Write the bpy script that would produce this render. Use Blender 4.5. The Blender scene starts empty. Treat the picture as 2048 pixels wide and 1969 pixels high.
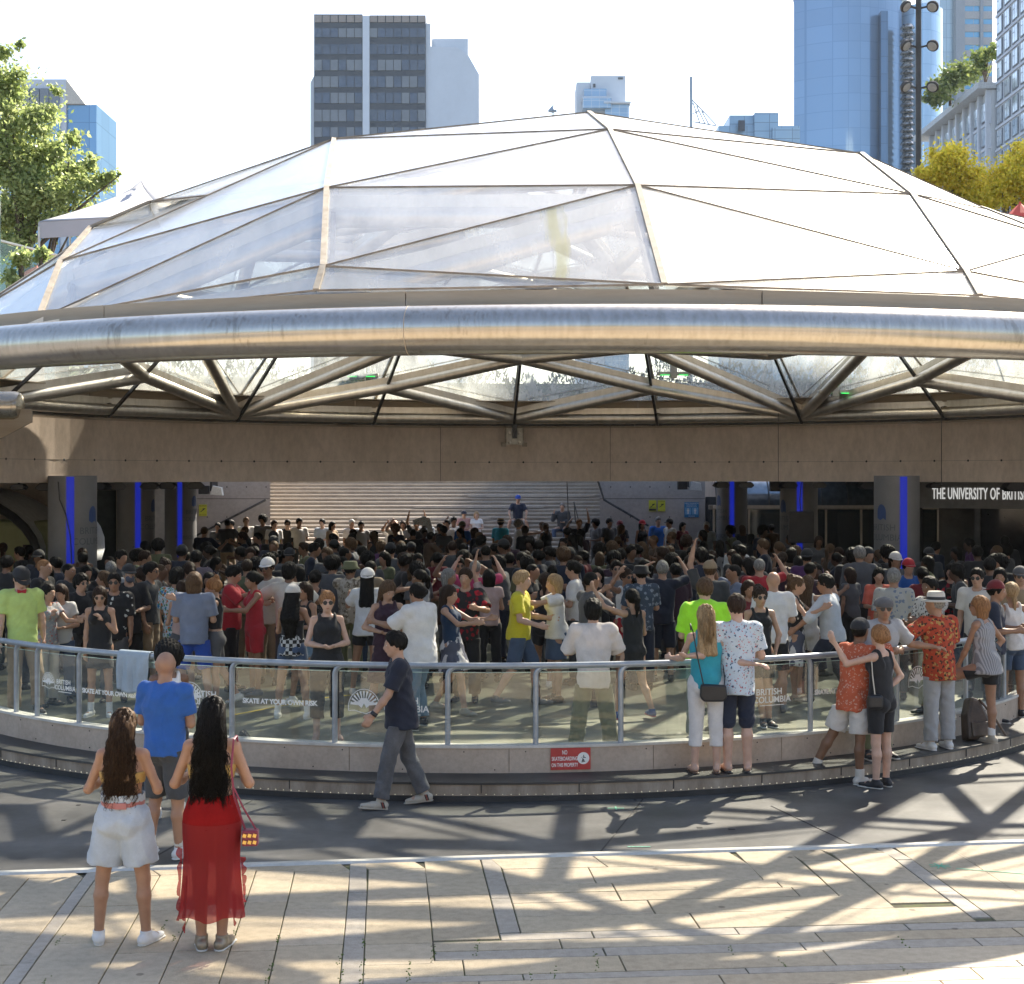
import bpy, math, random
import numpy as np
from mathutils import Vector, Matrix, noise as mnoise
rnd = random.Random(7)
SC = bpy.context.scene
COL = SC.collection
PI = math.pi
R = math.radians

# ------------------------------------------------------------------ camera
CAM_H = 3.25
cam_data = bpy.data.cameras.new('camera')
cam_data.sensor_width = 36.0
cam_data.lens = 3000.0 / 2048.0 * 36.0
cam_data.shift_y = -33.5 / 2048.0
cam_data.clip_end = 5000.0
cam = bpy.data.objects.new('camera', cam_data)
cam.location = (0, 0, CAM_H)
cam.rotation_euler = (R(90), 0, 0)
COL.objects.link(cam)
SC.camera = cam

# ------------------------------------------------------------------ sky and sun
SUN_EL = R(43.0)
SUN_AZ = R(31.5)            # from +Y towards +X
world = bpy.data.worlds.new('World')
SC.world = world
world.use_nodes = True
wn = world.node_tree
bg = wn.nodes['Background']
sky = wn.nodes.new('ShaderNodeTexSky')
sky.sky_type = 'NISHITA'
sky.sun_disc = False
sky.sun_elevation = SUN_EL
sky.sun_rotation = SUN_AZ
sky.dust_density = 2.0
sky.air_density = 1.0
wn.links.new(sky.outputs[0], bg.inputs[0])
bg.inputs[1].default_value = 0.10
sun_d = bpy.data.lights.new('sun', 'SUN')
sun_d.energy = 5.0
sun_d.angle = R(0.6)
sun_d.color = (1.0, 0.90, 0.74)
sun = bpy.data.objects.new('sun', sun_d)
COL.objects.link(sun)
sd = Vector((math.sin(SUN_AZ) * math.cos(SUN_EL), math.cos(SUN_AZ) * math.cos(SUN_EL), math.sin(SUN_EL)))
sun.rotation_euler = sd.to_track_quat('Z', 'Y').to_euler()
sun.location = sd * 100
SC.view_settings.view_transform = 'Standard'
SC.view_settings.look = 'None'
SC.view_settings.exposure = 1.7
SC.view_settings.gamma = 1.0
SC.cycles.max_bounces = 7
SC.cycles.transparent_max_bounces = 14
SC.cycles.diffuse_bounces = 3
SC.cycles.glossy_bounces = 3
SC.cycles.caustics_reflective = False
SC.cycles.caustics_refractive = False

# ------------------------------------------------------------------ helpers
def at(px, py, Y):
    """world point on the ray of a photo pixel at distance Y"""
    return Vector(((px - 1024) / 3000.0 * Y, Y, CAM_H - (py - 951) / 3000.0 * Y))

def tag(o, label=None, cat=None, group=None, kind=None):
    if label: o['label'] = label
    if cat: o['category'] = cat
    if group: o['group'] = group
    if kind: o['kind'] = kind
    return o

def empty(name, loc=(0, 0, 0), rz=0.0):
    o = bpy.data.objects.new(name, None)
    o.location = loc
    o.rotation_euler = (0, 0, rz)
    o.empty_display_size = 0.2
    COL.objects.link(o)
    return o

def np_mesh(name, V, F, smooth=True):
    V = np.asarray(V, dtype=np.float32)
    F = np.asarray(F, dtype=np.int32)
    me = bpy.data.meshes.new(name)
    n = F.shape[1]
    me.vertices.add(len(V)); me.vertices.foreach_set('co', V.ravel())
    me.loops.add(F.size); me.loops.foreach_set('vertex_index', F.ravel())
    me.polygons.add(len(F)); me.polygons.foreach_set('loop_start', np.arange(0, F.size, n, dtype=np.int32))
    me.polygons.foreach_set('use_smooth', np.full(len(F), smooth))
    me.update(calc_edges=True)
    return me

class MB:
    """collects faces, builds one mesh object"""
    def __init__(s): s.v = []; s.f = []
    def add(s, vs, fs):
        b = len(s.v); s.v += [tuple(v) for v in vs]; s.f += [tuple(i + b for i in f) for f in fs]; return s
    def box(s, x0, x1, y0, y1, z0, z1):
        return s.add([(x0,y0,z0),(x1,y0,z0),(x1,y1,z0),(x0,y1,z0),(x0,y0,z1),(x1,y0,z1),(x1,y1,z1),(x0,y1,z1)],
                     [(0,3,2,1),(4,5,6,7),(0,1,5,4),(1,2,6,5),(2,3,7,6),(3,0,4,7)])
    def obox(s, c, ax, ay, az, hx, hy, hz):
        c = Vector(c); ax = Vector(ax).normalized() * hx; ay = Vector(ay).normalized() * hy; az = Vector(az).normalized() * hz
        vs = [c + a * ax + b * ay + d * az for d in (-1, 1) for a, b in ((-1,-1),(1,-1),(1,1),(-1,1))]
        return s.add(vs, [(0,3,2,1),(4,5,6,7),(0,1,5,4),(1,2,6,5),(2,3,7,6),(3,0,4,7)])
    def bar(s, p, q, w, h, up=(0,0,1)):
        p = Vector(p); q = Vector(q); d = q - p; u = Vector(up)
        side = d.cross(u)
        if side.length < 1e-6: side = d.cross(Vector((1,0,0)))
        side.normalize(); u = side.cross(d).normalized()
        return s.obox((p + q) / 2, d, side, u, d.length / 2, w / 2, h / 2)
    def tube(s, pts, r, n=10, caps=True, r2=None):
        pts = [Vector(p) for p in pts]; m = len(pts); prev = None; rings = []
        for i, p in enumerate(pts):
            t = (pts[min(i+1, m-1)] - pts[max(i-1, 0)])
            t = t.normalized() if t.length > 1e-9 else Vector((0,0,1))
            if prev is None:
                a = t.orthogonal().normalized()
            else:
                a = (prev - t * prev.dot(t))
                a = a.normalized() if a.length > 1e-6 else t.orthogonal().normalized()
            prev = a; b = t.cross(a)
            rr = (r if r2 is None else r + (r2 - r) * i / (m - 1)) if not hasattr(r, '__len__') else r[i]
            rings.append([p + (a * math.cos(2*PI*k/n) + b * math.sin(2*PI*k/n)) * rr for k in range(n)])
        vs = [v for rg in rings for v in rg]
        fs = [(i*n+k, i*n+(k+1) % n, (i+1)*n+(k+1) % n, (i+1)*n+k) for i in range(m-1) for k in range(n)]
        if caps: fs += [tuple(range(n-1, -1, -1)), tuple((m-1)*n + k for k in range(n))]
        return s.add(vs, fs)
    def lathe(s, c, prof, n=24, axis=None):
        """prof: list of (radius, height) about z at c"""
        c = Vector(c); vs = []
        q = Vector(axis).to_track_quat('Z', 'Y') if axis is not None else None
        for r_, h in prof:
            for k in range(n):
                v = Vector((r_ * math.cos(2*PI*k/n), r_ * math.sin(2*PI*k/n), h))
                vs.append(c + (q @ v if q else v))
        m = len(prof)
        fs = [(i*n+k, i*n+(k+1) % n, (i+1)*n+(k+1) % n, (i+1)*n+k) for i in range(m-1) for k in range(n)]
        fs += [tuple(range(n-1, -1, -1)), tuple((m-1)*n + k for k in range(n))]
        return s.add(vs, fs)
    def prism(s, poly, d0, d1, fn):
        """poly 2D outline extruded between depths; fn(u,v,d)->xyz"""
        n = len(poly)
        vs = [fn(u, v, d0) for u, v in poly] + [fn(u, v, d1) for u, v in poly]
        fs = [tuple(range(n)), tuple(range(2*n-1, n-1, -1))] + [(i, i+n, (i+1) % n + n, (i+1) % n) for i in range(n)]
        return s.add(vs, fs)
    def arcbox(s, c, r0, r1, z0, z1, a0, a1, n):
        """ring sector solid; angle 0 points to -Y (towards the camera), positive to +X"""
        vs = []
        for i in range(n + 1):
            a = a0 + (a1 - a0) * i / n; sx, cy = math.sin(a), -math.cos(a)
            for r_, z in ((r0, z0), (r1, z0), (r1, z1), (r0, z1)):
                vs.append((c[0] + r_*sx, c[1] + r_*cy, z))
        fs = []
        for i in range(n):
            for k in range(4):
                fs.append((i*4+k, (i+1)*4+k, (i+1)*4+(k+1) % 4, i*4+(k+1) % 4))
        if abs((a1 - a0) - 2*PI) > 1e-4: fs += [(3,2,1,0), (n*4, n*4+1, n*4+2, n*4+3)]
        return s.add(vs, fs)
    def build(s, name, m, parent=None, smooth=False, bevel=0.0, link=True):
        me = bpy.data.meshes.new(name); me.from_pydata([tuple(v) for v in s.v], [], s.f); me.update()
        import bmesh
        b = bmesh.new(); b.from_mesh(me); bmesh.ops.recalc_face_normals(b, faces=b.faces); b.to_mesh(me); b.free()
        if smooth: me.polygons.foreach_set('use_smooth', [True] * len(me.polygons))
        return mkobj(name, me, m, parent, bevel, smooth)

def mkobj(name, me, m, parent=None, bevel=0.0, smooth=False):
    o = bpy.data.objects.new(name, me)
    if m is not None:
        for q in (m if isinstance(m, (list, tuple)) else [m]): me.materials.append(q)
    COL.objects.link(o)
    if parent is not None: o.parent = parent
    if bevel:
        md = o.modifiers.new('bevel', 'BEVEL'); md.width = bevel; md.segments = 2; md.limit_method = 'ANGLE'
    if smooth == 'auto':
        md = o.modifiers.new('es', 'EDGE_SPLIT'); md.split_angle = R(40)
    return o

def dup(o, parent=None, loc=None, rz=None, label=None, mats=None):
    c = o.copy(); COL.objects.link(c); c.parent = parent
    if loc is not None: c.location = loc
    if rz is not None: c.rotation_euler = (0, 0, rz)
    if label: c['label'] = label
    for ch in list(o.children): dup(ch, c)
    return c

# ------------------------------------------------------------------ materials
_MC = {}
def nt(m): return m.node_tree.nodes, m.node_tree.links
def newmat(name):
    m = bpy.data.materials.new(name); m.use_nodes = True
    return m, m.node_tree.nodes, m.node_tree.links, m.node_tree.nodes['Principled BSDF']

def mat(name, col, rough=0.6, metal=0.0, var=0.12, scale=6.0, bump=0.0, bscale=60.0, col2=None, spec=0.5, sheen=0.0, coords='Object', stretch=None, detail=6.0):
    key = (name,)
    if key in _MC: return _MC[key]
    m, N, L, P = newmat(name)
    c = tuple(col) + (1,)
    tc = N.new('ShaderNodeTexCoord'); mp = N.new('ShaderNodeMapping')
    L.new(tc.outputs[coords], mp.inputs[0])
    if stretch: mp.inputs['Scale'].default_value = stretch
    no = N.new('ShaderNodeTexNoise'); no.inputs['Scale'].default_value = scale; no.inputs['Detail'].default_value = detail
    L.new(mp.outputs[0], no.inputs['Vector'])
    rp = N.new('ShaderNodeValToRGB')
    if col2 is None:
        lo = tuple(x * (1 - var) for x in col); hi = tuple(min(1, x * (1 + var)) for x in col)
    else: lo, hi = col, col2
    rp.color_ramp.elements[0].position = 0.35; rp.color_ramp.elements[1].position = 0.65
    rp.color_ramp.elements[0].color = tuple(lo) + (1,); rp.color_ramp.elements[1].color = tuple(hi) + (1,)
    n3 = N.new('ShaderNodeTexNoise'); n3.inputs['Scale'].default_value = scale*7.3; n3.inputs['Detail'].default_value = 7; n3.inputs['Roughness'].default_value = .7
    L.new(mp.outputs[0], n3.inputs['Vector'])
    r3 = N.new('ShaderNodeValToRGB'); r3.color_ramp.elements[0].position = .32; r3.color_ramp.elements[1].position = .62
    r3.color_ramp.elements[0].color = (.86,.855,.845,1); r3.color_ramp.elements[1].color = (1.06,1.06,1.06,1); L.new(n3.outputs['Fac'], r3.inputs[0])
    mg = N.new('ShaderNodeMix'); mg.data_type = 'RGBA'; mg.blend_type = 'MULTIPLY'; mg.inputs[0].default_value = min(1, var*5) if col2 is None else 1.0
    L.new(no.outputs['Fac'], rp.inputs[0]); L.new(rp.outputs[0], mg.inputs[6]); L.new(r3.outputs[0], mg.inputs[7]); L.new(mg.outputs[2], P.inputs['Base Color'])
    P.inputs['Roughness'].default_value = rough; P.inputs['Metallic'].default_value = metal
    P.inputs['Specular IOR Level'].default_value = spec
    if sheen: P.inputs['Sheen Weight'].default_value = sheen
    if bump:
        n2 = N.new('ShaderNodeTexNoise'); n2.inputs['Scale'].default_value = bscale; n2.inputs['Detail'].default_value = 4
        L.new(mp.outputs[0], n2.inputs['Vector'])
        b = N.new('ShaderNodeBump'); b.inputs['Strength'].default_value = bump; b.inputs['Distance'].default_value = 0.01
        L.new(n2.outputs['Fac'], b.inputs['Height']); L.new(b.outputs[0], P.inputs['Normal'])
    _MC[key] = m
    return m

def glass_mat(name, tint, clear, rough=0.02, dirt=0.0, dirtcol=(0.7,0.72,0.7), streak=(6,6,1), gloss=1.0, translucent=0.0, f0=0.04):
    """pane: see-through share, fresnel reflection and a film of dirt that scatters light"""
    if (name,) in _MC: return _MC[(name,)]
    m, N, L, P = newmat(name); N.remove(P)
    out = [n for n in N if n.type == 'OUTPUT_MATERIAL'][0]
    tr = N.new('ShaderNodeBsdfTransparent'); tr.inputs[0].default_value = tuple(tint) + (1,)
    gl = N.new('ShaderNodeBsdfGlossy'); gl.inputs['Roughness'].default_value = rough; gl.inputs[0].default_value = (gloss,)*3 + (1,)
    df = N.new('ShaderNodeBsdfDiffuse'); df.inputs[0].default_value = tuple(dirtcol) + (1,)
    tl = N.new('ShaderNodeBsdfTranslucent'); tl.inputs[0].default_value = tuple(dirtcol) + (1,)
    md = N.new('ShaderNodeMixShader'); md.inputs[0].default_value = translucent
    L.new(df.outputs[0], md.inputs[1]); L.new(tl.outputs[0], md.inputs[2])
    tc = N.new('ShaderNodeTexCoord'); mp = N.new('ShaderNodeMapping'); mp.inputs['Scale'].default_value = streak
    no = N.new('ShaderNodeTexNoise'); no.inputs['Scale'].default_value = 1.0; no.inputs['Detail'].default_value = 8; no.inputs['Roughness'].default_value = .65
    L.new(tc.outputs['Object'], mp.inputs[0]); L.new(mp.outputs[0], no.inputs['Vector'])
    mr = N.new('ShaderNodeMapRange'); mr.inputs['From Min'].default_value = .3; mr.inputs['From Max'].default_value = .75
    mr.inputs['To Min'].default_value = max(0, (1 - clear) - dirt); mr.inputs['To Max'].default_value = min(1, (1 - clear) + dirt)
    L.new(no.outputs['Fac'], mr.inputs[0])
    m1 = N.new('ShaderNodeMixShader'); L.new(mr.outputs[0], m1.inputs[0]); L.new(tr.outputs[0], m1.inputs[1]); L.new(md.outputs[0], m1.inputs[2])
    lw = N.new('ShaderNodeLayerWeight'); lw.inputs[0].default_value = .5
    pw = N.new('ShaderNodeMath'); pw.operation = 'POWER'; pw.inputs[1].default_value = 5.0; L.new(lw.outputs['Facing'], pw.inputs[0])
    fr = N.new('ShaderNodeMath'); fr.operation = 'MULTIPLY_ADD'; fr.inputs[1].default_value = .90; fr.inputs[2].default_value = f0; L.new(pw.outputs[0], fr.inputs[0])
    m2 = N.new('ShaderNodeMixShader'); L.new(fr.outputs[0], m2.inputs[0]); L.new(m1.outputs[0], m2.inputs[1]); L.new(gl.outputs[0], m2.inputs[2])
    L.new(m2.outputs[0], out.inputs[0])
    _MC[(name,)] = m
    return m

def emis(name, col, strength):
    if (name,) in _MC: return _MC[(name,)]
    m, N, L, P = newmat(name)
    P.inputs['Base Color'].default_value = tuple(x*.5 for x in col) + (1,)
    P.inputs['Emission Color'].default_value = tuple(col) + (1,); P.inputs['Emission Strength'].default_value = strength
    _MC[(name,)] = m
    return m

def text_mesh(body, size, extrude=0.0, spacing=1.0, offset=0.0, align='CENTER'):
    cu = bpy.data.curves.new('t', 'FONT'); cu.body = body; cu.size = size; cu.extrude = extrude
    cu.align_x = align; cu.align_y = 'CENTER'; cu.space_character = spacing; cu.offset = offset; cu.resolution_u = 3
    ob = bpy.data.objects.new('t', cu); COL.objects.link(ob)
    dg = bpy.context.evaluated_depsgraph_get(); dg.update()
    me = bpy.data.meshes.new_from_object(ob.evaluated_get(dg))
    bpy.data.objects.remove(ob); bpy.data.curves.remove(cu)
    return me

def text_obj(name, body, size, fn, m, parent, **kw):
    """text whose vertices are mapped by fn(x, y, z) to the surface it is printed on"""
    me = text_mesh(body, size, **kw)
    for v in me.vertices: v.co = fn(v.co.x, v.co.y, v.co.z)
    me.materials.clear()
    return mkobj(name, me, m, parent)
# ------------------------------------------------------------------ places and levels
RC = (-0.34, 23.53)        # centre of the round rink
RR = 8.10                  # radius of its rail
DC = (0.944, 23.836)       # centre of the dome
DR = 10.514                # radius of its rim tube
RIM_Z = CAM_H + 1.30
FL = 0.18                  # rink and plaza floor
def ring(r, a, z, c=RC): return Vector((c[0] + r*math.sin(a), c[1] - r*math.cos(a), z))
def ang_px(px, r=RR, c=RC):
    """angle on a circle seen at a photo column (near side)"""
    k = (px - 1024) / 3000.0
    A = 1 + k*k; B = -2*(k*c[0] + c[1]); Cc = c[0]**2 + c[1]**2 - r*r
    Y = (-B - math.sqrt(max(0, B*B - 4*A*Cc))) / (2*A)
    return math.atan2(k*Y - c[0], c[1] - Y)

# ------------------------------------------------------------------ materials of the place
M = {}
def stone_mat():
    m, N, L, P = newmat('tan_granite')
    tc = N.new('ShaderNodeTexCoord')
    at_ = N.new('ShaderNodeAttribute'); at_.attribute_name = 'tone'
    n1 = N.new('ShaderNodeTexNoise'); n1.inputs['Scale'].default_value = 1.1; n1.inputs['Detail'].default_value = 5
    n2 = N.new('ShaderNodeTexNoise'); n2.inputs['Scale'].default_value = 160; n2.inputs['Detail'].default_value = 2
    n3 = N.new('ShaderNodeTexNoise'); n3.inputs['Scale'].default_value = 14; n3.inputs['Detail'].default_value = 6
    for n in (n1, n2, n3): L.new(tc.outputs['Object'], n.inputs['Vector'])
    r = N.new('ShaderNodeValToRGB'); r.color_ramp.elements[0].color = (.41,.325,.215,1); r.color_ramp.elements[1].color = (.56,.46,.32,1)
    r.color_ramp.elements[0].position = .35; r.color_ramp.elements[1].position = .7
    L.new(n1.outputs['Fac'], r.inputs[0])
    mx = N.new('ShaderNodeMix'); mx.data_type = 'RGBA'; mx.blend_type = 'MIX'
    L.new(at_.outputs['Color'], mx.inputs[7]); L.new(r.outputs[0], mx.inputs[6]); mx.inputs[0].default_value = .55
    m2 = N.new('ShaderNodeMix'); m2.data_type = 'RGBA'; m2.blend_type = 'MULTIPLY'; m2.inputs[0].default_value = .55
    r2 = N.new('ShaderNodeValToRGB'); r2.color_ramp.elements[0].color = (.55,.52,.5,1); r2.color_ramp.elements[1].color = (1.25,1.25,1.25,1)
    r2.color_ramp.elements[0].position = .35; r2.color_ramp.elements[1].position = .66
    L.new(n2.outputs['Fac'], r2.inputs[0]); L.new(mx.outputs[2], m2.inputs[6]); L.new(r2.outputs[0], m2.inputs[7])
    m3 = N.new('ShaderNodeMix'); m3.data_type = 'RGBA'; m3.blend_type = 'MULTIPLY'; m3.inputs[0].default_value = .4
    r3 = N.new('ShaderNodeValToRGB'); r3.color_ramp.elements[0].color = (.6,.58,.55,1); r3.color_ramp.elements[1].color = (1.1,1.1,1.1,1)
    r3.color_ramp.elements[0].position = .3; r3.color_ramp.elements[1].position = .6
    L.new(n3.outputs['Fac'], r3.inputs[0]); L.new(m2.outputs[2], m3.inputs[6]); L.new(r3.outputs[0], m3.inputs[7])
    # dark gum spots
    v = N.new('ShaderNodeTexVoronoi'); v.inputs['Scale'].default_value = 2.1; L.new(tc.outputs['Object'], v.inputs['Vector'])
    r4 = N.new('ShaderNodeValToRGB'); r4.color_ramp.elements[0].color = (.35,.33,.3,1); r4.color_ramp.elements[1].color = (1,1,1,1)
    r4.color_ramp.elements[0].position = .045; r4.color_ramp.elements[1].position = .065
    L.new(v.outputs['Distance'], r4.inputs[0])
    m4 = N.new('ShaderNodeMix'); m4.data_type = 'RGBA'; m4.blend_type = 'MULTIPLY'; m4.inputs[0].default_value = .8
    L.new(m3.outputs[2], m4.inputs[6]); L.new(r4.outputs[0], m4.inputs[7]); L.new(m4.outputs[2], P.inputs['Base Color'])
    P.inputs['Roughness'].default_value = .62
    b = N.new('ShaderNodeBump'); b.inputs['Strength'].default_value = .5; b.inputs['Distance'].default_value = .004
    L.new(n2.outputs['Fac'], b.inputs['Height']); L.new(b.outputs[0], P.inputs['Normal'])
    return m
M['stone'] = stone_mat()
M['joint'] = mat('joint_dirt', (.09,.075,.055), .95, var=.3, scale=8, col2=(.12,.13,.05))
M['mat'] = mat('rubber_mat', (.055,.055,.053), .5, var=.35, scale=1.3, bump=.12, bscale=30, col2=(.125,.122,.115))
M['matdark'] = mat('rubber_edge', (.03,.03,.03), .6, var=.2)
M['rinkfloor'] = mat('rink_floor_mat', (.14,.14,.105), .42, scale=.9, col2=(.28,.275,.205), bump=.05, bscale=20)
M['alu'] = mat('aluminium_strip', (.60,.58,.52), .45, metal=.3, var=.12, scale=4)
M['concrete'] = mat('beige_concrete', (.46,.37,.29), .8, scale=2.5, col2=(.54,.45,.36), bump=.15, bscale=50)
M['beam'] = mat('brown_concrete', (.58,.48,.385), .85, scale=1.2, col2=(.68,.57,.47), bump=.25, bscale=90, stretch=(1,1,.5))
M['ledge'] = mat('pale_ledge', (.62,.60,.55), .6, var=.12, scale=5)
M['kerb'] = mat('kerb_concrete', (.24,.19,.14), .85, scale=5, col2=(.38,.32,.25), bump=.2, bscale=70, stretch=(1,1,.3))
M['rail'] = mat('painted_rail', (.36,.40,.44), .38, metal=.35, var=.1, scale=9, bump=.06, bscale=60)
M['glass'] = glass_mat('rail_glass', (.95,.975,.955), .975, .03, dirt=.03, dirtcol=(.72,.78,.74), streak=(3,3,3))
M['white'] = mat('white_vinyl', (.86,.86,.82), .5, var=.03)
M['steel'] = None
def steel(name, c1, c2, rough, stretch, stain=.0):
    m, N, L, P = newmat(name)
    tc = N.new('ShaderNodeTexCoord'); mp = N.new('ShaderNodeMapping'); mp.inputs['Scale'].default_value = stretch
    L.new(tc.outputs['Object'], mp.inputs[0])
    n1 = N.new('ShaderNodeTexNoise'); n1.inputs['Scale'].default_value = 1; n1.inputs['Detail'].default_value = 9; n1.inputs['Roughness'].default_value = .7
    L.new(mp.outputs[0], n1.inputs['Vector'])
    r = N.new('ShaderNodeValToRGB'); r.color_ramp.elements[0].color = tuple(c1)+(1,); r.color_ramp.elements[1].color = tuple(c2)+(1,)
    r.color_ramp.elements[0].position = .3; r.color_ramp.elements[1].position = .6
    L.new(n1.outputs['Fac'], r.inputs[0])
    src = r.outputs[0]
    if stain:
        n3 = N.new('ShaderNodeTexNoise'); n3.inputs['Scale'].default_value = .9; n3.inputs['Detail'].default_value = 3
        L.new(tc.outputs['Object'], n3.inputs['Vector'])
        m4 = N.new('ShaderNodeMath'); m4.operation = 'MULTIPLY'; L.new(n1.outputs['Fac'], m4.inputs[0]); L.new(n3.outputs['Fac'], m4.inputs[1])
        r4 = N.new('ShaderNodeValToRGB'); r4.color_ramp.elements[0].color = (1,1,1,1); r4.color_ramp.elements[1].color = (.38,.34,.28,1)
        r4.color_ramp.elements[0].position = .29; r4.color_ramp.elements[1].position = .36
        L.new(m4.outputs[0], r4.inputs[0])
        mx = N.new('ShaderNodeMix'); mx.data_type = 'RGBA'; mx.blend_type = 'MULTIPLY'; mx.inputs[0].default_value = stain
        L.new(src, mx.inputs[6]); L.new(r4.outputs[0], mx.inputs[7]); src = mx.outputs[2]
    L.new(src, P.inputs['Base Color'])
    P.inputs['Metallic'].default_value = .85
    mr = N.new('ShaderNodeMapRange'); mr.inputs['To Min'].default_value = rough*.8; mr.inputs['To Max'].default_value = rough*1.35
    L.new(n1.outputs['Fac'], mr.inputs[0]); L.new(mr.outputs[0], P.inputs['Roughness'])
    b = N.new('ShaderNodeBump'); b.inputs['Strength'].default_value = .08; b.inputs['Distance'].default_value = .01
    L.new(n1.outputs['Fac'], b.inputs['Height']); L.new(b.outputs[0], P.inputs['Normal'])
    return m
M['rim'] = steel('brushed_rim_steel', (.42,.385,.33), (.55,.515,.46), .22, (16,16,1.6), stain=.55)
M['fascia'] = steel('fascia_steel', (.34,.27,.19), (.44,.37,.28), .6, (.6,.6,6)); M['fascia'].node_tree.nodes['Principled BSDF'].inputs['Metallic'].default_value = .1
M['tube'] = steel('brace_steel', (.58,.53,.45), (.72,.67,.60), .40, (8,8,2))
M['darksteel'] = mat('dark_steel', (.10,.095,.09), .45, metal=.7, var=.25, scale=8)
M['seam'] = mat('dome_seam', (.27,.225,.17), .7, scale=9, col2=(.38,.33,.26))
M['seamdark'] = mat('dark_gasket', (.30,.24,.18), .7, var=.3)
# dome panes: cast, scratched, part clear and part milky
M['pane'] = glass_mat('dome_pane', (.985,.99,.985), .89, .16, dirt=.13, dirtcol=(.93,.92,.86), streak=(2.2,.7,.7), translucent=.15)
def add_gloss(m, share, rough):
    N, L = nt(m); out = [n for n in N if n.type == 'OUTPUT_MATERIAL'][0]; src = out.inputs[0].links[0].from_socket
    g = N.new('ShaderNodeBsdfGlossy'); g.inputs['Roughness'].default_value = rough; g.inputs[0].default_value = (1,.97,.90,1)
    mx = N.new('ShaderNodeMixShader'); mx.inputs[0].default_value = share; L.new(src, mx.inputs[1]); L.new(g.outputs[0], mx.inputs[2]); L.new(mx.outputs[0], out.inputs[0])
add_gloss(M['pane'], .11, .42)
M['pane_old'] = glass_mat('weathered_pane', (.95,.97,.95), .48, .2, dirt=.20, dirtcol=(.60,.61,.58), streak=(3,.6,.8), translucent=.10)  # back panes clouded to keep the sun off the crowd
M['pane_low'] = glass_mat('milky_pane', (.96,.98,.96), .74, .2, dirt=.16, dirtcol=(.88,.90,.88), streak=(3,.6,.8), translucent=.5)
M['pane_stained'] = glass_mat('stained_pane', (.985,.99,.985), .84, .16, dirt=.12, dirtcol=(.90,.90,.86), streak=(2.2,.7,.7), translucent=.15)
add_gloss(M['pane_stained'], .11, .42)
def yellow_stain(m):
    N, L = nt(m); tc = N.new('ShaderNodeTexCoord'); mp = N.new('ShaderNodeMapping'); mp.inputs['Scale'].default_value = (9,.9,.9); L.new(tc.outputs['Object'], mp.inputs[0])
    no = N.new('ShaderNodeTexNoise'); no.inputs['Scale'].default_value = 1.0; no.inputs['Detail'].default_value = 6; L.new(mp.outputs[0], no.inputs['Vector'])
    sp = N.new('ShaderNodeSeparateXYZ'); L.new(tc.outputs['Object'], sp.inputs[0])
    a = N.new('ShaderNodeMapRange'); a.inputs['From Min'].default_value = .0; a.inputs['From Max'].default_value = .42; a.inputs['To Min'].default_value = 1.0; a.inputs['To Max'].default_value = 0.0
    d = N.new('ShaderNodeMath'); d.operation = 'ADD'; d.inputs[1].default_value = .52; L.new(sp.outputs[0], d.inputs[0]); ab = N.new('ShaderNodeMath'); ab.operation = 'ABSOLUTE'; L.new(d.outputs[0], ab.inputs[0]); L.new(ab.outputs[0], a.inputs[0])
    mu = N.new('ShaderNodeMath'); mu.operation = 'MULTIPLY'; L.new(no.outputs['Fac'], mu.inputs[0]); L.new(a.outputs[0], mu.inputs[1])
    r = N.new('ShaderNodeMapRange'); r.inputs['From Min'].default_value = .36; r.inputs['From Max'].default_value = .5; L.new(mu.outputs[0], r.inputs[0])
    out = [n for n in N if n.type == 'OUTPUT_MATERIAL'][0]; src = out.inputs[0].links[0].from_socket
    df = N.new('ShaderNodeBsdfDiffuse'); df.inputs[0].default_value = (.42,.38,.12,1); mx = N.new('ShaderNodeMixShader')
    sc = N.new('ShaderNodeMath'); sc.operation = 'MULTIPLY'; sc.inputs[1].default_value = .34; L.new(r.outputs[0], sc.inputs[0]); L.new(sc.outputs[0], mx.inputs[0]); L.new(src, mx.inputs[1]); L.new(df.outputs[0], mx.inputs[2]); L.new(mx.outputs[0], out.inputs[0])
yellow_stain(M['pane_stained'])
M['black'] = mat('black_metal', (.02,.02,.022), .45, var=.3)
M['col'] = mat('column_wrap', (.20,.20,.205), .5, var=.06, scale=3)
M['blue'] = emis('blue_strip', (.008,.02,.38), .22)

# ------------------------------------------------------------------ ground
def sheet(name, poly, z, m, kind='structure', thick=0.0):
    mb = MB()
    if thick: mb.prism(poly, z - thick, z, lambda u, v, d: (u, v, d))
    else: mb.add([(x, y, z) for x, y in poly], [tuple(range(len(poly)))])
    o = mb.build(name, m); o['kind'] = kind
    return o
gmat = mat('city_ground', (.16,.155,.15), .9, var=.2, scale=.05)
sheet('ground', [(-1500,-200),(1500,-200),(1500,3000),(-1500,3000)], -0.06, gmat)

# silver strip from (-4.16,12.19) through (0,12.8) to (4.53,13.28)
def strip_y(x): return 12.765 + .121*x - .0016*x*x
xs = [-14 + i*0.5 for i in range(57)]
road = MB(); road.add([(x, strip_y(x), -.004) for x in xs] + [(x, 52, -.004) for x in reversed(xs)], [tuple(range(2*len(xs)))])
o = road.build('walkway', M['mat']); o['kind'] = 'structure'
st = MB()
vs = []
for x in xs:
    y = strip_y(x); vs += [(x, y-.05, -.003), (x, y+.05, -.003), (x, y+.035, .018), (x, y-.035, .018)]
fs = [(i*4+k, (i+1)*4+k, (i+1)*4+(k+1) % 4, i*4+(k+1) % 4) for i in range(len(xs)-1) for k in range(4)]
st.add(vs, fs); o = st.build('edge_strip', M['alu']); tag(o, 'bright aluminium edging strip between the dark mat and the tan paving', 'edging')
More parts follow.
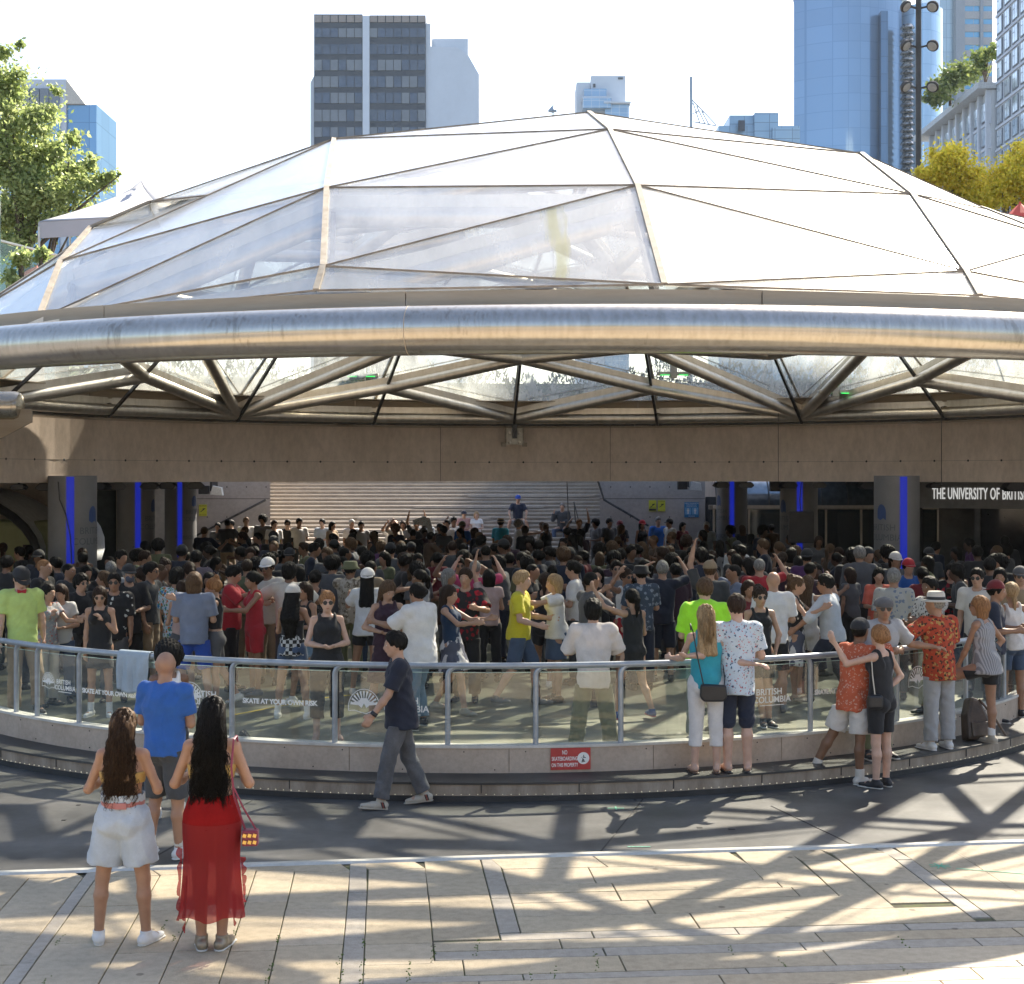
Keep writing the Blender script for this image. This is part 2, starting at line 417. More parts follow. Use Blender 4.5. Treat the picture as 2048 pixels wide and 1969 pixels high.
# seams and torn bits of the dark mat
sm = MB()
for (xa, ya, xb, yb) in [(.75,12.9,1.35,15.2),(-3.1,12.5,-2.6,15.0),(3.0,13.2,2.55,14.75),(5.2,13.5,5.7,15.7)]:
    sm.bar((xa, ya, -.001), (xb, yb, -.001), .012, .004)
for (px, py, w) in [(1399,1655,.05),(1463,1658,.06),(1475,1696,.08),(157,1610,.04),(128,1640,.04),(1270,1600,.03)]:
    p = at(px, py, 9750/(py-951)); sm.box(p.x-w/2, p.x+w/2, p.y-.02, p.y+.02, -.003, .001)
o = sm.build('mat_seam', M['matdark']); tag(o, 'dark seams and torn bits in the rubber matting beside the kerb', 'matting seam', kind='stuff')

# tan paving: rows and columns of granite slabs
PU = Vector((1, .083, 0)).normalized(); PV = Vector((-.083, 1, 0)).normalized()
slabs = []       # (u0,u1,v0,v1,tone)
TAN = [(.49,.40,.265),(.51,.425,.29),(.43,.35,.235),(.54,.45,.32),(.47,.395,.28)]; GREY = [(.33,.32,.30),(.38,.37,.35)]
def slab(u0, u1, v0, v1, grey=False): slabs.append((u0, u1, v0, v1, rnd.choice(GREY if grey else TAN)))
def column(u0, u1, v0, v1, grey=False, lens=(.8,1.25), first=None):
    v = v1; k = 0
    while v > v0 + .02:
        l = (first if (first and k == 0) else rnd.uniform(*lens)); nv = max(v0, v - l)
        if nv - v0 < .25: nv = v0
        slab(u0, u1, nv, v, grey); v = nv; k += 1
def row(v0, v1, u0, u1, grey=False, lens=(1.0,1.9), first=None):
    u = u0; k = 0
    while u < u1 - .02:
        l = (first if (first and k == 0) else rnd.uniform(*lens)); nu = min(u1, u + l)
        if u1 - nu < .3: nu = u1
        slab(u, nu, v0, v1, grey); u = nu; k += 1
def uv(x, y): return x*PU.x + y*PU.y, x*PV.x + y*PV.y
VT = 13.6
# left columns (u bounds), each ends at vend
ub = [(-12.0,-10.6,0),(-10.6,-9.9,0),(-9.9,-9.0,0),(-9.0,-8.2,0),(-8.2,-7.4,0),(-7.4,-6.6,0),(-6.6,-5.9,0),(-5.9,-5.05,0),(-5.05,-4.4,0),(-4.4,-3.75,0),(-3.75,-2.93,0),]
cb = [(-5.2,-4.55,0),(-4.55,-3.9,0),(-3.9,-2.93,0)]
def U(px, py): p = at(px, py, 9750/(py-951)); return uv(p.x, p.y)[0]
def Vv(px, py): p = at(px, py, 9750/(py-951)); return uv(p.x, p.y)[1]
B0_ = [-13, -11.8, -10.7, -9.6, -8.5, -7.4, -6.4, -5.4, -4.6]
edges = B0_ + [U(55,1759), U(168,1753), U(195,1752), U(323,1746), U(420,1740), U(514,1737), U(591,1734), U(702,1728), U(737,1728), U(850,1723), U(962,1718), U(998,1716)]
ends = {U(737,1728): Vv(800,1930), U(850,1723): Vv(900,1880), U(962,1718): Vv(990,1866)}
rows_v = [Vv(1057, y) for y in (1717,1738,1770,1787,1806,1834,1866,1880,1899,1916,1948,1960,1985,2020)]
for a, b in zip(edges[:-1], edges[1:]):
    grey = (b - a) < .2
    vend = -30
    if a in ends: vend = ends[a]
    if vend == -30: column(a, b, 4.0, VT, grey)
    else: column(a, b, vend, VT, grey)
# horizontal rows in the middle block; left and right ends step outwards towards the viewer
rx = [U(1476,1705), U(1578,1698), U(1651,1697), U(1757,1694), U(1791,1694), U(1894,1691), U(1964,1688)] 
rend = [Vv(1531,1765), Vv(1675,1792), Vv(1775,1807), Vv(1930,1836), Vv(1960,1842), Vv(2010,1858), -30]
lft = [U(998,1716)]*4 + [U(962,1718)]*2 + [U(962,1718)] + [U(850,1723)]*2 + [U(850,1723)]*1 + [U(737,1728)]*4
for i in range(len(rows_v) - 1):
    v1, v0 = rows_v[i], rows_v[i+1]; vm = (v0+v1)/2
    if i == 0: v1 = VT
    right = rx[0]
    for k in range(6):
        if vm < rend[k]: right = rx[k+1]
    l = lft[min(i, len(lft)-1)]
    if vm < ends[U(737,1728)] : l = U(737,1728)
    elif vm < ends[U(850,1723)]: l = U(850,1723)
    elif vm < ends[U(962,1718)]: l = U(962,1718)
    else: l = U(998,1716)
    g = (v1 - v0) < .20 and i > 5
    row(v0, v1, l, right if i < 12 else 12, g, first=rnd.uniform(.6,1.3))
for k in range(6):
    g = (rx[k+1]-rx[k]) < .2
    column(rx[k], rx[k+1], rend[k], VT+.5, g, lens=(.9,1.3), first=rnd.uniform(.4,1.1))
re_ = [rx[6], 4.9, 5.7, 6.5, 7.4, 8.4, 9.5, 11, 13]
for a, b in zip(re_[:-1], re_[1:]): column(a, b, rows_v[12], VT+1.2, False)
v = rows_v[12] if len(rows_v) > 12 else 9.2
vl = rows_v[-1]
while vl > 4.0:
    row(vl - .3, vl, U(737,1728), 12, rnd.random() < .2); vl -= .3
V_, F_, T_ = [], [], []
for (u0, u1, v0, v1, t) in slabs:
    g = .0035 + rnd.uniform(0, .0025); z = rnd.uniform(-.0015, .0015); cb_ = .004
    a = [(u0+g, v0+g), (u1-g, v0+g), (u1-g, v1-g), (u0+g, v1-g)]
    a2 = [(u0+g+cb_, v0+g+cb_), (u1-g-cb_, v0+g+cb_), (u1-g-cb_, v1-g-cb_), (u0+g+cb_, v1-g-cb_)]
    # clip to the strip
    def P3(u, v_, z_):
        x = u*PU.x + v_*PV.x; y = u*PU.y + v_*PV.y
        ym = strip_y(x) - .045
        return (x, min(y, ym), z_)
    ps = [P3(u, v_, -.03) for u, v_ in a] + [P3(u, v_, z-.003) for u, v_ in a] + [P3(u, v_, z) for u, v_ in a2]
    if abs(ps[0][1] - ps[3][1]) < .02: continue
    b = len(V_); V_ += ps
    F_ += [(b+8,b+9,b+10,b+11)] + [(b+k, b+(k+1) % 4, b+4+(k+1) % 4, b+4+k) for k in range(4)] + [(b+4+k, b+4+(k+1) % 4, b+8+(k+1) % 4, b+8+k) for k in range(4)]
    T_ += [t] * 12
me = np_mesh('paving', V_, F_, False)
ca = me.color_attributes.new('tone', 'FLOAT_COLOR', 'POINT')
ca.data.foreach_set('color', np.array([list(t) + [1] for t in T_], dtype=np.float32).ravel())
o = mkobj('paving', me, M['stone']); o['kind'] = 'structure'
sheet('paving_bed', [(-14,-12),(14,-12),(14,strip_y(14)-.02),(0,strip_y(0)-.02),(-14,strip_y(-14)-.02)], -.012, M['joint'])
sheet('paving_behind', [(-14,-12),(14,-12),(14,4.0),(-14,4.0)], -.004, mat('far_paving', (.38,.30,.21), .7, var=.15, scale=3))
# moss tufts in the joints
ms = MB()
for (px, py) in [(866,1900),(867,1915),(726,1885),(725,1930),(722,1960),(817,1935),(818,1955),(955,1890),(953,1900),(1192,1915),(1195,1930),(1062,1958),(1108,1945),(330,1850),(350,1875),(470,1865),(555,1880),(545,1930),(680,1920),(683,1950),(535,1960),(120,1880),(95,1960),(1808,1885),(1460,1900),(1565,1925),(1812,1945)]:
    p = at(px, py, 9750/(py-951))
    for k in range(9):
        q = (p.x + rnd.gauss(0, .008), p.y + rnd.uniform(-.12, .12)); s_ = rnd.uniform(.004, .010)
        ms.lathe((q[0], q[1], -.008), [(s_, 0), (s_*.8, .009), (s_*.2, .014)], 5)
o = ms.build('moss', mat('moss_green', (.10,.14,.03), .9, var=.3, scale=30)); tag(o, 'green moss growing in the joints of the tan paving', 'moss', kind='stuff')
# chalk marks
ck = MB()
p = at(1880, 1733, 9750/(1733-951))
for k in range(4):
    a = k*PI/4 + .3; ck.bar((p.x-.09*math.cos(a), p.y-.09*math.sin(a), .004), (p.x+.09*math.cos(a), p.y+.09*math.sin(a), .004), .010, .002)
a = at(1912,1738, 9750/(1738-951)); b = at(2060,1750, 9750/(1750-951)); ck.bar((a.x,a.y,.004),(b.x,b.y,.004),.012,.002)
p = at(1232, 1617, 9750/(1617-951))
ck.bar((p.x-.08,p.y,.001),(p.x+.08,p.y,.001),.015,.002); ck.bar((p.x,p.y-.07,.001),(p.x,p.y+.07,.001),.015,.002)
p = at(1278, 1694, 9750/(1694-951)); ck.bar((p.x-.1,p.y,.001),(p.x+.1,p.y,.001),.015,.002)
o = ck.build('chalk_mark', mat('mint_paint', (.18,.55,.36), .7, var=.2, scale=40)); tag(o, 'mint green survey star, cross and line sprayed on the paving and mat', 'paint marks')

# ------------------------------------------------------------------ step, wall and rink
NS = 96
mb = MB(); mb.arcbox(RC, RR-.35, RR+.49, -.02, .165, -PI*.72, PI*.72, NS)
o = mb.build('step', M['kerb']); o['kind'] = 'structure'
mb = MB(); mb.arcbox(RC, RR-.3, RR+.505, .168, .19, -PI*.72, PI*.72, NS)
o = mb.build('step_matting', mat('step_rubber', (.035,.035,.034), .5, var=.35, scale=1.3, col2=(.075,.073,.07), bump=.12, bscale=30)); o['kind'] = 'structure'
mb = MB(); mb.arcbox(RC, RR-.3, RR+.43, -.02, .07, -PI*.72, PI*.72, NS)   # shaded recess under the nosing
mb2 = MB()
for i in range(23):
    a = -1.25 + i*.114; mb2.obox(ring(RR+.492, a, .125), (math.cos(a), math.sin(a), 0), (math.sin(a), -math.cos(a), 0), (0,0,1), .004, .004, .042)
o = mb2.build('kerb_joint', M['matdark']); tag(o, 'thin dark joints between the kerb blocks of the round step', 'kerb joints', kind='stuff')
mb = MB(); mb.arcbox(RC, RR+.46, RR+.50, -.01, .055, -PI*.72, PI*.72, NS)
o = mb.build('kerb_skirt', M['matdark']); o['kind'] = 'structure'  # dark band standing in for the shaded recess under the step
mb = MB()
for i in range(250):
    a = -1.2 + i*.0096; p = ring(RR+.515, a, .072 + .004*math.sin(i*.21))
    mb.obox(p, (math.cos(a), math.sin(a), 0), (math.sin(a), -math.cos(a), 0), (0,0,1), .0035, .003, .0035)
o = mb.build('light_string', emis('led_dot', (1.0,.9,.65), .25)); tag(o, 'string of tiny lights running along the foot of the round kerb', 'light string')
mb = MB(); mb.arcbox(RC, RR-.09, RR+.03, .1, .445, -PI*.8, PI*.8, NS)
wall = mb.build('rink_wall', M['concrete']); tag(wall, 'low curved beige concrete wall under the glass railing of the rink', 'low wall')
mb = MB(); mb.arcbox(RC, RR-.10, RR+.045, .447, .475, -PI*.8, PI*.8, NS); mb.build('ledge', M['ledge'], wall)
mb = MB()
for i in range(60):
    a = -1.15 + i*.039
    if i % 2: mb.lathe(ring(RR+.028, a, .41), [(.007,0),(.007,.006)], 8, axis=(math.sin(a), -math.cos(a), 0))
    if i % 3 == 0: mb.lathe(ring(RR+.028, a, .225), [(.007,0),(.007,.006)], 8, axis=(math.sin(a), -math.cos(a), 0))
mb.build('screw_head', M['matdark'], wall); wall.children[-1]['kind'] = 'stuff'
for i, a in enumerate([ang_px(1018), ang_px(1305), ang_px(700), ang_px(1560), ang_px(380)]):
    MB().obox(ring(RR+.0305, a, .32), (math.cos(a), math.sin(a), 0), (math.sin(a), -math.cos(a), 0), (0,0,1), .003, .002, .122).build('panel_joint', M['kerb'], wall)
mb = MB(); n = 120
mb.add([tuple(ring(RR-.085, 2*PI*i/n, FL+.004)) for i in range(n)], [tuple(range(n))])
o = mb.build('rink_floor', M['rinkfloor']); o['kind'] = 'structure'
sheet('plaza_floor', [(-60,29.5),(60,29.5),(60,47),(-60,47)], FL-.004, mat('plaza_floor_dark', (.07,.068,.06), .6, var=.3, scale=1.5), thick=.2)  # floor colour darkened to deepen the shade around the back crowd
for x0, x1 in ((-40,-7.0),(6.4,40)): sheet('side_floor', [(x0,20.8),(x1,20.8),(x1,29.6),(x0,29.6)], FL-.008, M['rinkfloor'], thick=.19)
# yellow line on the rink floor
mb = MB(); pts = [at(470,1378,19.2), at(560,1366,19.9), at(640,1355,20.6), at(720,1350,21)]
for a, b in zip(pts[:-1], pts[1:]): mb.bar((a.x,a.y,FL+.007),(b.x,b.y,FL+.007),.05,.003)
o = mb.build('floor_tape', mat('yellow_tape', (.55,.40,.05), .6)); tag(o, 'yellow tape line on the rink floor behind the glass', 'floor tape')

# ------------------------------------------------------------------ railing
RZ = 1.285
railing = empty('glass_railing', (RC[0], RC[1]-RR, FL)); tag(railing, 'curved grey tube railing with glass panels and white lettering around the rink', 'railing')
bpy.context.view_layer.update()
inv = railing.matrix_world.inverted()
def rp(r_, a, z): return ring(r_, a, z) - Vector((RC[0], RC[1]-RR, FL))
post_px = [28, 70, 154, 285, 461, 668, 895, 1072, 1243, 1430, 1624, 1798, 1936]
pa = [ang_px(p) for p in post_px]
pa = [pa[0] - .12*k for k in range(9, 0, -1)] + pa + [pa[-1] + .14*k for k in range(1, 9)]
right_bend = {12+8}
for i, a in enumerate(pa):
    s_ = 1 if a < .30 else -1              # the bend leans towards the rail it carries
    pts = [rp(RR-.03, a, .475), rp(RR-.03, a, RZ-.11)]
    for k in range(1, 7):
        t = k/6*PI/2; pts.append(rp(RR-.03, a + s_*(.075*(1-math.cos(t)))/RR*1.3, RZ-.11+.105*math.sin(t)))
    MB().tube(pts, .029, 12).build('post', M['rail'], railing, smooth='auto')
for i in range(len(pa)-1):
    a, b = pa[i], pa[i+1]
    e0 = .012; e1 = .004
    pts = [rp(RR-.03, a + (b-a)*k/12, RZ) for k in range(13)]
    MB().tube(pts, .034, 14).build('rail', M['rail'], railing, smooth='auto')
    g = .006
    mb = MB(); c0 = (0, RR)   # centre of the circle in the railing's own frame
    mb.arcbox((0, RR), RR-.036, RR-.024, .475-FL, 1.215-FL, a + g, b - g, 10)
    pn = mb.build('glass_panel', M['glass'], railing)
    MB().arcbox((0, RR), RR-.0365, RR-.0235, 1.2152-FL, 1.219-FL, a+g, b-g, 10).build('glass_edge', mat('glass_edge', (.45,.62,.55), .2, var=.05), pn)
panels = [c for c in railing.children if c.name.startswith('glass_panel')]
def on_glass(ac, zc):
    return lambda x, y, z: rp(RR-.0185, ac + x/RR, zc + y)
def sun_logo(ac, zc, w, parent):
    """half-sun emblem: arc, rays, mountain line"""
    mb = MB(); f = on_glass(ac, zc); h = w*.62; t = w*.022
    def strip(pts, t_):
        for p, q in zip(pts[:-1], pts[1:]):
            d = Vector((q[0]-p[0], q[1]-p[1])); nrm = Vector((-d.y, d.x)).normalized()*t_/2
            quad = [(p[0]+nrm.x,p[1]+nrm.y),(p[0]-nrm.x,p[1]-nrm.y),(q[0]-nrm.x,q[1]-nrm.y),(q[0]+nrm.x,q[1]+nrm.y)]
            mb.add([f(x, y, 0) for x, y in quad], [(0,1,2,3)])
    r_ = w/2
    arc = [(r_*math.cos(PI - PI*k/24), r_*1.12*math.sin(PI*k/24) - h*.25) for k in range(25)]
    arc = [(arc[0][0], -h*.45)] + arc + [(arc[-1][0], -h*.45)]
    strip(arc, t)
    strip([(-r_, -h*.45), (-r_*.6, -h*.42), (-r_*.2, -h*.52), (r_*.15,-h*.58), (r_*.55,-h*.44), (r_,-h*.5)], t)
    for k in range(11):
        a = PI*(.08 + .84*k/10); d = PI*.022
        pts = [(r_*.30*math.cos(a), r_*.30*math.sin(a)-h*.22), (r_*.9*math.cos(a-d), r_*.98*math.sin(a-d)-h*.22), (r_*.9*math.cos(a+d), r_*.98*math.sin(a+d)-h*.22)]
        mb.add([f(x, y, 0) for x, y in pts], [(0,1,2)])
    pk = [(-r_*.93,-h*.12),(-r_*.6,h*.02),(-r_*.45,-h*.08),(-r_*.2,h*.2),(r_*.2,h*.2),(r_*.45,-h*.08),(r_*.6,h*.02),(r_*.93,-h*.12),(r_*.35,-h*.16),(r_*.15,-h*.3),(0,-h*.06),(-r_*.15,-h*.3),(-r_*.35,-h*.16)]
    c = (0, h*.05)
    for p, q in zip(pk, pk[1:]+pk[:1]): mb.add([f(c[0],c[1],0), f(p[0],p[1],0), f(q[0],q[1],0)], [(0,1,2)])
    mb.build('sun_emblem', M['white'], parent)
def bc_text(ac, zc, w, parent):
    s_ = w/4.55
    text_obj('lettering', 'BRITISH', s_*.98, on_glass(ac - .08*w/RR, zc + s_*.45), M['white'], parent, offset=.0015)
    text_obj('lettering', 'COLUMBIA', s_*.98, on_glass(ac, zc - s_*.42), M['white'], parent, offset=.0015)
    mb = MB(); f = on_glass(ac, zc - s_*1.02)
    for k in range(6):
        x0 = -w*.34 + w*.68*k/6; x1 = x0 + w*.68/6
        mb.add([f(x0,-.004,0), f(x1,-.004,0), f(x1,.004,0), f(x0,.004,0)], [(0,1,2,3)])
    # serifs under and over the capitals
    mb.build('underline', M['white'], parent)
def panel_at(a):
    for i in range(len(pa)-1):
        if pa[i] <= a < pa[i+1]: return panels[i]
    return panels[0]
for px, z, w in [(94,.90,.24),(378,.90,.33),(727,.90,.33),(1467,.90,.33),(1838,.93,.33)]:
    a = ang_px(px); sun_logo(a, z, w, panel_at(a))
for px, z, w in [(127,.87,.34),(410,.87,.44),(812,.875,.44),(1546,.885,.44),(1898,.90,.36)]:
    a = ang_px(px); bc_text(a, z, w, panel_at(a))
for px, z in [(215,.84),(557,.87),(1692,.885)]:
    a = ang_px(px); text_obj('lettering', 'SKATE AT YOUR OWN RISK', .070, on_glass(a, z), M['white'], panel_at(a), offset=.0030, spacing=.95)
# towel over the rail
a0, a1 = ang_px(238), ang_px(300)
V_, F_ = [], []
nu, nv = 18, 26
for j in range(nv+1):
    for i in range(nu+1):
        a = a0 + (a1-a0)*i/nu; s_ = -0.16 + j/nv*.66     # arc length across the rail; negative = inside
        fold = .012*math.sin(i*.9 + j*.12) + .008*math.sin(i*2.1)
        bot = .42 - .10*abs(i/nu-.45) - (.08 if i > 13 else 0)
        if s_ < 0: p = ring(RR-.03-.052-fold*.5, a, RZ+.0 + s_*1.0 + .02)
        elif s_ < .12: th = PI - s_/.12*PI; p = ring(RR-.03+.050*math.cos(th), a, RZ+.045*math.sin(th)+.002)
        else:
            d = (s_-.12)/.38*bot; p = ring(RR-.03+.052+fold*min(1, d*6)*1.6+.02*d, a + .006*d*math.sin(i), RZ-d)
        V_.append(p)
F_ = [(j*(nu+1)+i, j*(nu+1)+i+1, (j+1)*(nu+1)+i+1, (j+1)*(nu+1)+i) for j in range(nv) for i in range(nu)]
tw = mkobj('towel', np_mesh('towel', V_, F_), mat('towel_blue', (.42,.50,.56), .95, var=.08, bump=.5, bscale=300))
so = tw.modifiers.new('s', 'SOLIDIFY'); so.thickness = .006
tag(tw, 'pale blue towel hung over the railing behind the bald man', 'towel')

# red sign on the wall
a = ang_px(1141, RR+.03); sc_ = .0052
sign = empty('prohibition_sign', ring(RR+.034, a, .33)); sign.rotation_euler = (0, 0, a); tag(sign, 'red NO SKATEBOARDING ON THIS PROPERTY sign on the low wall', 'sign')
red = mat('sign_red', (.50,.055,.05), .45, var=.1, scale=8)
MB().box(-.208,.208,-.008,0,-.112,.112).build('panel', red, sign, bevel=.002)
def flat(dx, dz, y=-.0095): return lambda x, yy, z: Vector((dx+x, y, dz+yy))
for t, x, z, s_ in [('NO',-.062,.066,.062),('SKATEBOARDING',-.062,.002,.056),('ON THIS PROPERTY',-.062,-.063,.054)]:
    me = text_mesh(t, s_, offset=.001)
    w_ = max(v.co.x for v in me.vertices) - min(v.co.x for v in me.vertices)
    k = {'NO':.55,'SKATEBOARDING':.60,'ON THIS PROPERTY':.57}[t]
    for v in me.vertices: v.co = Vector((x + v.co.x*k, -.0095, z + v.co.y))
    me.materials.clear(); mkobj('lettering', me, M['white'], sign)
mb = MB(); n = 28
for k in range(n):
    t0, t1 = 2*PI*k/n, 2*PI*(k+1)/n
    mb.add([(.132+.062*math.cos(t0),-.0095,.005+.062*math.sin(t0)),(.132+.062*math.cos(t1),-.0095,.005+.062*math.sin(t1)),(.132+.052*math.cos(t1),-.0095,.005+.052*math.sin(t1)),(.132+.052*math.cos(t0),-.0095,.005+.052*math.sin(t0))],[(0,1,2,3)])
mb.add([(.132+.052*math.cos(2*PI*k/n),-.0092,.005+.052*math.sin(2*PI*k/n)) for k in range(n)], [tuple(range(n))])
mb.build('pictogram_disc', M['white'], sign)
mb = MB()
for p, q, w_ in [((.112,-.035),(.150,-.028),.007),((.120,-.028),(.128,-.005),.011),((.140,-.024),(.128,-.003),.011),((.128,-.004),(.134,.022),.015),((.134,.018),(.112,.012),.008),((.134,.020),(.156,.008),.008),((.131,.033),(.139,.033),.013)]:
    d = Vector((q[0]-p[0], q[1]-p[1])); nn = Vector((-d.y, d.x)).normalized()*w_/2
    mb.add([(p[0]+nn.x,-.0106,p[1]+nn.y),(p[0]-nn.x,-.0106,p[1]-nn.y),(q[0]-nn.x,-.0106,q[1]-nn.y),(q[0]+nn.x,-.0106,q[1]+nn.y)],[(0,1,2,3)])
mb.build('skater_pictogram', M['black'], sign)
MB().add([(.088,-.0116,.042),(.094,-.0116,.048),(.176,-.0116,-.034),(.170,-.0116,-.040)],[(0,1,2,3)]).build('slash', M['white'], sign)
# ------------------------------------------------------------------ dome
dome = empty('glass_dome', (DC[0], DC[1], RIM_Z)); tag(dome, 'shallow faceted glass dome on a big brushed steel ring over the rink', 'dome')
DO = Vector((DC[0], DC[1], RIM_Z))
def dl(v): return Vector(v) - DO
TUBE_R = .224
n = 144
tv = [(( DR + TUBE_R*math.cos(2*PI*k/28))*math.sin(2*PI*i/n), -(DR + TUBE_R*math.cos(2*PI*k/28))*math.cos(2*PI*i/n), TUBE_R*math.sin(2*PI*k/28)) for i in range(n) for k in range(28)]
MB().add(tv, [(i*28+k, i*28+(k+1) % 28, ((i+1) % n)*28+(k+1) % 28, ((i+1) % n)*28+k) for i in range(n) for k in range(28)]).build('rim_tube', M['rim'], dome, smooth=True)
for i in range(10):        # weld seams of the ring
    a = .45 + i*PI/5; c = ring(DR, a, RIM_Z, DC); t = Vector((math.cos(a), math.sin(a), 0))
    MB().lathe(dl(c), [(TUBE_R+.0010,-.003),(TUBE_R+.0010,.003)], 28, axis=t).build('weld_seam', M['fascia'], dome)
for i in range(20):
    a = .038 + i*PI/10 + .09
    MB().arcbox((0,0), DR-.20, DR-.175, TUBE_R-.03, TUBE_R+.15, a+.0005, a+PI/10-.0005, 8).build('fascia_plate', M['fascia'], dome)
MB().arcbox((0,0), DR-.60, DR-.176, TUBE_R+.13, TUBE_R+.1485, 0, 2*PI, 80).build('gutter', M['fascia'], dome)
# surface of the dome as a shallow cap
ZR = CAM_H + 1.68; R0 = 10.20; RISE = 3.62
SR = (R0*R0 + RISE*RISE) / (2*RISE); SZ = SR - RISE
def cap_z(r_): return ZR + math.sqrt(max(0, SR*SR - r_*r_)) - SZ
CC = Vector((DC[0], DC[1], ZR - SZ))
def hit(px, py):
    d = Vector(((px-1024)/3000.0, 1.0, -(py-951)/3000.0)); o = Vector((0,0,CAM_H)) - CC
    A = d.dot(d); B = 2*d.dot(o); C_ = o.dot(o) - SR*SR; D = B*B - 4*A*C_
    t = (-B - math.sqrt(D))/(2*A) if D > 0 else -B/(2*A)
    p = Vector((0,0,CAM_H)) + d*t
    if D <= 0: p = CC + (p-CC).normalized()*SR
    return p
def rib_ang(i):
    b = i*PI/10; return .038 + b + .0245*(1-math.cos(b))
# nodes: even ribs (B) and odd ribs (A); rings 0..4
radB = [10.2, 8.65, 7.6, 5.6, 2.9]; radA = [10.2, 9.55, 8.3, 7.2, 4.4]
node = {}
for i in range(-10, 10):
    for k in range(5):
        r_ = (radB if i % 2 == 0 else radA)[k]
        node[(i,k)] = Vector((DC[0] + r_*math.sin(rib_ang(i)), DC[1] - r_*math.cos(rib_ang(i)), cap_z(r_) - (0,0,0,.30,.60)[k]))
for i, pts in {-1: [(632,582),(646,533),(653,376),(667,274)], 0: [(1329,570),(1275,371),(1219,259),(1178,216)],
               1: [(1960,592),(1932,543),(1825,389),(1723,308)], -2: [(76,640),(121,523),(182,455),(300,405)]}.items():
    for k, (px, py) in enumerate(pts): node[(i,k)] = hit(px, py)
for k_, dz in {(-3,2): .22, (-3,1): .30, (-4,2): .14, (-4,1): .42, (2,2): .24, (2,1): .14}.items(): node[k_] = node[k_] - Vector((0, 0, dz))
TOP = Vector((DC[0], DC[1], cap_z(0)-.95))
def nd(i, k):
    if k >= 5: return TOP
    i = (i + 10) % 20 - 10
    return node[(i,k)]
tris = []     # (bay, a, b, c) as node keys
edges_ = set()
for i in range(-10, 10):
    A_, B_ = (i, i+1) if i % 2 else (i+1, i)      # A_ odd rib, B_ even rib
    if i == -2 or B_ in (8,-8):
        T = [((B_,0),(A_,0),(A_,1)), ((B_,0),(A_,1),(A_,2)), ((B_,0),(A_,2),(B_,1)), ((B_,1),(A_,2),(A_,3)), ((B_,1),(A_,3),(B_,2)), ((B_,2),(A_,3),(B_,3)), ((B_,3),(A_,3),(A_,4)), ((B_,3),(A_,4),(B_,4))]
    else:
        T = [((A_,0),(A_,1),(B_,0)), ((A_,1),(B_,1),(B_,0)), ((A_,1),(A_,2),(B_,1)), ((A_,2),(B_,2),(B_,1)), ((A_,2),(A_,3),(B_,2)), ((A_,3),(B_,3),(B_,2)), ((A_,3),(A_,4),(B_,3)), ((A_,4),(B_,4),(B_,3))]
    T = T + [((A_,4),(B_,5),(B_,4))]
    for t in T:
        tris.append((i, t))
        for p, q in ((t[0],t[1]),(t[1],t[2]),(t[2],t[0])): edges_.add(tuple(sorted([((p[0]+10) % 20-10 if p[1] < 5 else 0, p[1]), ((q[0]+10) % 20-10 if q[1] < 5 else 0, q[1])])))
rest = MB(); rest2 = MB(); npan = 0
front = {-3,-2,-1,0,1,2}; far = {-10,-9,-8,-7,6,7,8,9}
for i, t in tris:
    ks = sum(k for _, k in t)
    P = [dl(nd(*q)) for q in t]
    nrm = (P[1]-P[0]).cross(P[2]-P[0])
    if nrm.z < 0: P = [P[0], P[2], P[1]]; nrm = -nrm
    nrm.normalize(); c = (P[0]+P[1]+P[2])/3
    P = [p + (c-p).normalized()*.012 for p in P]
    vs = P + [p - nrm*.02 for p in P]
    fs = [(0,1,2),(3,5,4),(0,3,4,1),(1,4,5,2),(2,5,3,0)]
    if (i in front and ks < 12) or (i in far and ks < 5) or (i in (3,4,-4,-5) and ks < 4):
        npan += 1
        pm = (M['pane_low'] if ks < 5 else M['pane_old']) if c.y > 1.5 else M['pane']
        if i == -1 and t in (((-1,1),(0,1),(0,0)),): pm = M['pane_stained']
        if npan <= 100: MB().add(vs, fs).build('glass_pane', pm, dome); continue
    if c.y > 1.5: rest2.add(vs, fs); continue
    rest.add(vs, fs)
o = rest.build('glass_pane', M['pane'], dome); o['kind'] = 'stuff'
o = rest2.build('glass_pane', M['pane_old'], dome); o['kind'] = 'stuff'
# seams above the glass, braces below it
rib_caps, seams, braces, thin = [], MB(), [], MB()
for (p, q) in sorted(edges_):
    a, b = dl(nd(*p)), dl(nd(*q))
    same = p[0] == q[0] or q[1] == 5
    mid = (a+b)/2
    if same and p[1] < 5:
        rib_caps.append((a, b, p[0]))
    else:
        seams.bar(a + Vector((0,0,.004)), b + Vector((0,0,.004)), .019, .016)
    # braces run 0.25 m beneath the panes
    off = lambda v: Vector((v.x*(1-.02), v.y*(1-.02), v.z-.30))
    braces.append((off(a), off(b), same, p, q))
o = seams.build('pane_seam', M['seamdark'], dome); o['kind'] = 'stuff'
for i in range(-10, 10):
    mb = MB()
    for a, b, r_ in rib_caps:
        if r_ == i: mb.bar(a + Vector((0,0,.008)), b + Vector((0,0,.008)), .058, .03)
    if mb.v: mb.build('rib_cap', M['seam'], dome)
nb = 0; restb = MB()
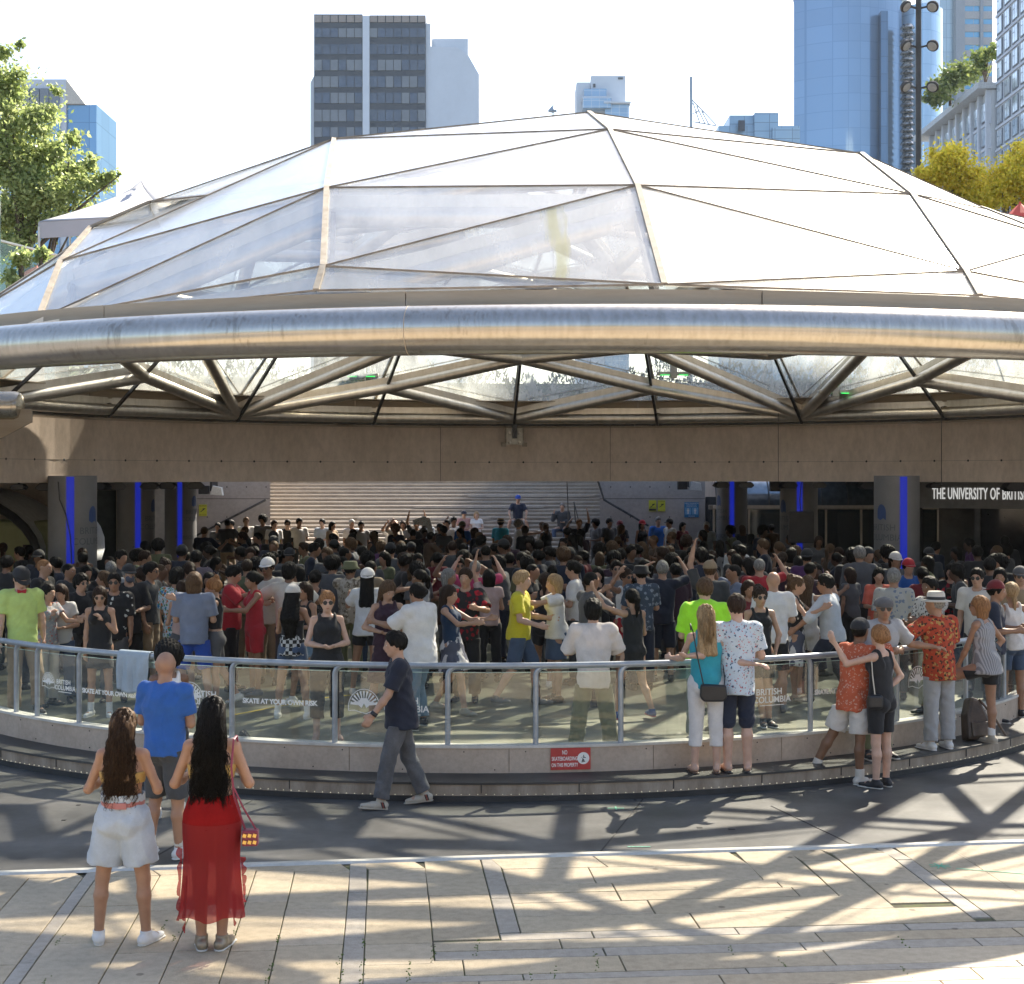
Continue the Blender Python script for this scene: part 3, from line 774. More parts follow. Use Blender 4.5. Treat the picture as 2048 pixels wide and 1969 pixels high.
for a, b, same, p, q in sorted(braces, key=lambda t: t[3][1] + t[4][1]):
    if (a-b).length < .25: continue
    if same:
        # slender rib blade, near side only
        if -4 <= p[0] <= 4: (thin).bar(a + Vector((0,0,.02)), b + Vector((0,0,.02)), .05, .16)
        continue
    nb += 1
    mb = MB() if nb <= 60 else restb
    if p[1] == 0: a = Vector((a.x*1.035, a.y*1.035, -.02))
    if q[1] == 0: b = Vector((b.x*1.035, b.y*1.035, -.02))
    mb.tube([a, b], .112, 14); mb.bar(a + Vector((0,0,.17)), b + Vector((0,0,.17)), .05, .14); 
    if nb <= 60: mb.build('brace_tube', M['tube'], dome, smooth='auto')
if restb.v: o = restb.build('brace_tube', M['tube'], dome, smooth='auto'); o['kind'] = 'stuff'
o = thin.build('rib_blade', M['darksteel'], dome); o['kind'] = 'stuff'
# far-side struts that reach the rim (thin, dark)
for i in (-10,-9,-8,9,8,-7,7,6,-6):
    a = rib_ang(i); p = dl(nd(i, 1 if i % 2 == 0 else 2)); q = Vector((DR*.985*math.sin(a), -DR*.985*math.cos(a), -.16))
    MB().bar(q, p + Vector((0,0,-.26)), .055, .055).build('strut', M['darksteel'], dome)

# bearing bracket in the middle of the beam, under the ring
a = PI + .002
def bearing(a, s_=1.0):
    c = ring(DR+.10, a, 0, DC)
    t = Vector((math.cos(a), math.sin(a), 0)); nn = Vector((-math.sin(a), math.cos(a), 0))   # nn points inwards (towards the centre)
    b = empty('bracket', (0,0,0)); b.parent = dome
    o3 = Vector((c.x, c.y, 0)) - Vector((DO.x, DO.y, 0))
    def P(x, z, d): return o3 + t*x + nn*d + Vector((0,0,z))
    pl = MB().obox(P(0,-.40,.12), t, nn, (0,0,1), .19, .02, .20).build('bracket', mat('bracket_grey', (.62,.58,.50), .5, var=.15, scale=9), dome); bpy.data.objects.remove(b)
    MB().obox(P(0,-.30,.22), t, nn, (0,0,1), .05, .09, .16).build('bearing_block', M['black'], pl)
    for sx in (-1, 1):
        MB().obox(P(.20*sx,-.40,.13), t, nn, (0,0,1), .012, .05, .21).build('bracket_wing', M['seam'], pl)
        MB().obox(P(.24*sx,-.60,.13), t, nn, (0,0,1), .05, .04, .045).build('bracket_foot', M['seam'], pl)
        for z in (-.34,-.55):
            MB().lathe(P(.11*sx, z, .14), [(.035,0),(.035,.03),(.02,.045)], 10, axis=nn).build('bolt', M['tube'], pl)
bearing(PI + .085)
# big side supports: capped tube ends with gusset plates
zc_ = 4.41; xe = -8.22
sa = MB().tube([dl((-14, 25.2, zc_)), dl((xe-.12, 25.2, zc_)), dl((xe-.04, 25.2, zc_)), dl((xe, 25.2, zc_))], [.25,.25,.22,.12], 24).build('support_arm', M['rim'], dome, smooth='auto')
MB().prism([(-9.6,zc_-.05),(-8.04,zc_-.05),(-8.04,zc_-.27),(-8.7,zc_-.62),(-9.6,zc_-1.0)], 25.10, 25.16, lambda u, v, d: dl((u, d, v))).build('gusset_plate', M['fascia'], sa)

# small floodlights clamped to the struts, with bird spikes and green lamps
green = emis('green_led', (.05,.9,.15), .55)
lampwhite = mat('lamp_white', (.62,.62,.58), .5, var=.1, scale=20)
for px, py, lab in [(400,800,'twin white light fitting with bird spikes on the leftmost far strut'),(724,745,'twin white light fitting with bird spikes, second strut from the left'),(1347,742,'twin white light fitting with bird spikes, right of the centre strut'),(1670,778,'twin white light fitting with spikes and a blue ring, rightmost far strut')]:
    Y = 32.6 if 600 < px < 1500 else 31.6
    p = at(px, py, Y)
    f = empty('light_fitting', p); tag(f, lab, 'light fitting', 'light fittings under the dome')
    MB().box(-.07,.07,-.10,.10,-.16,.16).build('clamp', lampwhite, f, bevel=.01)
    for sx in (-1, 1):
        h = MB().box(.06*sx if sx > 0 else -.36, .36 if sx > 0 else -.06, -.14,.10,-.10,-.03).build('lamp_head', lampwhite, f, bevel=.01)
        MB().box(min(.1*sx,.3*sx), max(.1*sx,.3*sx), -.15,-.141,-.11,-.095).build('lamp', green, h)
        mb = MB()
        for k in range(16):
            x = sx*(.08 + .017*k); mb.tube([(x,0,-.03),(x + rnd.uniform(-.05,.05), rnd.uniform(-.08,.08), .13+rnd.uniform(-.03,.05))], .004, 3)
        mb.build('bird_spikes', lampwhite, h)
    if px == 1670:
        MB().lathe((-.1,0,.22), [(.07,-.02),(.1,0),(.07,.02)], 12, axis=(0,1,0)).build('blue_ring', mat('blue_plastic',(.03,.12,.45),.4), f)

# ------------------------------------------------------------------ concrete ring beam and the deck behind it
BR0, BR1 = 10.80, 11.45
BZ0, BZ1 = 3.11, 4.62
beam = MB().arcbox(DC, BR0, BR1, BZ0, BZ1, PI*.47, PI*1.53, 90).build('ring_beam', M['beam']); tag(beam, 'curved brown concrete beam carrying the far half of the dome', 'concrete beam')
s_ = .79
for k in range(-19, 20):
    a = PI + k*s_/BR0 - .01
    c = ring(BR0-.003, a, 3.55, DC); MB().lathe(c, [(.024,0),(.017,.004)], 10, axis=(-math.sin(a), math.cos(a), 0)).build('tie_hole', M['matdark'], beam)
MB().arcbox(DC, BR0-.0025, BR0+.01, 3.548, 3.552, PI*.55, PI*1.45, 80).build('form_line', M['matdark'], beam)
for k in range(-6, 7):
    a = PI + k*.36 + .12
    MB().obox(ring(BR0+.0045, a, 3.86), (math.cos(a), math.sin(a), 0), (math.sin(a), -math.cos(a), 0), (0,0,1), .004, .006, .745).build('form_joint', M['matdark'], beam)
deckm = mat('deck_concrete', (.20,.18,.165), .85, var=.2, scale=1)
arc = [ring(BR1-.05, PI*.5 + PI*k/40, 0, DC) for k in range(41)]      # from +X side round the back to -X
poly = [(p.x, p.y) for p in arc] + [(-60, arc[-1].y), (-60, 44), (60, 44), (60, arc[0].y)]
mb = MB(); mb.prism(poly, BZ0+.12, 4.45, lambda u, v, d: (u, v, d))
dk = mb.build('street_deck', deckm); tag(dk, 'concrete street deck roofing the shaded crowd behind the dome', 'deck')
for (x0, x1) in ((-60,-10.4),(9.4,60)):
    o = MB().box(x0, x1, 44.02, 150, BZ0+.3, 4.44).build('street_deck', deckm); tag(o, 'concrete street deck to the %s of the open stairs' % ('left' if x0 < -20 else 'right'), 'deck')
# planter hedge on top of the beam
hm = mat('hedge_leaf', (.05,.075,.03), .7, var=.5, scale=20)
pl = MB().arcbox(DC, BR0+.1, BR0+.75, 4.625, 4.95, PI*.66, PI*1.34, 40).build('planter', M['beam']); tag(pl, 'long curved concrete planter on the beam behind the dome', 'planter')
V_, F_ = [], []
for k in range(16000):
    a = PI*rnd.uniform(.67, 1.33); r_ = BR0 + rnd.uniform(.1, .8); z = 4.9 + rnd.random()**1.6*.75*(1+.3*math.sin(a*37)+.25*math.sin(a*91))
    p = ring(r_, a, z, DC); l = rnd.uniform(.05,.13); d = Vector((rnd.gauss(0,.5), rnd.gauss(0,.5), 1)).normalized()*l; w = d.orthogonal().normalized()*l*.25
    w = Matrix.Rotation(rnd.uniform(0, 6.28), 3, d) @ w
    b = len(V_); V_ += [p-w, p+w, p+w*.4+d, p-w*.4+d]; F_.append((b,b+1,b+2,b+3))
core = MB().arcbox(DC, BR0+.25, BR0+.65, 4.9, 5.38, PI*.665, PI*1.335, 40); b = len(V_)
V_ += [Vector(v) for v in core.v]; F_ += [tuple(i+b for i in f) for f in core.f if len(f) == 4]
hg = mkobj('hedge', np_mesh('hedge', V_, F_), hm); tag(hg, 'dark ragged hedge growing in the planter behind the dome', 'hedge', kind='stuff')

# ------------------------------------------------------------------ columns with blue light strips and lettering
def wrapfn(r_, yaw, z): return lambda x, y, zz: Vector((r_*math.sin(yaw + x/r_), -r_*math.cos(yaw + x/r_), z + y))
navy = mat('column_ink', (.10,.11,.13), .6, var=.05); navb = mat('column_emblem', (.04,.08,.22), .6, var=.1)
cols = [(-8.35,28.5,-.09,1,'nearest column on the left with a blue light strip, BRITISH COLUMBIA and ROBSON SQUARE lettering'),
        (-9.15,36.5,.1,1,'middle column on the left, its blue strip above the dark crowd'),
        (-9.5,43.0,-.05,1,'farthest left column, pale and sunlit on its right, beside the yellow sign'),
        (7.77,30.3,.3,-1,'nearest column on the right with a wide blue light strip, left of the university sign'),
        (6.9,36.1,.05,-1,'middle column on the right, behind the hanging black screen'),
        (6.45,44.0,.0,-1,'farthest right column beside the blue sign on the wall')]
for (x, y, sy, side, lab) in cols:
    c = empty('column', (x, y, FL)); tag(c, lab, 'column', 'round columns under the deck')
    top = BZ0 + .13 - FL
    MB().lathe((0,0,0), [(.45,0),(.45,top)], 40).build('shaft', M['col'], c, smooth='auto')
    # blue strip faces the camera
    ya = math.atan2(x, y)*-1 + sy
    mb = MB()
    w = .07 if y < 34 else .065
    vs = []
    for k in range(5):
        a = ya - w/.45 + 2*w/.45*k/4
        vs += [Vector((.462*math.sin(a), -.462*math.cos(a), .75)), Vector((.462*math.sin(a), -.462*math.cos(a), top-.02))]
    mb.add(vs, [(2*k,2*k+2,2*k+3,2*k+1) for k in range(4)]); bs = mb.build('light_strip', M['blue'], c)
    so = bs.modifiers.new('s', 'SOLIDIFY'); so.thickness = .02
    # texts to the side that turns away from the strip
    ta = ya + side*1.05 if side > 0 else ya - 1.02
    f = lambda z: wrapfn(.4535, ta, z)
    text_obj('lettering', 'BRITISH', .18, f(2.02), navy, c); text_obj('lettering', 'COLUMBIA', .18, f(1.82), navy, c)
    text_obj('lettering', 'ROBSON SQUARE', .15, wrapfn(.4535, ta, 1.30), navy, c)
    mb = MB(); g = wrapfn(.4535, ta, 2.33)
    outl = [(.11*math.cos(t), .16*math.sin(t)) for t in [PI*k/10 for k in range(11)]] + [(-.11,-.12),(-.03,-.16),(.05,-.12),(.11,-.16)]
    vs = [g(u, v_, 0) for u, v_ in outl]; ce = g(0,0,0)
    mb.add([ce] + vs, [(0, i+1, (i+1) % len(vs)+1) for i in range(len(vs))]); mb.build('sun_emblem', navb, c)
# hanging cable on nearest left column
cb_ = MB(); x, y = -8.35, 28.5
cb_.tube([Vector((x-.12, y-.50, BZ0+.02)), Vector((x-.10,y-.49,2.8)), Vector((x+.02,y-.48,2.5)), Vector((x+.1,y-.47,2.1)), Vector((x+.12,y-.47,1.6))], .012, 6)
o = cb_.build('cable', M['black']); tag(o, 'thin black cable hanging down the nearest left column', 'cable')
# stage lights along the beam
for k, (px, w, tl) in enumerate([(38,.30,0),(92,.42,.3),(200,.42,-.3),(232,.42,.3),(300,.40,0),(335,.38,0),(391,.40,.2),(1442,.36,.2),(1493,.36,-.2),(1576,.40,.2),(1638,.36,-.2),(1735,.44,.2),(1778,.44,-.2),(1868,.30,.1),(2030,.55,.2)]):
    kx = (px-1024)/3000.0
    # far intersection with the beam circle
    A = 1+kx*kx; B = -2*(kx*DC[0]+DC[1]); Cc = DC[0]**2+DC[1]**2-(BR0+.35)**2
    Y = (-B + math.sqrt(max(0, B*B-4*A*Cc)))/(2*A); X = kx*Y
    f = empty('stage_light', (X, Y, BZ0)); side = 'left' if px < 1024 else 'right'
    tag(f, ['black stage light under the beam','black stage light under the beam'][0] + ', %s from the %s end of the row' % (['first','second','third','fourth','fifth','sixth','seventh','eighth'][k if k < 7 else 14-k], side), 'stage light', 'stage lights hung under the beam')
    f.rotation_euler = (0, 0, tl)
    h = w*.42
    MB().prism([(-w/2,-h*.2),(-w*.28,h*.35),(w*.28,h*.4),(w/2,-h*.1),(w*.34,-h*.5),(-w*.3,-h*.5)], -.12, .12, lambda u, v_, d: (u, d, v_-.07)).build('lamp_housing', M['black'], f, bevel=.012)
    MB().box(-.02,.02,-.02,.02,-.06,.13).build('yoke', M['black'], f)
for px, py, lab in [(422,982,'twin grey floodlight on the left wall above the yellow sign'),(1376,973,'twin grey floodlight on the right wall above the blue sign')]:
    p = at(px, py, 46.2); f = empty('wall_floodlight', p); tag(f, lab, 'floodlight', 'floodlights on the stair walls')
    MB().box(-.34,-.04,-.25,0,-.1,.16).build('lamp_housing', M['black'], f, bevel=.02)
    MB().prism([(.02,-.12),(.40,-.14),(.36,.10),(.1,.16)], -.25, 0, lambda u, v_, d: (u, d, v_)).build('lamp_housing', lampwhite, f, bevel=.01)
    MB().box(-.03,.03,-.03,.9,-.02,.3).build('mount', M['black'], f)
# black screen hanging in front of the middle right column
p = at(1602, 1055, 34.0)
s_ = empty('hanging_screen', p); tag(s_, 'square black screen hanging in front of the middle right column', 'screen')
MB().box(-.285,.285,-.06,.06,-.36,.36).build('panel', M['black'], s_, bevel=.02)
MB().tube([(0,0,.36),(-.03,0,.6),(.02,0,1.2),(0,0,1.6)], .012, 6).build('cable', M['black'], s_)
p = at(1550, 972, 35.0)
o = MB().box(p.x-.12, p.x+.12, p.y-.1, p.y+.1, p.z-.13, p.z+.28).build('speaker', M['black'], bevel=.02); tag(o, 'small black speaker box under the beam left of the screen column', 'speaker')

# ------------------------------------------------------------------ stairs and side walls
pink = mat('stair_concrete', (.36,.32,.275), .8, scale=2.5, col2=(.44,.395,.34), bump=.1, bscale=60)
wallm = mat('stair_wall_concrete', (.40,.345,.30), .8, scale=1.2, col2=(.47,.41,.36), bump=.15, bscale=60)
V0Y = 46.6; RI = .125; TRD = .44
stairs = empty('grand_stairs', (-2.4, V0Y, FL)); tag(stairs, 'wide flight of pinkish concrete steps rising behind the crowd', 'stairs')
XL, XR = -7.62, 2.75
for k in range(30):
    z0, z1 = FL + k*RI, FL + (k+1)*RI; y = V0Y + k*TRD
    xr = .059*y + (1.9 - .32*k if k < 6 else 0); xl = -.1625*y
    sb = MB().box(xl+2.4, xr+2.4, y-V0Y+.05, 30*TRD+2, z0-FL+.001, z1-FL-.045)
    sb.box(xl+2.4, xr+2.4, y-V0Y, 30*TRD+2, z1-FL-.0449, z1-FL-.001).build('step', pink, stairs)
    if k in (9,12,15,18):       # staggered lighter blocks where the ramp crosses
        x0_ = -7.2 + (k-9)*.62; MB().box(x0_+2.4, x0_+4.6+2.4, y-V0Y-.18, y-V0Y+.3, z0-FL+.03, z1-FL+.004).build('ramp_block', pink, stairs)
# ramp that cuts across the steps: sloping slab made of overlapping wedges
for x0, x1, lab in ((-10.6, XL-.02, 'left'), (XR+.02, 6.1, 'right')):
    w = empty('stair_wall', ((x0+x1)/2, V0Y+.8, FL)); tag(w, 'plain concrete wall with a dark handrail on the %s of the stairs' % lab, 'wall')
    xc = (x0+x1)/2
    yb = V0Y+14.8
    pl_ = [(x0-xc,0),(x1-xc,0),(-.1625*yb-.05-xc,14),(x0-6-xc,14)] if lab == 'left' else [(x0-xc,0),(x1-xc,0),(x1+3-xc,14),(.059*yb+.05-xc,14)]
    MB().prism(pl_, -.1, 5.2, lambda u, v, d: (u, v, d)).build('wall_panel', wallm, w)
    MB().box(x0-xc, x1-xc, -.004, .002, 2.32, 2.335).build('form_line', M['matdark'], w)
    for i in range(5):
        for j in range(3):
            MB().lathe((x0-xc+.35+i*.62, -.001, .8+j*.95), [(.022,0),(.015,.004)], 8, axis=(0,-1,0)).build('tie_hole', M['matdark'], w)
    if lab == 'left': a, b = at(392,1072,V0Y+.6), at(532,1000,V0Y+.6); c = None
    else: a, b = at(1297,1052,V0Y+.6), at(1208,1000,V0Y+.6)
    o3 = Vector((xc, V0Y+.8, FL))
    pts = [a-o3, b-o3]
    if lab == 'right': pts.append(at(1196,962,V0Y+.6)-o3)
    MB().tube(pts, .035, 8).build('handrail', M['darksteel'], w)
# handrail posts on the stairs
hr = empty('stair_handrail', at(1130,1030,V0Y+3.2)); tag(hr, 'thin dark handrail posts on the right half of the stairs', 'handrail')
o3 = hr.location
for px in (1137,1151): 
    a, b = at(px, 1045, V0Y+3.2), at(px-3, 962 if px == 1137 else 1004, V0Y+3.2); MB().tube([a-o3, b-o3], .02, 6).build('post', M['darksteel'], hr)
a, b = at(1148,1004,V0Y+3.2), at(1158,1045,V0Y+3.0); MB().tube([a-o3, b-o3], .018, 6).build('rail', M['darksteel'], hr)
# signs
yel = mat('sign_yellow', (.62,.60,.05), .5, var=.05); blu = mat('sign_blue', (.05,.22,.42), .5, var=.05)
def wsign(px, py, w, h, m, lab, lines, arrow=None, ink=None, Y=V0Y+.78):
    p = at(px, py, Y); s_ = empty('sign', p); tag(s_, lab, 'sign')
    MB().box(-w/2,w/2,-.015,0,-h/2,h/2).build('panel', m, s_)
    for t, z, sz in lines: text_obj('lettering', t, sz, lambda x, y, zz, z=z: Vector((x, -.017, z+y)), ink or M['black'], s_)
    return s_
s1 = wsign(406,1021,.25,.36,yel,'yellow caution sign on the left stair wall',[('CAUTION',.135,.052),('WATCH STEP',-.14,.036)])
s2 = wsign(1305,1012,.235,.35,yel,'left one of two yellow caution signs on the right stair wall',[('CAUTION',-.06,.045)])
MB().box(-.11,.11,-.0175,-.0155,-.16,-.09).build('bar', M['black'], s2)
s3 = wsign(1323,1012,.235,.35,yel,'right one of two yellow caution signs on the right stair wall',[('CAUTION',.135,.045),('WATCH STEP',-.14,.034)])
for s_ in (s1, s2, s3):
    mb = MB(); mb.bar((-.07,-.0185,-.05),(.07,-.0185,.06),.002,.022,up=(0,0,1)); mb.bar((-.01,-.0185,.04),(.05,-.0185,.045),.002,.03); mb.build('pictogram', M['black'], s_)
s4 = wsign(1383,1020,.46,.48,blu,'blue public washrooms sign with two white figures on the right stair wall',[('PUBLIC WASHROOMS',.20,.045),('OPEN EVERY DAY',.15,.04),('PLEASE KEEP CLEAN',.105,.036)],ink=M['white'])
for sx in (-1,1):
    MB().box(.11*sx-.095,.11*sx+.095,-.0175,-.0155,-.15,.07).build('frame', mat('sign_light_blue',(.2,.42,.62),.5), s4)
    mb = MB(); mb.box(.11*sx-.02,.11*sx+.02,-.0195,-.018,-.13,-.01); mb.box(.11*sx-.035,.11*sx+.035,-.0195,-.018,-.05,.01); mb.lathe((.11*sx,-.018,.035),[(.018,0),(.018,.002)],12,axis=(0,-1,0)); mb.build('pictogram', M['white'], s4)
MB().box(-.1,.1,-.0195,-.0175,-.205,-.195).build('arrow', M['white'], s4)

# ------------------------------------------------------------------ right: glass canopy, shop fronts, university sign
shop = empty('shop_front', (9.5, 46.6, FL)); shop.scale = (1, 1, .77); tag(shop, 'dim glazed shop front with brown doors behind the right columns', 'shop front')
dg = mat('shop_dark', (.045,.045,.045), .5, var=.3); tanp = mat('shop_tan', (.20,.14,.09), .6, var=.2); shopg = glass_mat('shop_glass', (.5,.55,.55), .9, .05, dirt=.03)
MB().box(-3.35,6,.9,1.1,0,3.1).build('back_wall', dg, shop)
for x0, x1, m in [(-2.6,-2.2,tanp),(-1.6,-.5,tanp),(.15,.45,dg),(.8,1.7,tanp),(2.1,2.5,tanp),(3,4,tanp)]:
    MB().box(x0, x1, .5, .88, 0, 2.45).build('door_panel', m, shop)
for x in (-3.2,-2.1,-1.0,.3,1.4,2.6,3.8,5): MB().box(x-.03,x+.03,.2,.3,0,2.6).build('mullion', M['tube'], shop)
MB().box(-3.3,6,.23,.26,0,2.6).build('glazing', shopg, shop)
MB().box(-3.35,6,.1,.4,2.6,2.78).build('header', M['seam'], shop)
can = empty('glass_canopy', (9.8, 45.4, FL+2.14)); tag(can, 'curved glass canopy with dark ribs between the right columns', 'canopy')
cg = mat('canopy_glass', (.30,.34,.37), .14, metal=.7, var=.2)
mb = MB(); N_ = 12
vs = []
for i in range(11):
    for k in range(N_+1):
        t = k/N_*R(75); vs.append((-3.6+i*.8, -.9*math.cos(t)+1.0, .9*math.sin(t)))
mb.add(vs, [(i*(N_+1)+k, (i+1)*(N_+1)+k, (i+1)*(N_+1)+k+1, i*(N_+1)+k+1) for i in range(10) for k in range(N_)])
mb.build('canopy_glass', cg, can, smooth=True)
for i in range(11):
    pts = [(-3.6+i*.8, -.92*math.cos(k/8*R(75))+1.0, .92*math.sin(k/8*R(75))) for k in range(9)]
    MB().tube(pts, .02, 6).build('canopy_rib', M['darksteel'], can)
MB().box(-3.7,4.5,.03,.12,-.08,.02).build('gutter', M['tube'], can)
us = empty('university_hall', (9.0, 33.2, FL)); tag(us, 'dark shop building with THE UNIVERSITY OF BRITISH COLUMBIA lettering at the right', 'building')
A_ = Vector((0,0,0)); Bp = Vector((8.8, -5.6, 0)); dirn = (Bp-A_).normalized(); nn = Vector((dirn.y, -dirn.x, 0))     # nn towards the camera
if nn.y > 0: nn = -nn
bandm = mat('sign_band', (.15,.15,.15), .5, var=.1)
MB().obox((A_+Bp)/2 + Vector((0,0,2.68)), dirn, nn, (0,0,1), (Bp-A_).length/2, .12, .33).build('sign_band', bandm, us)
MB().obox((A_+Bp)/2 - nn*1.6 + Vector((0,0,1.35)), dirn, nn, (0,0,1), (Bp-A_).length/2, .1, 1.25).build('back_wall', mat('hall_inner',(.10,.085,.07),.7,var=.3,scale=2), us)
ub_ = mat('hall_glass', (.02,.02,.022), .08, var=.3)
for k in range(8):
    t = (k+.5)/8; c = A_ + (Bp-A_)*t
    if k in (1,2,5):
        MB().obox(c + Vector((0,0,1.3)), dirn, nn, (0,0,1), .62, .03, 1.3).build('glazing', ub_, us)
    MB().obox(A_ + (Bp-A_)*(k/8) + Vector((0,0,1.3)), dirn, nn, (0,0,1), .06, .08, 1.3).build('pillar', dg, us)
def usfn(x, y, z): return A_ + dirn*(.34 + x*.43) + nn*(.125+z) + Vector((0,0,2.66+y))
text_obj('lettering', 'THE UNIVERSITY OF BRITISH COLUMBIA', .355, usfn, emis('lit_letter', (.9,.9,.88), .18), us, extrude=.02, offset=.002, align='LEFT', spacing=1.06)

# ------------------------------------------------------------------ left: green kiosk, curved canopy, windows
gk = empty('green_kiosk', (-13.2, 37.8, FL)); tag(gk, 'pale green kiosk with a rounded top edge at the far left', 'kiosk')
gm = mat('kiosk_green', (.34,.38,.20), .7, var=.06)
MB().box(-3,2.0,-.2,1.6,0,1.92).build('wall_panel', gm, gk, bevel=.12)
MB().box(.95,1.45,-.225,-.203,1.05,1.33).build('notice', M['black'], gk); MB().box(1.0,1.4,-.23,-.226,1.22,1.28).build('notice_stripe', mat('notice_orange',(.5,.2,.06),.6), gk)
cn = empty('curved_canopy', (-12.6, 39.5, FL)); tag(cn, 'white curved canopy with a dark edge above the green kiosk at left', 'canopy')
mb = MB(); vs = []
for i in range(9):
    t = R(20)+R(85)*i/8
    for y in (-2.5, 3.5): vs.append((-1.9+3.3*math.sin(t)*.92-.2, y, 1.1+1.75*math.cos(t)*1.0))
mb.add(vs, [(2*i,2*i+2,2*i+3,2*i+1) for i in range(8)]); c_ = mb.build('canopy_panel', mat('canopy_white',(.62,.66,.68),.4,var=.08), cn, smooth=True)
so = c_.modifiers.new('s','SOLIDIFY'); so.thickness = .05
pts = [(-2.1+3.5*math.sin(R(5)+R(100)*i/10)*.92-.2, -2.6, 1.05+1.72*math.cos(R(5)+R(100)*i/10)) for i in range(11)]
MB().tube(pts, .11, 8).build('edge_rib', M['black'], cn)
lw = empty('left_shop_front', (-11.2, 46.4, FL)); tag(lw, 'pale glazed shop windows between the left columns', 'shop front')
pale = mat('pale_wall', (.55,.52,.47), .7, var=.08)
MB().box(-9,.6,.6,.8,0,4.3).build('back_wall', pale, lw)
for x in (-7.5,-6,-4.6,-3.4,-2.2,-1.1,-.2): MB().box(x-.05,x+.05,.4,.55,0,2.8).build('mullion', M['tube'], lw)
for i, x in enumerate((-6.7,-5.3,-4,-2.8,-1.65,-.65)): MB().box(x-.5,x+.45,.56,.59,.1,2.6).build('window', mat('lit_window_glass' if i % 2 else 'dim_window_glass', (.55,.60,.58) if i % 2 else (.12,.14,.14), .2, var=.1), lw)  # windows alternate between a pale and a dark glass colour
MB().box(-9,.6,-.3,.3,2.82,3.0).build('header', M['col'], lw)
mb = MB().box(-24,-11.6,34,34.3,0,3.2); o = mb.build('side_wall', wallm); tag(o, 'dull concrete side wall at the far left under the deck', 'wall'); o.location = (0,6,FL)
# ------------------------------------------------------------------ background buildings
def bz(py, Y): return CAM_H - (py-951)/3000.0*Y
def bx(px, Y): return (px-1024)/3000.0*Y
def pxbox(Y, x0, x1, y0, y1, depth, mb=None, base=None):
    mb = mb or MB(); return mb.box(bx(x0,Y), bx(x1,Y), Y, Y+depth, bz(y1,Y) if base is None else base, bz(y0,Y))
def facade(name, col, rough=.25, metal=.3, gx=0, gz=0, var=.08, line=(.2,.25,.3), spec=.5):
    """curtain wall: horizontal and vertical joint lines in metres"""
    if (name,) in _MC: return _MC[(name,)]
    m, N, L, P = newmat(name); tc = N.new('ShaderNodeTexCoord')
    b = N.new('ShaderNodeTexBrick'); b.inputs['Scale'].default_value = 1
    b.offset = 0; b.inputs['Brick Width'].default_value = gx; b.inputs['Row Height'].default_value = gz; b.inputs['Mortar Size'].default_value = .06
    b.inputs['Color1'].default_value = tuple(c*(1-var) for c in col)+(1,); b.inputs['Color2'].default_value = tuple(min(1,c*(1+var)) for c in col)+(1,)
    b.inputs['Mortar'].default_value = tuple(line)+(1,)
    sp = N.new('ShaderNodeSeparateXYZ'); cb = N.new('ShaderNodeCombineXYZ'); ad = N.new('ShaderNodeMath'); ad.operation = 'ADD'
    L.new(tc.outputs['Object'], sp.inputs[0]); L.new(sp.outputs[0], ad.inputs[0]); L.new(sp.outputs[1], ad.inputs[1]); L.new(ad.outputs[0], cb.inputs[0]); L.new(sp.outputs[2], cb.inputs[1])
    L.new(cb.outputs[0], b.inputs['Vector']); L.new(b.outputs[0], P.inputs['Base Color'])
    P.inputs['Roughness'].default_value = rough; P.inputs['Metallic'].default_value = metal; P.inputs['Specular IOR Level'].default_value = spec
    _MC[(name,)] = m; return m
# dark twin-slab tower
Y = 310.0
dtw = empty('office_tower', (bx(790,Y), Y, 0)); tag(dtw, 'dark glass office tower with a pale vertical fin and a blank white flank', 'tower')
def rel(e): return lambda mb: [setattr(mb, 'v', [(v[0]-e.location.x, v[1]-e.location.y, v[2]-e.location.z) for v in mb.v]), mb][1]
rd = rel(dtw)
darkg = mat('tower_dark_glass', (.10,.12,.155), .35, metal=.2, var=.1, scale=.2)
spn = mat('tower_spandrel', (.026,.036,.058), .5, var=.1); winA = mat('tower_window_blind', (.15,.17,.20), .4, var=.1, scale=.3); winB = mat('tower_window_dark', (.06,.08,.12), .2, metal=.2, var=.15, scale=.3)
winT = mat('tower_window_top', (.26,.22,.20), .5, var=.1)
palew = mat('tower_white_wall', (.56,.61,.68), .7, var=.04, scale=.1)
rd(pxbox(Y,628,725,29,300,16,base=0)).build('left_slab', spn, dtw); rd(pxbox(Y,739,851,31,300,16,base=0)).build('right_slab', spn, dtw)
rd(pxbox(Y-.6,725.2,738.8,32,300,14,base=0)).build('fin', palew, dtw)
rd(MB().prism([(bx(851.2,Y),0),(bx(851.2,Y),bz(46,Y)),(bx(861,Y),bz(46,Y)),(bx(861,Y),bz(92,Y)),(bx(915,Y),bz(94,Y)),(bx(936,Y),bz(109,Y)),(bx(958,Y),bz(148,Y)),(bx(959,Y),0)], Y+.5, Y+18, lambda u,v,d:(u,d,v))).build('flank_wall', palew, dtw)
rd(pxbox(Y+6,863,936,78,112,8)).build('penthouse', mat('penthouse_grey',(.40,.46,.54),.7,var=.05), dtw)
rd(MB().prism([(bx(619,Y),0),(bx(619.5,Y),bz(163,Y)),(bx(628,Y),bz(147,Y)),(bx(628,Y),0)], Y+1, Y+14, lambda u,v,d:(u,d,v))).build('side_wall', palew, dtw)
rows = [(57,75),(89,109),(120,141),(153,175),(186,207),(220,243),(255,274)]
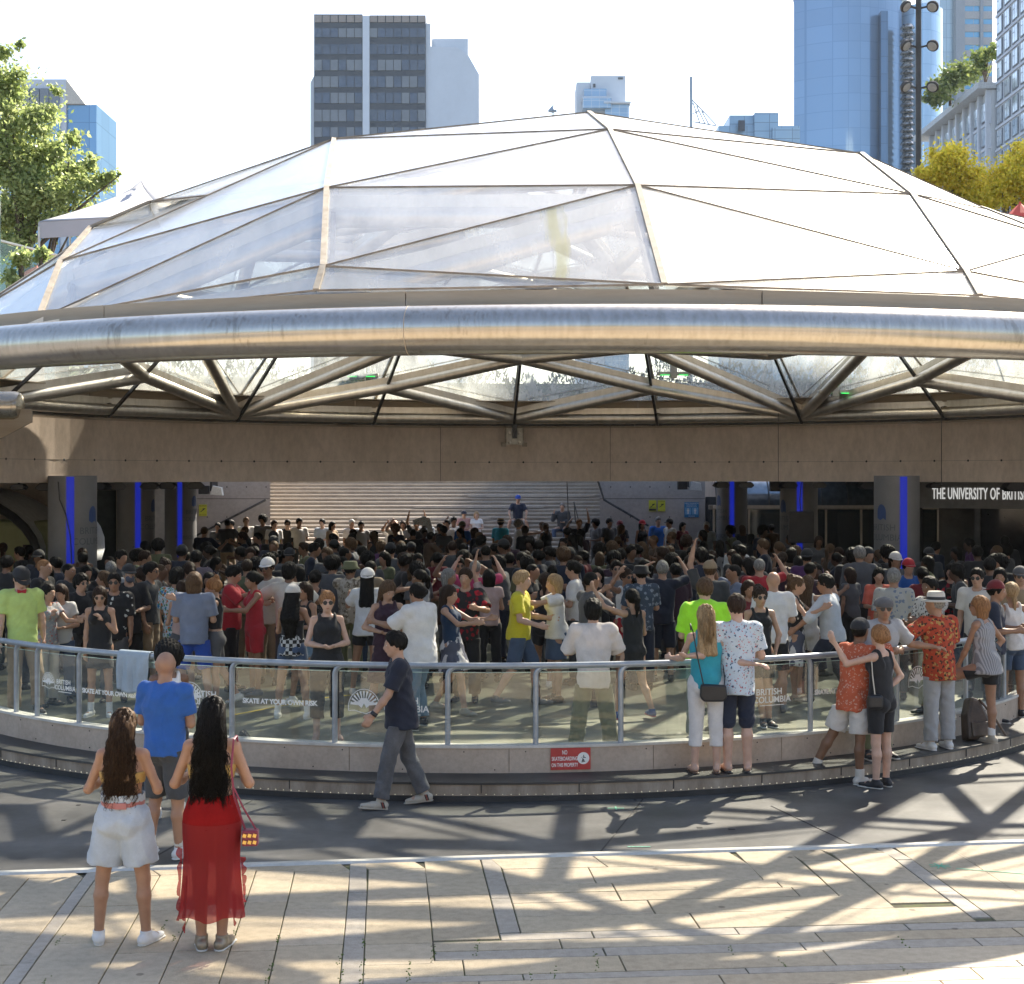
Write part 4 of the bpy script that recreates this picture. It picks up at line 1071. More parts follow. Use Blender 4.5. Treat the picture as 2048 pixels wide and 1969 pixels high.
for (x0, x1, n_) in ((628,725,6),(739,851,7)):
    w = (x1-x0)/n_
    for k in range(n_):
        rd(pxbox(Y-.25, x0+k*w+1.0, x0+(k+1)*w-1.0, 31, 44.5, .2)).build('window', winT, dtw)
        for ri, (a, b) in enumerate(rows):
            lit = rnd.random() < .45 and not (ri in (1,))
            h = b if not lit or rnd.random() < .6 else a + (b-a)*rnd.uniform(.4,.8)
            rd(pxbox(Y-.25, x0+k*w+.7, x0+(k+1)*w-.7, a, b, .2)).build('window', winA if lit else winB, dtw)
# small stepped tower in the middle
Y = 420.0
t2 = empty('stepped_tower', (bx(1200,Y), Y, 0)); tag(t2, 'small distant white tower with stepped blue glass bays behind the dome top', 'tower'); rd = rel(t2)
for nme, b, m in [('left_wall',(1153,1180,165,260),palew),('upper_wall',(1182,1251,152,260),palew),]:
    rd(pxbox(Y+2 if nme=='left_wall' else Y, *b, 12, base=0)).build(nme, m, t2)
bg_ = facade('blue_bay', (.22,.36,.52), gx=2.2, gz=1.6, line=(.5,.55,.6))
rd(pxbox(Y-2,1168,1213,178,196,3)).build('glass_bay', bg_, t2); rd(pxbox(Y-4,1166,1222,197,216,5)).build('glass_bay', bg_, t2); rd(pxbox(Y-3,1210,1258,206,260,4,base=0)).build('lower_bay', bg_, t2)
rd(pxbox(Y-3.5,1164,1224,193,197,5)).build('ledge', palew, t2); rd(pxbox(Y-4.5,1208,1262,203,206,5)).build('ledge', palew, t2)
for x0,x1,y0,y1 in ((1186,1191,168,175),(1236,1246,155,159)): rd(pxbox(Y-.2,x0,x1,y0,y1,.3)).build('vent', spn, t2)
# stadium mast
Y = 500.0
ma = empty('stadium_mast', (bx(1382,Y),Y,0)); tag(ma, 'thin blue-grey mast with a triangular truss leaning right of the stepped tower', 'mast'); rd = rel(ma)
mm = mat('mast_blue', (.20,.28,.38), .5)
mb = MB(); mb.bar((bx(1383,Y),Y,0),(bx(1382,Y),Y,bz(154,Y)),.9,.9); 
for a,b in [((1384,200),(1432,250)),((1386,206),(1400,248)),((1393,212),(1410,248)),((1403,222),(1418,250)),((1386,228),(1398,222)),((1386,244),(1432,252))]: mb.bar((bx(a[0],Y),Y,bz(a[1],Y)),(bx(b[0],Y),Y,bz(b[1],Y)),.35,.35)
rd(mb).build('truss', mm, ma)
mb = MB(); Y=300; mb.bar((bx(1106,Y),Y,0),(bx(1106,Y),Y,bz(210,Y)),.25,.25); mb.lathe((bx(1105,Y),Y,bz(221,Y)),[(.9,-.3),(.9,0),(.2,.8)],10)
o = mb.build('roof_beacon', mm); tag(o, 'tiny beacon post poking over the dome left of its top', 'beacon')
# low blue block
Y = 260.0
lb = empty('low_glass_block', (bx(1510,Y),Y,0)); tag(lb, 'low blue glass office block between the mast and the round glass tower', 'building'); rd = rel(lb)
bl2 = facade('block_glass', (.20,.32,.45), gx=3, gz=1.5, line=(.13,.2,.28))
for b, d in [((1437,1600,252,300),14),((1459,1510,231,300),12),((1509,1557,226,300),18),((1545,1600,256,300),22)]:
    rd(pxbox(Y+(20-d)*.2, *b, d, base=0)).build('block', bl2, lb)
rd(pxbox(Y-.3,1477,1490,241,262,.4)).build('recess', spn, lb)
# round blue glass tower
Y = 300.0
gt = empty('round_glass_tower', (bx(1720,Y),Y,0)); tag(gt, 'tall curved blue glass tower behind the lamp post', 'tower'); rd = rel(gt)
bl = facade('round_glass', (.20,.30,.43), rough=.1, metal=.5, gx=2.4, gz=3.4, line=(.15,.24,.36), var=.05)
def curved(px0, px1, Y, bulge, y0, mb, n=16, depth=18):
    x0, x1 = bx(px0,Y), bx(px1,Y); pts = []
    for k in range(n+1):
        t = k/n; pts.append((x0+(x1-x0)*t, Y - bulge*math.sin(PI*(t*.9+.05))**.8))
    poly = pts + [(x1, Y+depth), (x0*(Y+depth)/Y + 1.5, Y+depth)]
    return mb.prism(poly, 0, bz(y0, Y), lambda u, v, d: (u, v, d))
rd(curved(1585,1800,Y,6,4,MB())).build('main_drum', bl, gt, smooth='auto')
rd(curved(1583,1812,Y,7,-2,MB()).__class__().add(*(lambda q:(q.v,q.f))(MB().prism([(bx(1583,Y),Y-1),(bx(1640,Y),Y-6.4),(bx(1740,Y),Y-6.6),(bx(1812,Y),Y-1),(bx(1812,Y),Y+15),(bx(1583,Y)*1.07+1,Y+15)], bz(4,Y), bz(-2,Y), lambda u,v,d:(u,v,d))))).build('crown', mat('tower_crown',(.35,.40,.45),.5), gt)
rd(curved(1792,1882,Y+3,5,22,MB())).build('side_drum', facade('round_glass_pale', (.36,.50,.64), rough=.12, metal=.45, gx=2.0, gz=3.4, line=(.25,.38,.5), var=.08), gt, smooth='auto')
rd(pxbox(Y-7.2,1762,1776,22,330,2,base=0)).build('dark_bay', facade('dark_bay', (.10,.17,.27), gx=1.2, gz=3.4, line=(.06,.1,.16), rough=.15, metal=.4), gt)
mb = MB()
for k in range(24): # rippled column of bay windows
    z0 = bz(40+k*13, Y-7); mb.lathe((bx(1803,Y), Y-4.5, z0-1.2), [(.9,0),(1.5,.25),(1.2,.7),(1.0,.95)], 10)
rd(mb).build('bay_stack', mat('bay_white', (.55,.56,.57), .15, metal=.7, var=.8, scale=1.5, col2=(.06,.07,.08)), gt, smooth='auto')
# pale glass tower at the back right
Y = 340.0
pt = empty('pale_tower', (bx(1930,Y),Y,0)); tag(pt, 'pale glass tower with vertical grey strips behind the hotel at top right', 'tower'); rd = rel(pt)
pg = facade('pale_glass', (.42,.52,.58), gx=1.4, gz=3.2, line=(.3,.36,.4), rough=.2)
rd(pxbox(Y,1880,1912,-60,330,20,base=0)).build('left_bay', pg, pt)
rd(pxbox(Y-2,1912,1930,-60,330,20,base=0)).build('grey_pier', mat('pier_grey',(.30,.33,.37),.6), pt)
rd(pxbox(Y-1.5,1930,1985,-60,330,20,base=0)).build('blue_bay', facade('band_glass', (.18,.40,.58), gx=2.1, gz=4.2, line=(.45,.42,.40), rough=.15), pt)
for y in range(-40, 200, 26): rd(pxbox(Y-1.7,1930,1985,y+11,y+26,.3)).build('spandrel', mat('spandrel_tan',(.40,.40,.41),.6), pt)
rd(pxbox(Y-2.2,1961,1967,-60,330,3,base=0)).build('grey_pier', mat('pier_grey',(.30,.33,.37),.6), pt)
# hotel tower and podium on the right
ho = empty('hotel_tower', (64.6, 180, 0)); tag(ho, 'tall pale hotel tower with rows of square windows at the right edge', 'tower')
hw = mat('hotel_wall', (.52,.56,.60), .7, var=.05, scale=.2); hwin = mat('hotel_window', (.60,.68,.74), .12, metal=.3, var=.25, scale=.4, spec=.8); hdark = mat('hotel_reveal', (.20,.23,.27), .5)
MB().box(.3,24,0,21,0,90).build('tower_wall', hw, ho)
for fl_ in range(14):
    z = 38.0 + fl_*3.0
    MB().box(.12,.31,0,21,z-.55,z-.25).build('floor_band', palew, ho)
    for k in range(6):
        y = 19.4 - k*3.1
        f = MB().box(.17,.31,y-1.15,y+1.15,z,z+2.2).build('window_frame', hdark, ho)
        mb = MB(); mb.box(.10,.18,y-1.0,y-.1,z+.1,z+2.1); mb.box(.10,.18,y,y+.7,z+.1,z+1.3); mb.box(.10,.18,y,y+.7,z+1.4,z+2.1); mb.build('pane', hwin, f)
po = empty('hotel_podium', (64.0, 201.2, 0)); tag(po, 'long lower hotel wing with a flat slanting roof edge and planted terrace', 'building')
MB().box(.3,30,.0,28,0,55.0).build('wing_wall', hw, po)
MB().box(-1.6,31,-.3,32,55.1,55.9).build('roof_slab', mat('roof_slab_grey',(.50,.53,.55),.6), po)
for k in range(9): MB().box(-.3,.31,.3+k*3.4,.9+k*3.4,30,55.05).build('pier', palew, po)
for fl_ in range(6):
    z = 51.2 - fl_*3.3
    MB().box(-.05,.31,.0,28,z-.75,z-.35).build('floor_band', palew, po)
    for k in range(8):
        y = 1.1 + k*3.4
        f = MB().box(.12,.31,y,y+2.5,z,z+2.6).build('window_frame', hdark, po)
        mb = MB(); mb.box(.04,.13,y+.5,y+1.3,z+.1,z+1.2); mb.box(.04,.13,y+.5,y+1.3,z+1.3,z+2.5); mb.box(.04,.13,y+1.4,y+2.4,z+.1,z+2.5); mb.build('pane', hwin, f)
st_ = empty('side_tower', (45, 105, 0)); tag(st_, 'unseen slab tower added beyond the right edge to shade stairs and crowd', 'tower')
MB().box(0,20,0,26,0,86).build('tower_wall', hw, st_)  # unseen tower placed to shade the stairs and the back of the crowd
# white block with blue glass at the left
Y = 200.0
lf = empty('blue_white_block', (bx(130,Y),Y,0)); tag(lf, 'white framed building with blue glass walls behind the big left tree', 'building'); rd = rel(lf)
b3 = facade('left_blue', (.17,.33,.52), gx=3.6, gz=4.2, line=(.12,.24,.38), rough=.2, metal=.3)
rd(pxbox(Y,0,132,159,480,10,base=0)).build('white_frame', palew, lf)
rd(MB().prism([(bx(132.2,Y),bz(159,Y)),(bx(132.2,Y),bz(208,Y)),(bx(170,Y),bz(208,Y))], Y, Y+9, lambda u,v,d:(u,d,v))).build('roof_wedge', mat('wedge_cream',(.55,.52,.47),.7), lf)
rd(pxbox(Y+.5,134,193,210,480,10,base=0)).build('glass_wall', b3, lf)
rd(pxbox(Y-.3,20,119,222,480,.4,base=0)).build('glass_wall', b3, lf)
for x0, x1 in ((40,58),(60,78),(80,97),(100,118)): rd(pxbox(Y-.3,x0,x1,177,216,.4)).build('window', hdark, lf)

# ------------------------------------------------------------------ lamp post with three pairs of floodlights
Y = 54.0
lp = empty('floodlight_mast', (bx(1837,Y), Y, 4.4)); tag(lp, 'tall dark lamp mast with three pairs of round floodlights', 'lamp post')
dm = mat('mast_brown', (.045,.038,.032), .5, var=.2)
H_ = bz(-40,Y)-4.4
MB().tube([(0,0,-.2),(0,0,H_)], .105, 10).build('pole', dm, lp, smooth='auto')
for py in (14,92,174):
    z = bz(py,Y)-4.4
    for sx in (-1,1):
        mb = MB(); mb.bar((.08*sx,0,z-.05),(.42*sx,-.05,z+.02),.06,.06); mb.lathe((.50*sx,-.08,z),[(.05,-.14),(.19,-.06),(.23,.05),(.20,.09)],16,axis=(-.45*sx,-.5,-.6))
        h = mb.build('floodlight', dm, lp, smooth='auto')
        q = Vector((-.45*sx,-.5,-.6)).normalized(); c = Vector((.50*sx,-.08,z))+q*.0905
        MB().lathe(c,[(.17,0),(.16,.02)],16,axis=q).build('lens', mat('lamp_lens',(.42,.40,.36),.3), h)

# ------------------------------------------------------------------ trees
def leaf_cloud(name, clumps, nleaf, size, m, parent, seed=1, flat=.5):
    rg = np.random.default_rng(seed)
    cl = np.array([c[:3] for c in clumps]); rr = np.array([c[3] for c in clumps])
    w = rr**2/np.sum(rr**2)
    idx = rg.choice(len(clumps), nleaf, p=w)
    d = rg.normal(size=(nleaf,3)); d /= np.linalg.norm(d, axis=1)[:,None]
    rad = rr[idx]*np.abs(rg.normal(size=nleaf))*.85
    p = cl[idx] + d*rad[:,None]*np.array([1,1,.8])
    a = rg.normal(size=(nleaf,3)); a /= np.linalg.norm(a, axis=1)[:,None]
    b = np.cross(a, rg.normal(size=(nleaf,3))); b /= np.linalg.norm(b, axis=1)[:,None]
    s = size*rg.uniform(.6,1.4,nleaf)[:,None]
    V = np.stack([p-a*s, p+b*s*.55, p+a*s, p-b*s*.55], axis=1).reshape(-1,3)
    F = np.arange(nleaf*4).reshape(-1,4)
    o = mkobj(name, np_mesh(name, V, F, False), m, parent); return o
def leafmat(name, c1, c2, tr=.5):
    m, N, L, P = newmat(name); P.inputs['Roughness'].default_value = .42
    g = N.new('ShaderNodeNewGeometry'); r = N.new('ShaderNodeValToRGB'); r.color_ramp.elements[0].color = tuple(c1)+(1,); r.color_ramp.elements[1].color = tuple(c2)+(1,)
    L.new(g.outputs['Random Per Island'], r.inputs[0]); L.new(r.outputs[0], P.inputs['Base Color'])
    t = N.new('ShaderNodeBsdfTranslucent'); L.new(r.outputs[0], t.inputs[0]); mx = N.new('ShaderNodeMixShader'); mx.inputs[0].default_value = tr
    out = [n for n in N if n.type == 'OUTPUT_MATERIAL'][0]
    L.new(P.outputs[0], mx.inputs[1]); L.new(t.outputs[0], mx.inputs[2]); L.new(mx.outputs[0], out.inputs[0]); return m
bark = mat('bark', (.10,.075,.055), .9, var=.3, scale=6)
def tree(px, Y, blobs, nleaf, size, m, lab, seed, base_z=4.4, nm='tree'):
    """blobs: photo (px, py, radius px) of the crown's clumps"""
    e = empty(nm, (bx(px,Y), Y, base_z)); tag(e, lab, 'tree' if 'tree' in nm else 'shrub')
    rg = random.Random(seed); cl = []
    for (x, y, r_) in blobs:
        rad = r_/3000*Y; c = Vector((bx(x,Y)-e.location.x, rg.uniform(-.7,.7)*rad*1.5, bz(y,Y)-base_z))
        for k in range(7):
            d = Vector((rg.gauss(0,1), rg.gauss(0,1), rg.gauss(0,.8))).normalized()*rad*rg.uniform(.3,.8)
            cl.append((c.x+d.x, c.y+d.y, c.z+d.z, rad*rg.uniform(.35,.65)))
    top = max(c[2] for c in cl); mb = MB()
    th = min(top*.85, 8); mb.tube([(0,0,-.3),(.1,.05,th*.35),(-.05,0,th*.7),(0,0,th)], [.22,.18,.11,.04], 8)
    for k in range(14):
        c = cl[rg.randrange(len(cl))]; z0 = th*rg.uniform(.25,.75)
        mb.tube([(0,0,z0),(c[0]*.5,c[1]*.5,(z0+c[2])/2+.1),(c[0],c[1],c[2])], [.08,.05,.015], 5)
    mb.build('trunk', bark, e, smooth='auto')
    leaf_cloud('crown', cl, nleaf, size, m, e, seed)
    return e
gl = leafmat('green_leaf', (.20,.27,.08), (.50,.56,.24), .62)
tree(60, 46, [(20,170,45),(10,110,22),(42,95,14),(35,240,60),(90,230,35),(110,180,14),(80,300,60),(20,330,60),(140,270,22),(120,340,50),(185,330,22),(60,390,60),(130,400,45),(180,370,35),(215,350,18),(240,350,8),(15,430,50),(80,450,45),(150,430,40),(30,500,40),(-30,300,80),(-30,420,80),(-40,180,60)],
     40000, .075, gl, 'large green leafy tree at the left edge behind the white tent', 3, nm='leafy_tree')
yl = leafmat('yellow_leaf', (.58,.54,.05), (.95,.76,.10), .65)
tree(1905, 47, [(1890,335,48),(1915,300,22),(1870,308,20),(1950,350,40),(1965,395,40),(1920,385,42),(1935,425,34),(1870,360,34),(1845,345,16)], 22000, .06, yl, 'yellow green maple tree left of the other one at the right edge', 5, nm='maple_tree')
tree(2030, 46, [(2010,350,50),(2040,300,30),(1985,400,34),(2045,380,50),(2000,385,30),(2050,330,40),(2075,350,50)], 16000, .06, yl, 'yellow orange maple tree cut by the right edge of the photo', 6, nm='maple_tree')
sg = leafmat('terrace_leaf', (.10,.16,.04), (.26,.30,.08), .4)
tree(1900, 212, [(1870,190,26),(1900,165,28),(1935,150,30),(1955,140,16),(1855,205,14)], 8000, .30, sg, 'row of green shrubs on the hotel terrace roof', 8, base_z=55.8, nm='terrace_shrub')
tree(1970, 208, [(1965,115,20),(1980,110,16),(1960,130,12)], 3000, .28, sg, 'small rounded shrub on the terrace beside the hotel tower', 9, base_z=55.8, nm='terrace_shrub')
tree(60, 30, [(45,520,22),(75,505,18),(30,560,18)], 2500, .06, gl, 'low dark shrub under the tent at left', 11, base_z=4.4, nm='low_shrub')

# ------------------------------------------------------------------ tent, umbrellas, glass rail at street level
tentw = mat('tent_white', (.42,.42,.44), .8, var=.04, scale=1)
Y = 36.0
te = empty('market_tent', (bx(215,Y), Y, 4.4)); tag(te, 'white peaked market tent beside the dome at left', 'tent')
o3 = te.location
def T(px, py, dy=0): return Vector((bx(px,Y+dy), Y+dy, bz(py,Y+dy))) - o3
pk = T(282,363,1.0); vs, fs = [], []; nseg = 10
cor = [T(78,445,-.4), T(338,430,-.2), T(400,425,3.0), T(140,440,3.2)]
for s_ in range(4):
    a, b = cor[s_], cor[(s_+1) % 4]
    for i in range(nseg+1):
        t = i/nseg
        for j in range(2):
            q = a if j == 0 else b
            p = pk + (q-pk)*t; p.z = pk.z + (q.z-pk.z)*(t**.72); vs.append(p)
    base = s_*(nseg+1)*2
    fs += [(base+2*i, base+2*i+1, base+2*i+3, base+2*i+2) for i in range(nseg)]
tc_ = mkobj('tent_roof', np_mesh('tent_roof', vs, fs), tentw, te); so = tc_.modifiers.new('s','SOLIDIFY'); so.thickness=.02
mb = MB()
for s_ in range(4):
    a, b = cor[s_], cor[(s_+1) % 4]; d = Vector((0,0,-.38))
    mb.add([a, b, b+d, a+d], [(0,1,2,3)])
va = mb.build('valance', tentw, te); so = va.modifiers.new('s','SOLIDIFY'); so.thickness=.02
for c in cor: MB().tube([c+Vector((0,0,-.1)), Vector((c.x, c.y, 0))], .03, 6).build('leg', M['alu'], te)
for (x, y, w, lab) in [(72,545,48,'red umbrella behind the glass rail at the left edge'),(2040,420,34,'red umbrella peeking over the dome at the right edge')]:
    Y2 = 33.0 if x < 1000 else 30.0
    u = empty('umbrella', (bx(x,Y2), Y2, 4.4)); tag(u, lab, 'umbrella')
    z = bz(y,Y2)-4.4; w_ = w/3000*Y2*1.25
    MB().lathe((0,0,z), [(w_,-.30),(w_*.6,-.10),(w_*.06,.12),(.02,.16)], 10).build('canopy', mat('umbrella_red',(.60,.07,.045),.7,var=.08), u)
    MB().tube([(0,0,0),(0,0,z+.1)], .02, 6).build('pole', M['alu'], u)
Y3 = 31.5
gr = empty('street_glass_rail', (bx(40,Y3), Y3, 4.4)); tag(gr, 'glass balustrade with a pale handrail at street level on the left', 'railing')
o3 = gr.location
a, b = Vector((bx(-60,Y3),Y3-1.5,bz(476,Y3)))-o3, Vector((bx(122,Y3),Y3+1.5,bz(503,Y3)))-o3
MB().bar(a, b, .06, .04).build('handrail', M['alu'], gr)
d = (b-a)
for k in range(3):
    p, q = a+d*(k/3+.01), a+d*((k+1)/3-.01); p = Vector((p.x,p.y,p.z-.04)); q = Vector((q.x,q.y,q.z-.04))
    mb = MB(); nn_ = Vector((-(q-p).y, (q-p).x, 0)).normalized()*.008
    mb.add([p-nn_,q-nn_,Vector((q.x,q.y,-.1))-nn_,Vector((p.x,p.y,-.1))-nn_,p+nn_,q+nn_,Vector((q.x,q.y,-.1))+nn_,Vector((p.x,p.y,-.1))+nn_],[(0,1,2,3),(4,7,6,5),(0,4,5,1),(1,5,6,2),(2,6,7,3),(3,7,4,0)])
    mb.build('glass_panel', glass_mat('street_glass', (.55,.72,.66), .93, .03, dirt=.04), gr)
for px in (5,18): MB().box(bx(px,Y3)-o3.x-.02, bx(px,Y3)-o3.x+.02, -.6, -.56, 0, bz(408,Y3)-4.4).build('glass_fin', glass_mat('street_glass', (.55,.72,.66), .93, .03, dirt=.04), gr)
# street surface at deck level on the left that carries rail and shrub
o = MB().box(-60, -11.0, 21.5, 23.7, 3.2, 4.44).build('street_deck', deckm); tag(o, 'concrete street level slab at the far left edge', 'deck')

# unseen block added behind the camera for the ring's warm and green reflections
cb2 = empty('civic_building', (0, -34, 0)); tag(cb2, 'long unseen block added behind the viewer to mirror in the steel ring', 'building')
MB().box(-70,70,-6,0,0,9).build('stone_wall', mat('civic_stone', (.34,.28,.21), .8, var=.15, scale=.3), cb2)
MB().box(-70,70,-10,-3,9.02,13).build('planted_terrace', mat('civic_green', (.07,.09,.045), .9, var=.4, scale=.6), cb2)
# ------------------------------------------------------------------ people: bodies and clothes are smooth implicit surfaces turned into meshes
def V3(*a): return np.array(a, dtype=np.float64)
def nrm(v): v = np.asarray(v, float); return v/(np.linalg.norm(v)+1e-9)
FWD = V3(0,-1,0); SIDE = V3(1,0,0); UP = V3(0,0,1)

def field(prims, vox, k=.02, cuts=(), subs=(), wr=0.0, wf=26.0, seed=0):
    """prims: (p0,p1,r0,r1,flat_end,squash_dir,squash)  -> mesh vertices, quads"""
    lo = np.full(3, 1e9); hi = -lo
    for p in prims:
        r = max(p[2], p[3]) + .02
        lo = np.minimum(lo, np.minimum(p[0], p[1]) - r); hi = np.maximum(hi, np.maximum(p[0], p[1]) + r)
    lo -= 2*vox; n = np.ceil((hi - lo)/vox).astype(int) + 3
    F = np.full(n, .5, dtype=np.float32)
    ax = [lo[i] + np.arange(n[i])*vox for i in range(3)]
    for p0, p1, r0, r1, flat, sq, sf in prims:
        m = max(r0, r1) + k + 2.5*vox
        a = np.maximum(((np.minimum(p0, p1) - m - lo)/vox).astype(int), 0); b = np.minimum(((np.maximum(p0, p1) + m - lo)/vox).astype(int)+2, n)
        X, Y_, Z = np.meshgrid(ax[0][a[0]:b[0]], ax[1][a[1]:b[1]], ax[2][a[2]:b[2]], indexing='ij', sparse=True)
        dx, dy, dz = X-p0[0], Y_-p0[1], Z-p0[2]
        d = p1-p0; L2 = max(d@d, 1e-8); L_ = math.sqrt(L2)
        tr = (dx*d[0]+dy*d[1]+dz*d[2])/L2
        t = np.clip(tr, 0, 1) if not flat else np.clip(tr, 0, 1.3)
        ex, ey, ez = dx-t*d[0], dy-t*d[1], dz-t*d[2]
        q = ex*ex+ey*ey+ez*ez
        if sq is not None:
            c = ex*sq[0]+ey*sq[1]+ez*sq[2]; q = q + c*c*(1/(sf*sf)-1)
        D = np.sqrt(q) - (r0 + (r1-r0)*np.minimum(t, 1.0))
        if sq is not None: D = D*.85
        if flat: D = np.maximum(D, (tr-1)*L_)
        S = F[a[0]:b[0], a[1]:b[1], a[2]:b[2]]
        h = np.maximum(k - np.abs(S-D), 0)/k
        F[a[0]:b[0], a[1]:b[1], a[2]:b[2]] = np.minimum(S, D) - h*h*k*.25
    X, Y_, Z = np.meshgrid(*ax, indexing='ij', sparse=True)
    if wr:
        s = seed*1.7
        g1 = np.sin(X*wf*.8+Y_*7+s+2.4*np.sin(Z*8+s)+1.2*np.sin(X*13-Z*5)); g2 = np.sin(Z*wf*1.1+X*21*np.sin(s)+Y_*16+s*2+1.5*np.sin(X*17+s)); g3 = np.sin(Y_*wf*1.2+Z*19+s*3+1.3*np.sin(Z*23))*np.sin(X*wf*.7-Z*15+s)
        F += (wr*(.9*(np.abs(g1)-.6) + .75*(np.abs(g2)-.6)*np.clip(.5+.9*np.sin(Z*6.5+s*1.3+X*4),0,1) + .6*g3)).astype(np.float32)
    for (c, nn_) in cuts:                       # keep the side where (p-c).n < 0
        F = np.maximum(F, ((X-c[0])*nn_[0]+(Y_-c[1])*nn_[1]+(Z-c[2])*nn_[2]).astype(np.float32))
    for (c, r_, sx, sy, sz) in subs:
        D = np.sqrt(((X-c[0])/sx)**2+((Y_-c[1])/sy)**2+((Z-c[2])/sz)**2) - r_
        F = np.maximum(F, -D.astype(np.float32))
    F[0] = F[-1] = .5; F[:,0] = F[:,-1] = .5; F[:,:,0] = F[:,:,-1] = .5
    ins = F < 0
    c8 = [ins[i:n[0]-1+i, j:n[1]-1+j, l:n[2]-1+l] for i in (0,1) for j in (0,1) for l in (0,1)]
    s = sum(c.astype(np.int8) for c in c8); act = (s > 0) & (s < 8)
    I = np.argwhere(act)
    if len(I) < 8: return None
    idx = np.full(act.shape, -1, dtype=np.int32); idx[act] = np.arange(len(I))
    pos = np.zeros((len(I),3)); cnt = np.zeros(len(I))
    corners = [(0,0,0),(1,0,0),(0,1,0),(1,1,0),(0,0,1),(1,0,1),(0,1,1),(1,1,1)]
    for e0, e1 in [(0,1),(2,3),(4,5),(6,7),(0,2),(1,3),(4,6),(5,7),(0,4),(1,5),(2,6),(3,7)]:
        a, b = corners[e0], corners[e1]
        fa = F[I[:,0]+a[0], I[:,1]+a[1], I[:,2]+a[2]]; fb = F[I[:,0]+b[0], I[:,1]+b[1], I[:,2]+b[2]]
        mk = (fa < 0) != (fb < 0)
        t = np.where(mk, fa/np.where(mk, fa-fb, 1), 0)[:,None]
        pos += np.where(mk[:,None], np.array(a)+(np.array(b)-np.array(a))*t, 0); cnt += mk
    V = (I + pos/cnt[:,None])*vox + lo
    Q = []
    for axn in range(3):
        u, v = [(1,2),(2,0),(0,1)][axn]
        sl0 = [slice(None)]*3; sl1 = [slice(None)]*3; sl0[axn] = slice(0, n[axn]-1); sl1[axn] = slice(1, n[axn])
        A = ins[tuple(sl0)]; B_ = ins[tuple(sl1)]
        for cond, rev in ((A & ~B_, False), (~A & B_, True)):
            E = np.argwhere(cond)
            if not len(E): continue
            ok = (E[:,u] > 0) & (E[:,v] > 0) & (E[:,u] < n[u]-1) & (E[:,v] < n[v]-1); E = E[ok]
            def ix(du, dv):
                G = E.copy(); G[:,u] -= du; G[:,v] -= dv; return idx[G[:,0], G[:,1], G[:,2]]
            q = np.stack([ix(0,0), ix(1,0), ix(1,1), ix(0,1)], axis=1)
            if rev: q = q[:, ::-1]
            Q.append(q)
    Q = np.concatenate(Q); Q = Q[(Q >= 0).all(axis=1)]
    return V, Q

def prim(p0, p1, r0, r1=None, flat=False, sq=None, sf=1.0):
    return (np.asarray(p0, float), np.asarray(p1, float), r0, r0 if r1 is None else r1, flat, None if sq is None else nrm(sq), sf)

ARM = {'down': ((.03,.10,-1),(.12,.04,-1)), 'relax': ((-.05,.16,-1),(.30,.02,-1)), 'swingf': ((.45,.08,-1),(.75,.0,-1)), 'swingb': ((-.5,.12,-1),(-.25,.08,-1)),
       'hip': ((-.15,.75,-1),(.15,-.95,-.55)), 'bent': ((.15,.2,-1),(1,-.25,.05)), 'phone': ((.15,.12,-1),(.85,-.45,.35)), 'fold': ((.12,.3,-1),(.75,-.75,-.1)),
       'reach': ((1,.15,-.15),(1,-.05,.05)), 'reachlow': ((.7,.15,-.7),(1,-.1,.05)), 'up': ((.25,.35,1),(.1,-.2,1)), 'upbent': ((.5,.75,.25),(.4,-.5,1)), 'head': ((.2,.85,.45),(.1,-.9,.55)),
       'side': ((.25,1,-.35),(.5,.8,.1)), 'rail': ((.45,.25,-.9),(.75,-.1,-.25)), 'wide': ((.1,1,-.25),(.3,.9,-.2)), 'handhold': ((.5,.45,-.6),(.9,.1,.45)), 'chest': ((.0,.18,-1),(.55,-.75,.9)),
       'behind': ((-.3,.3,-1),(-.15,-.7,-.9)), 'around': ((.35,.9,-.15),(.5,-.75,-.05))}
LEG = {'st': ((.0,.05,-1),(-.02,.03,-1)), 'wide': ((.0,.16,-1),(0,.12,-1)), 'fw': ((.42,.02,-1),(.12,.0,-1)), 'bk': ((-.18,.03,-1),(-.62,.02,-1)), 'step': ((.3,.08,-1),(-.18,.02,-1)), 'lunge': ((.75,.1,-1),(.05,.02,-1)),
       'bend': ((.35,.06,-1),(-.5,.02,-1)), 'lift': ((.95,.15,-.55),(-.35,0,-1)), 'sit': ((1,.25,-.1),(.05,.02,-1)), 'sitw': ((1,.5,-.1),(.0,.25,-1)), 'cross': ((.1,-.18,-1),(.0,-.12,-1)), 'side': ((.05,.28,-1),(-.05,.2,-1))}
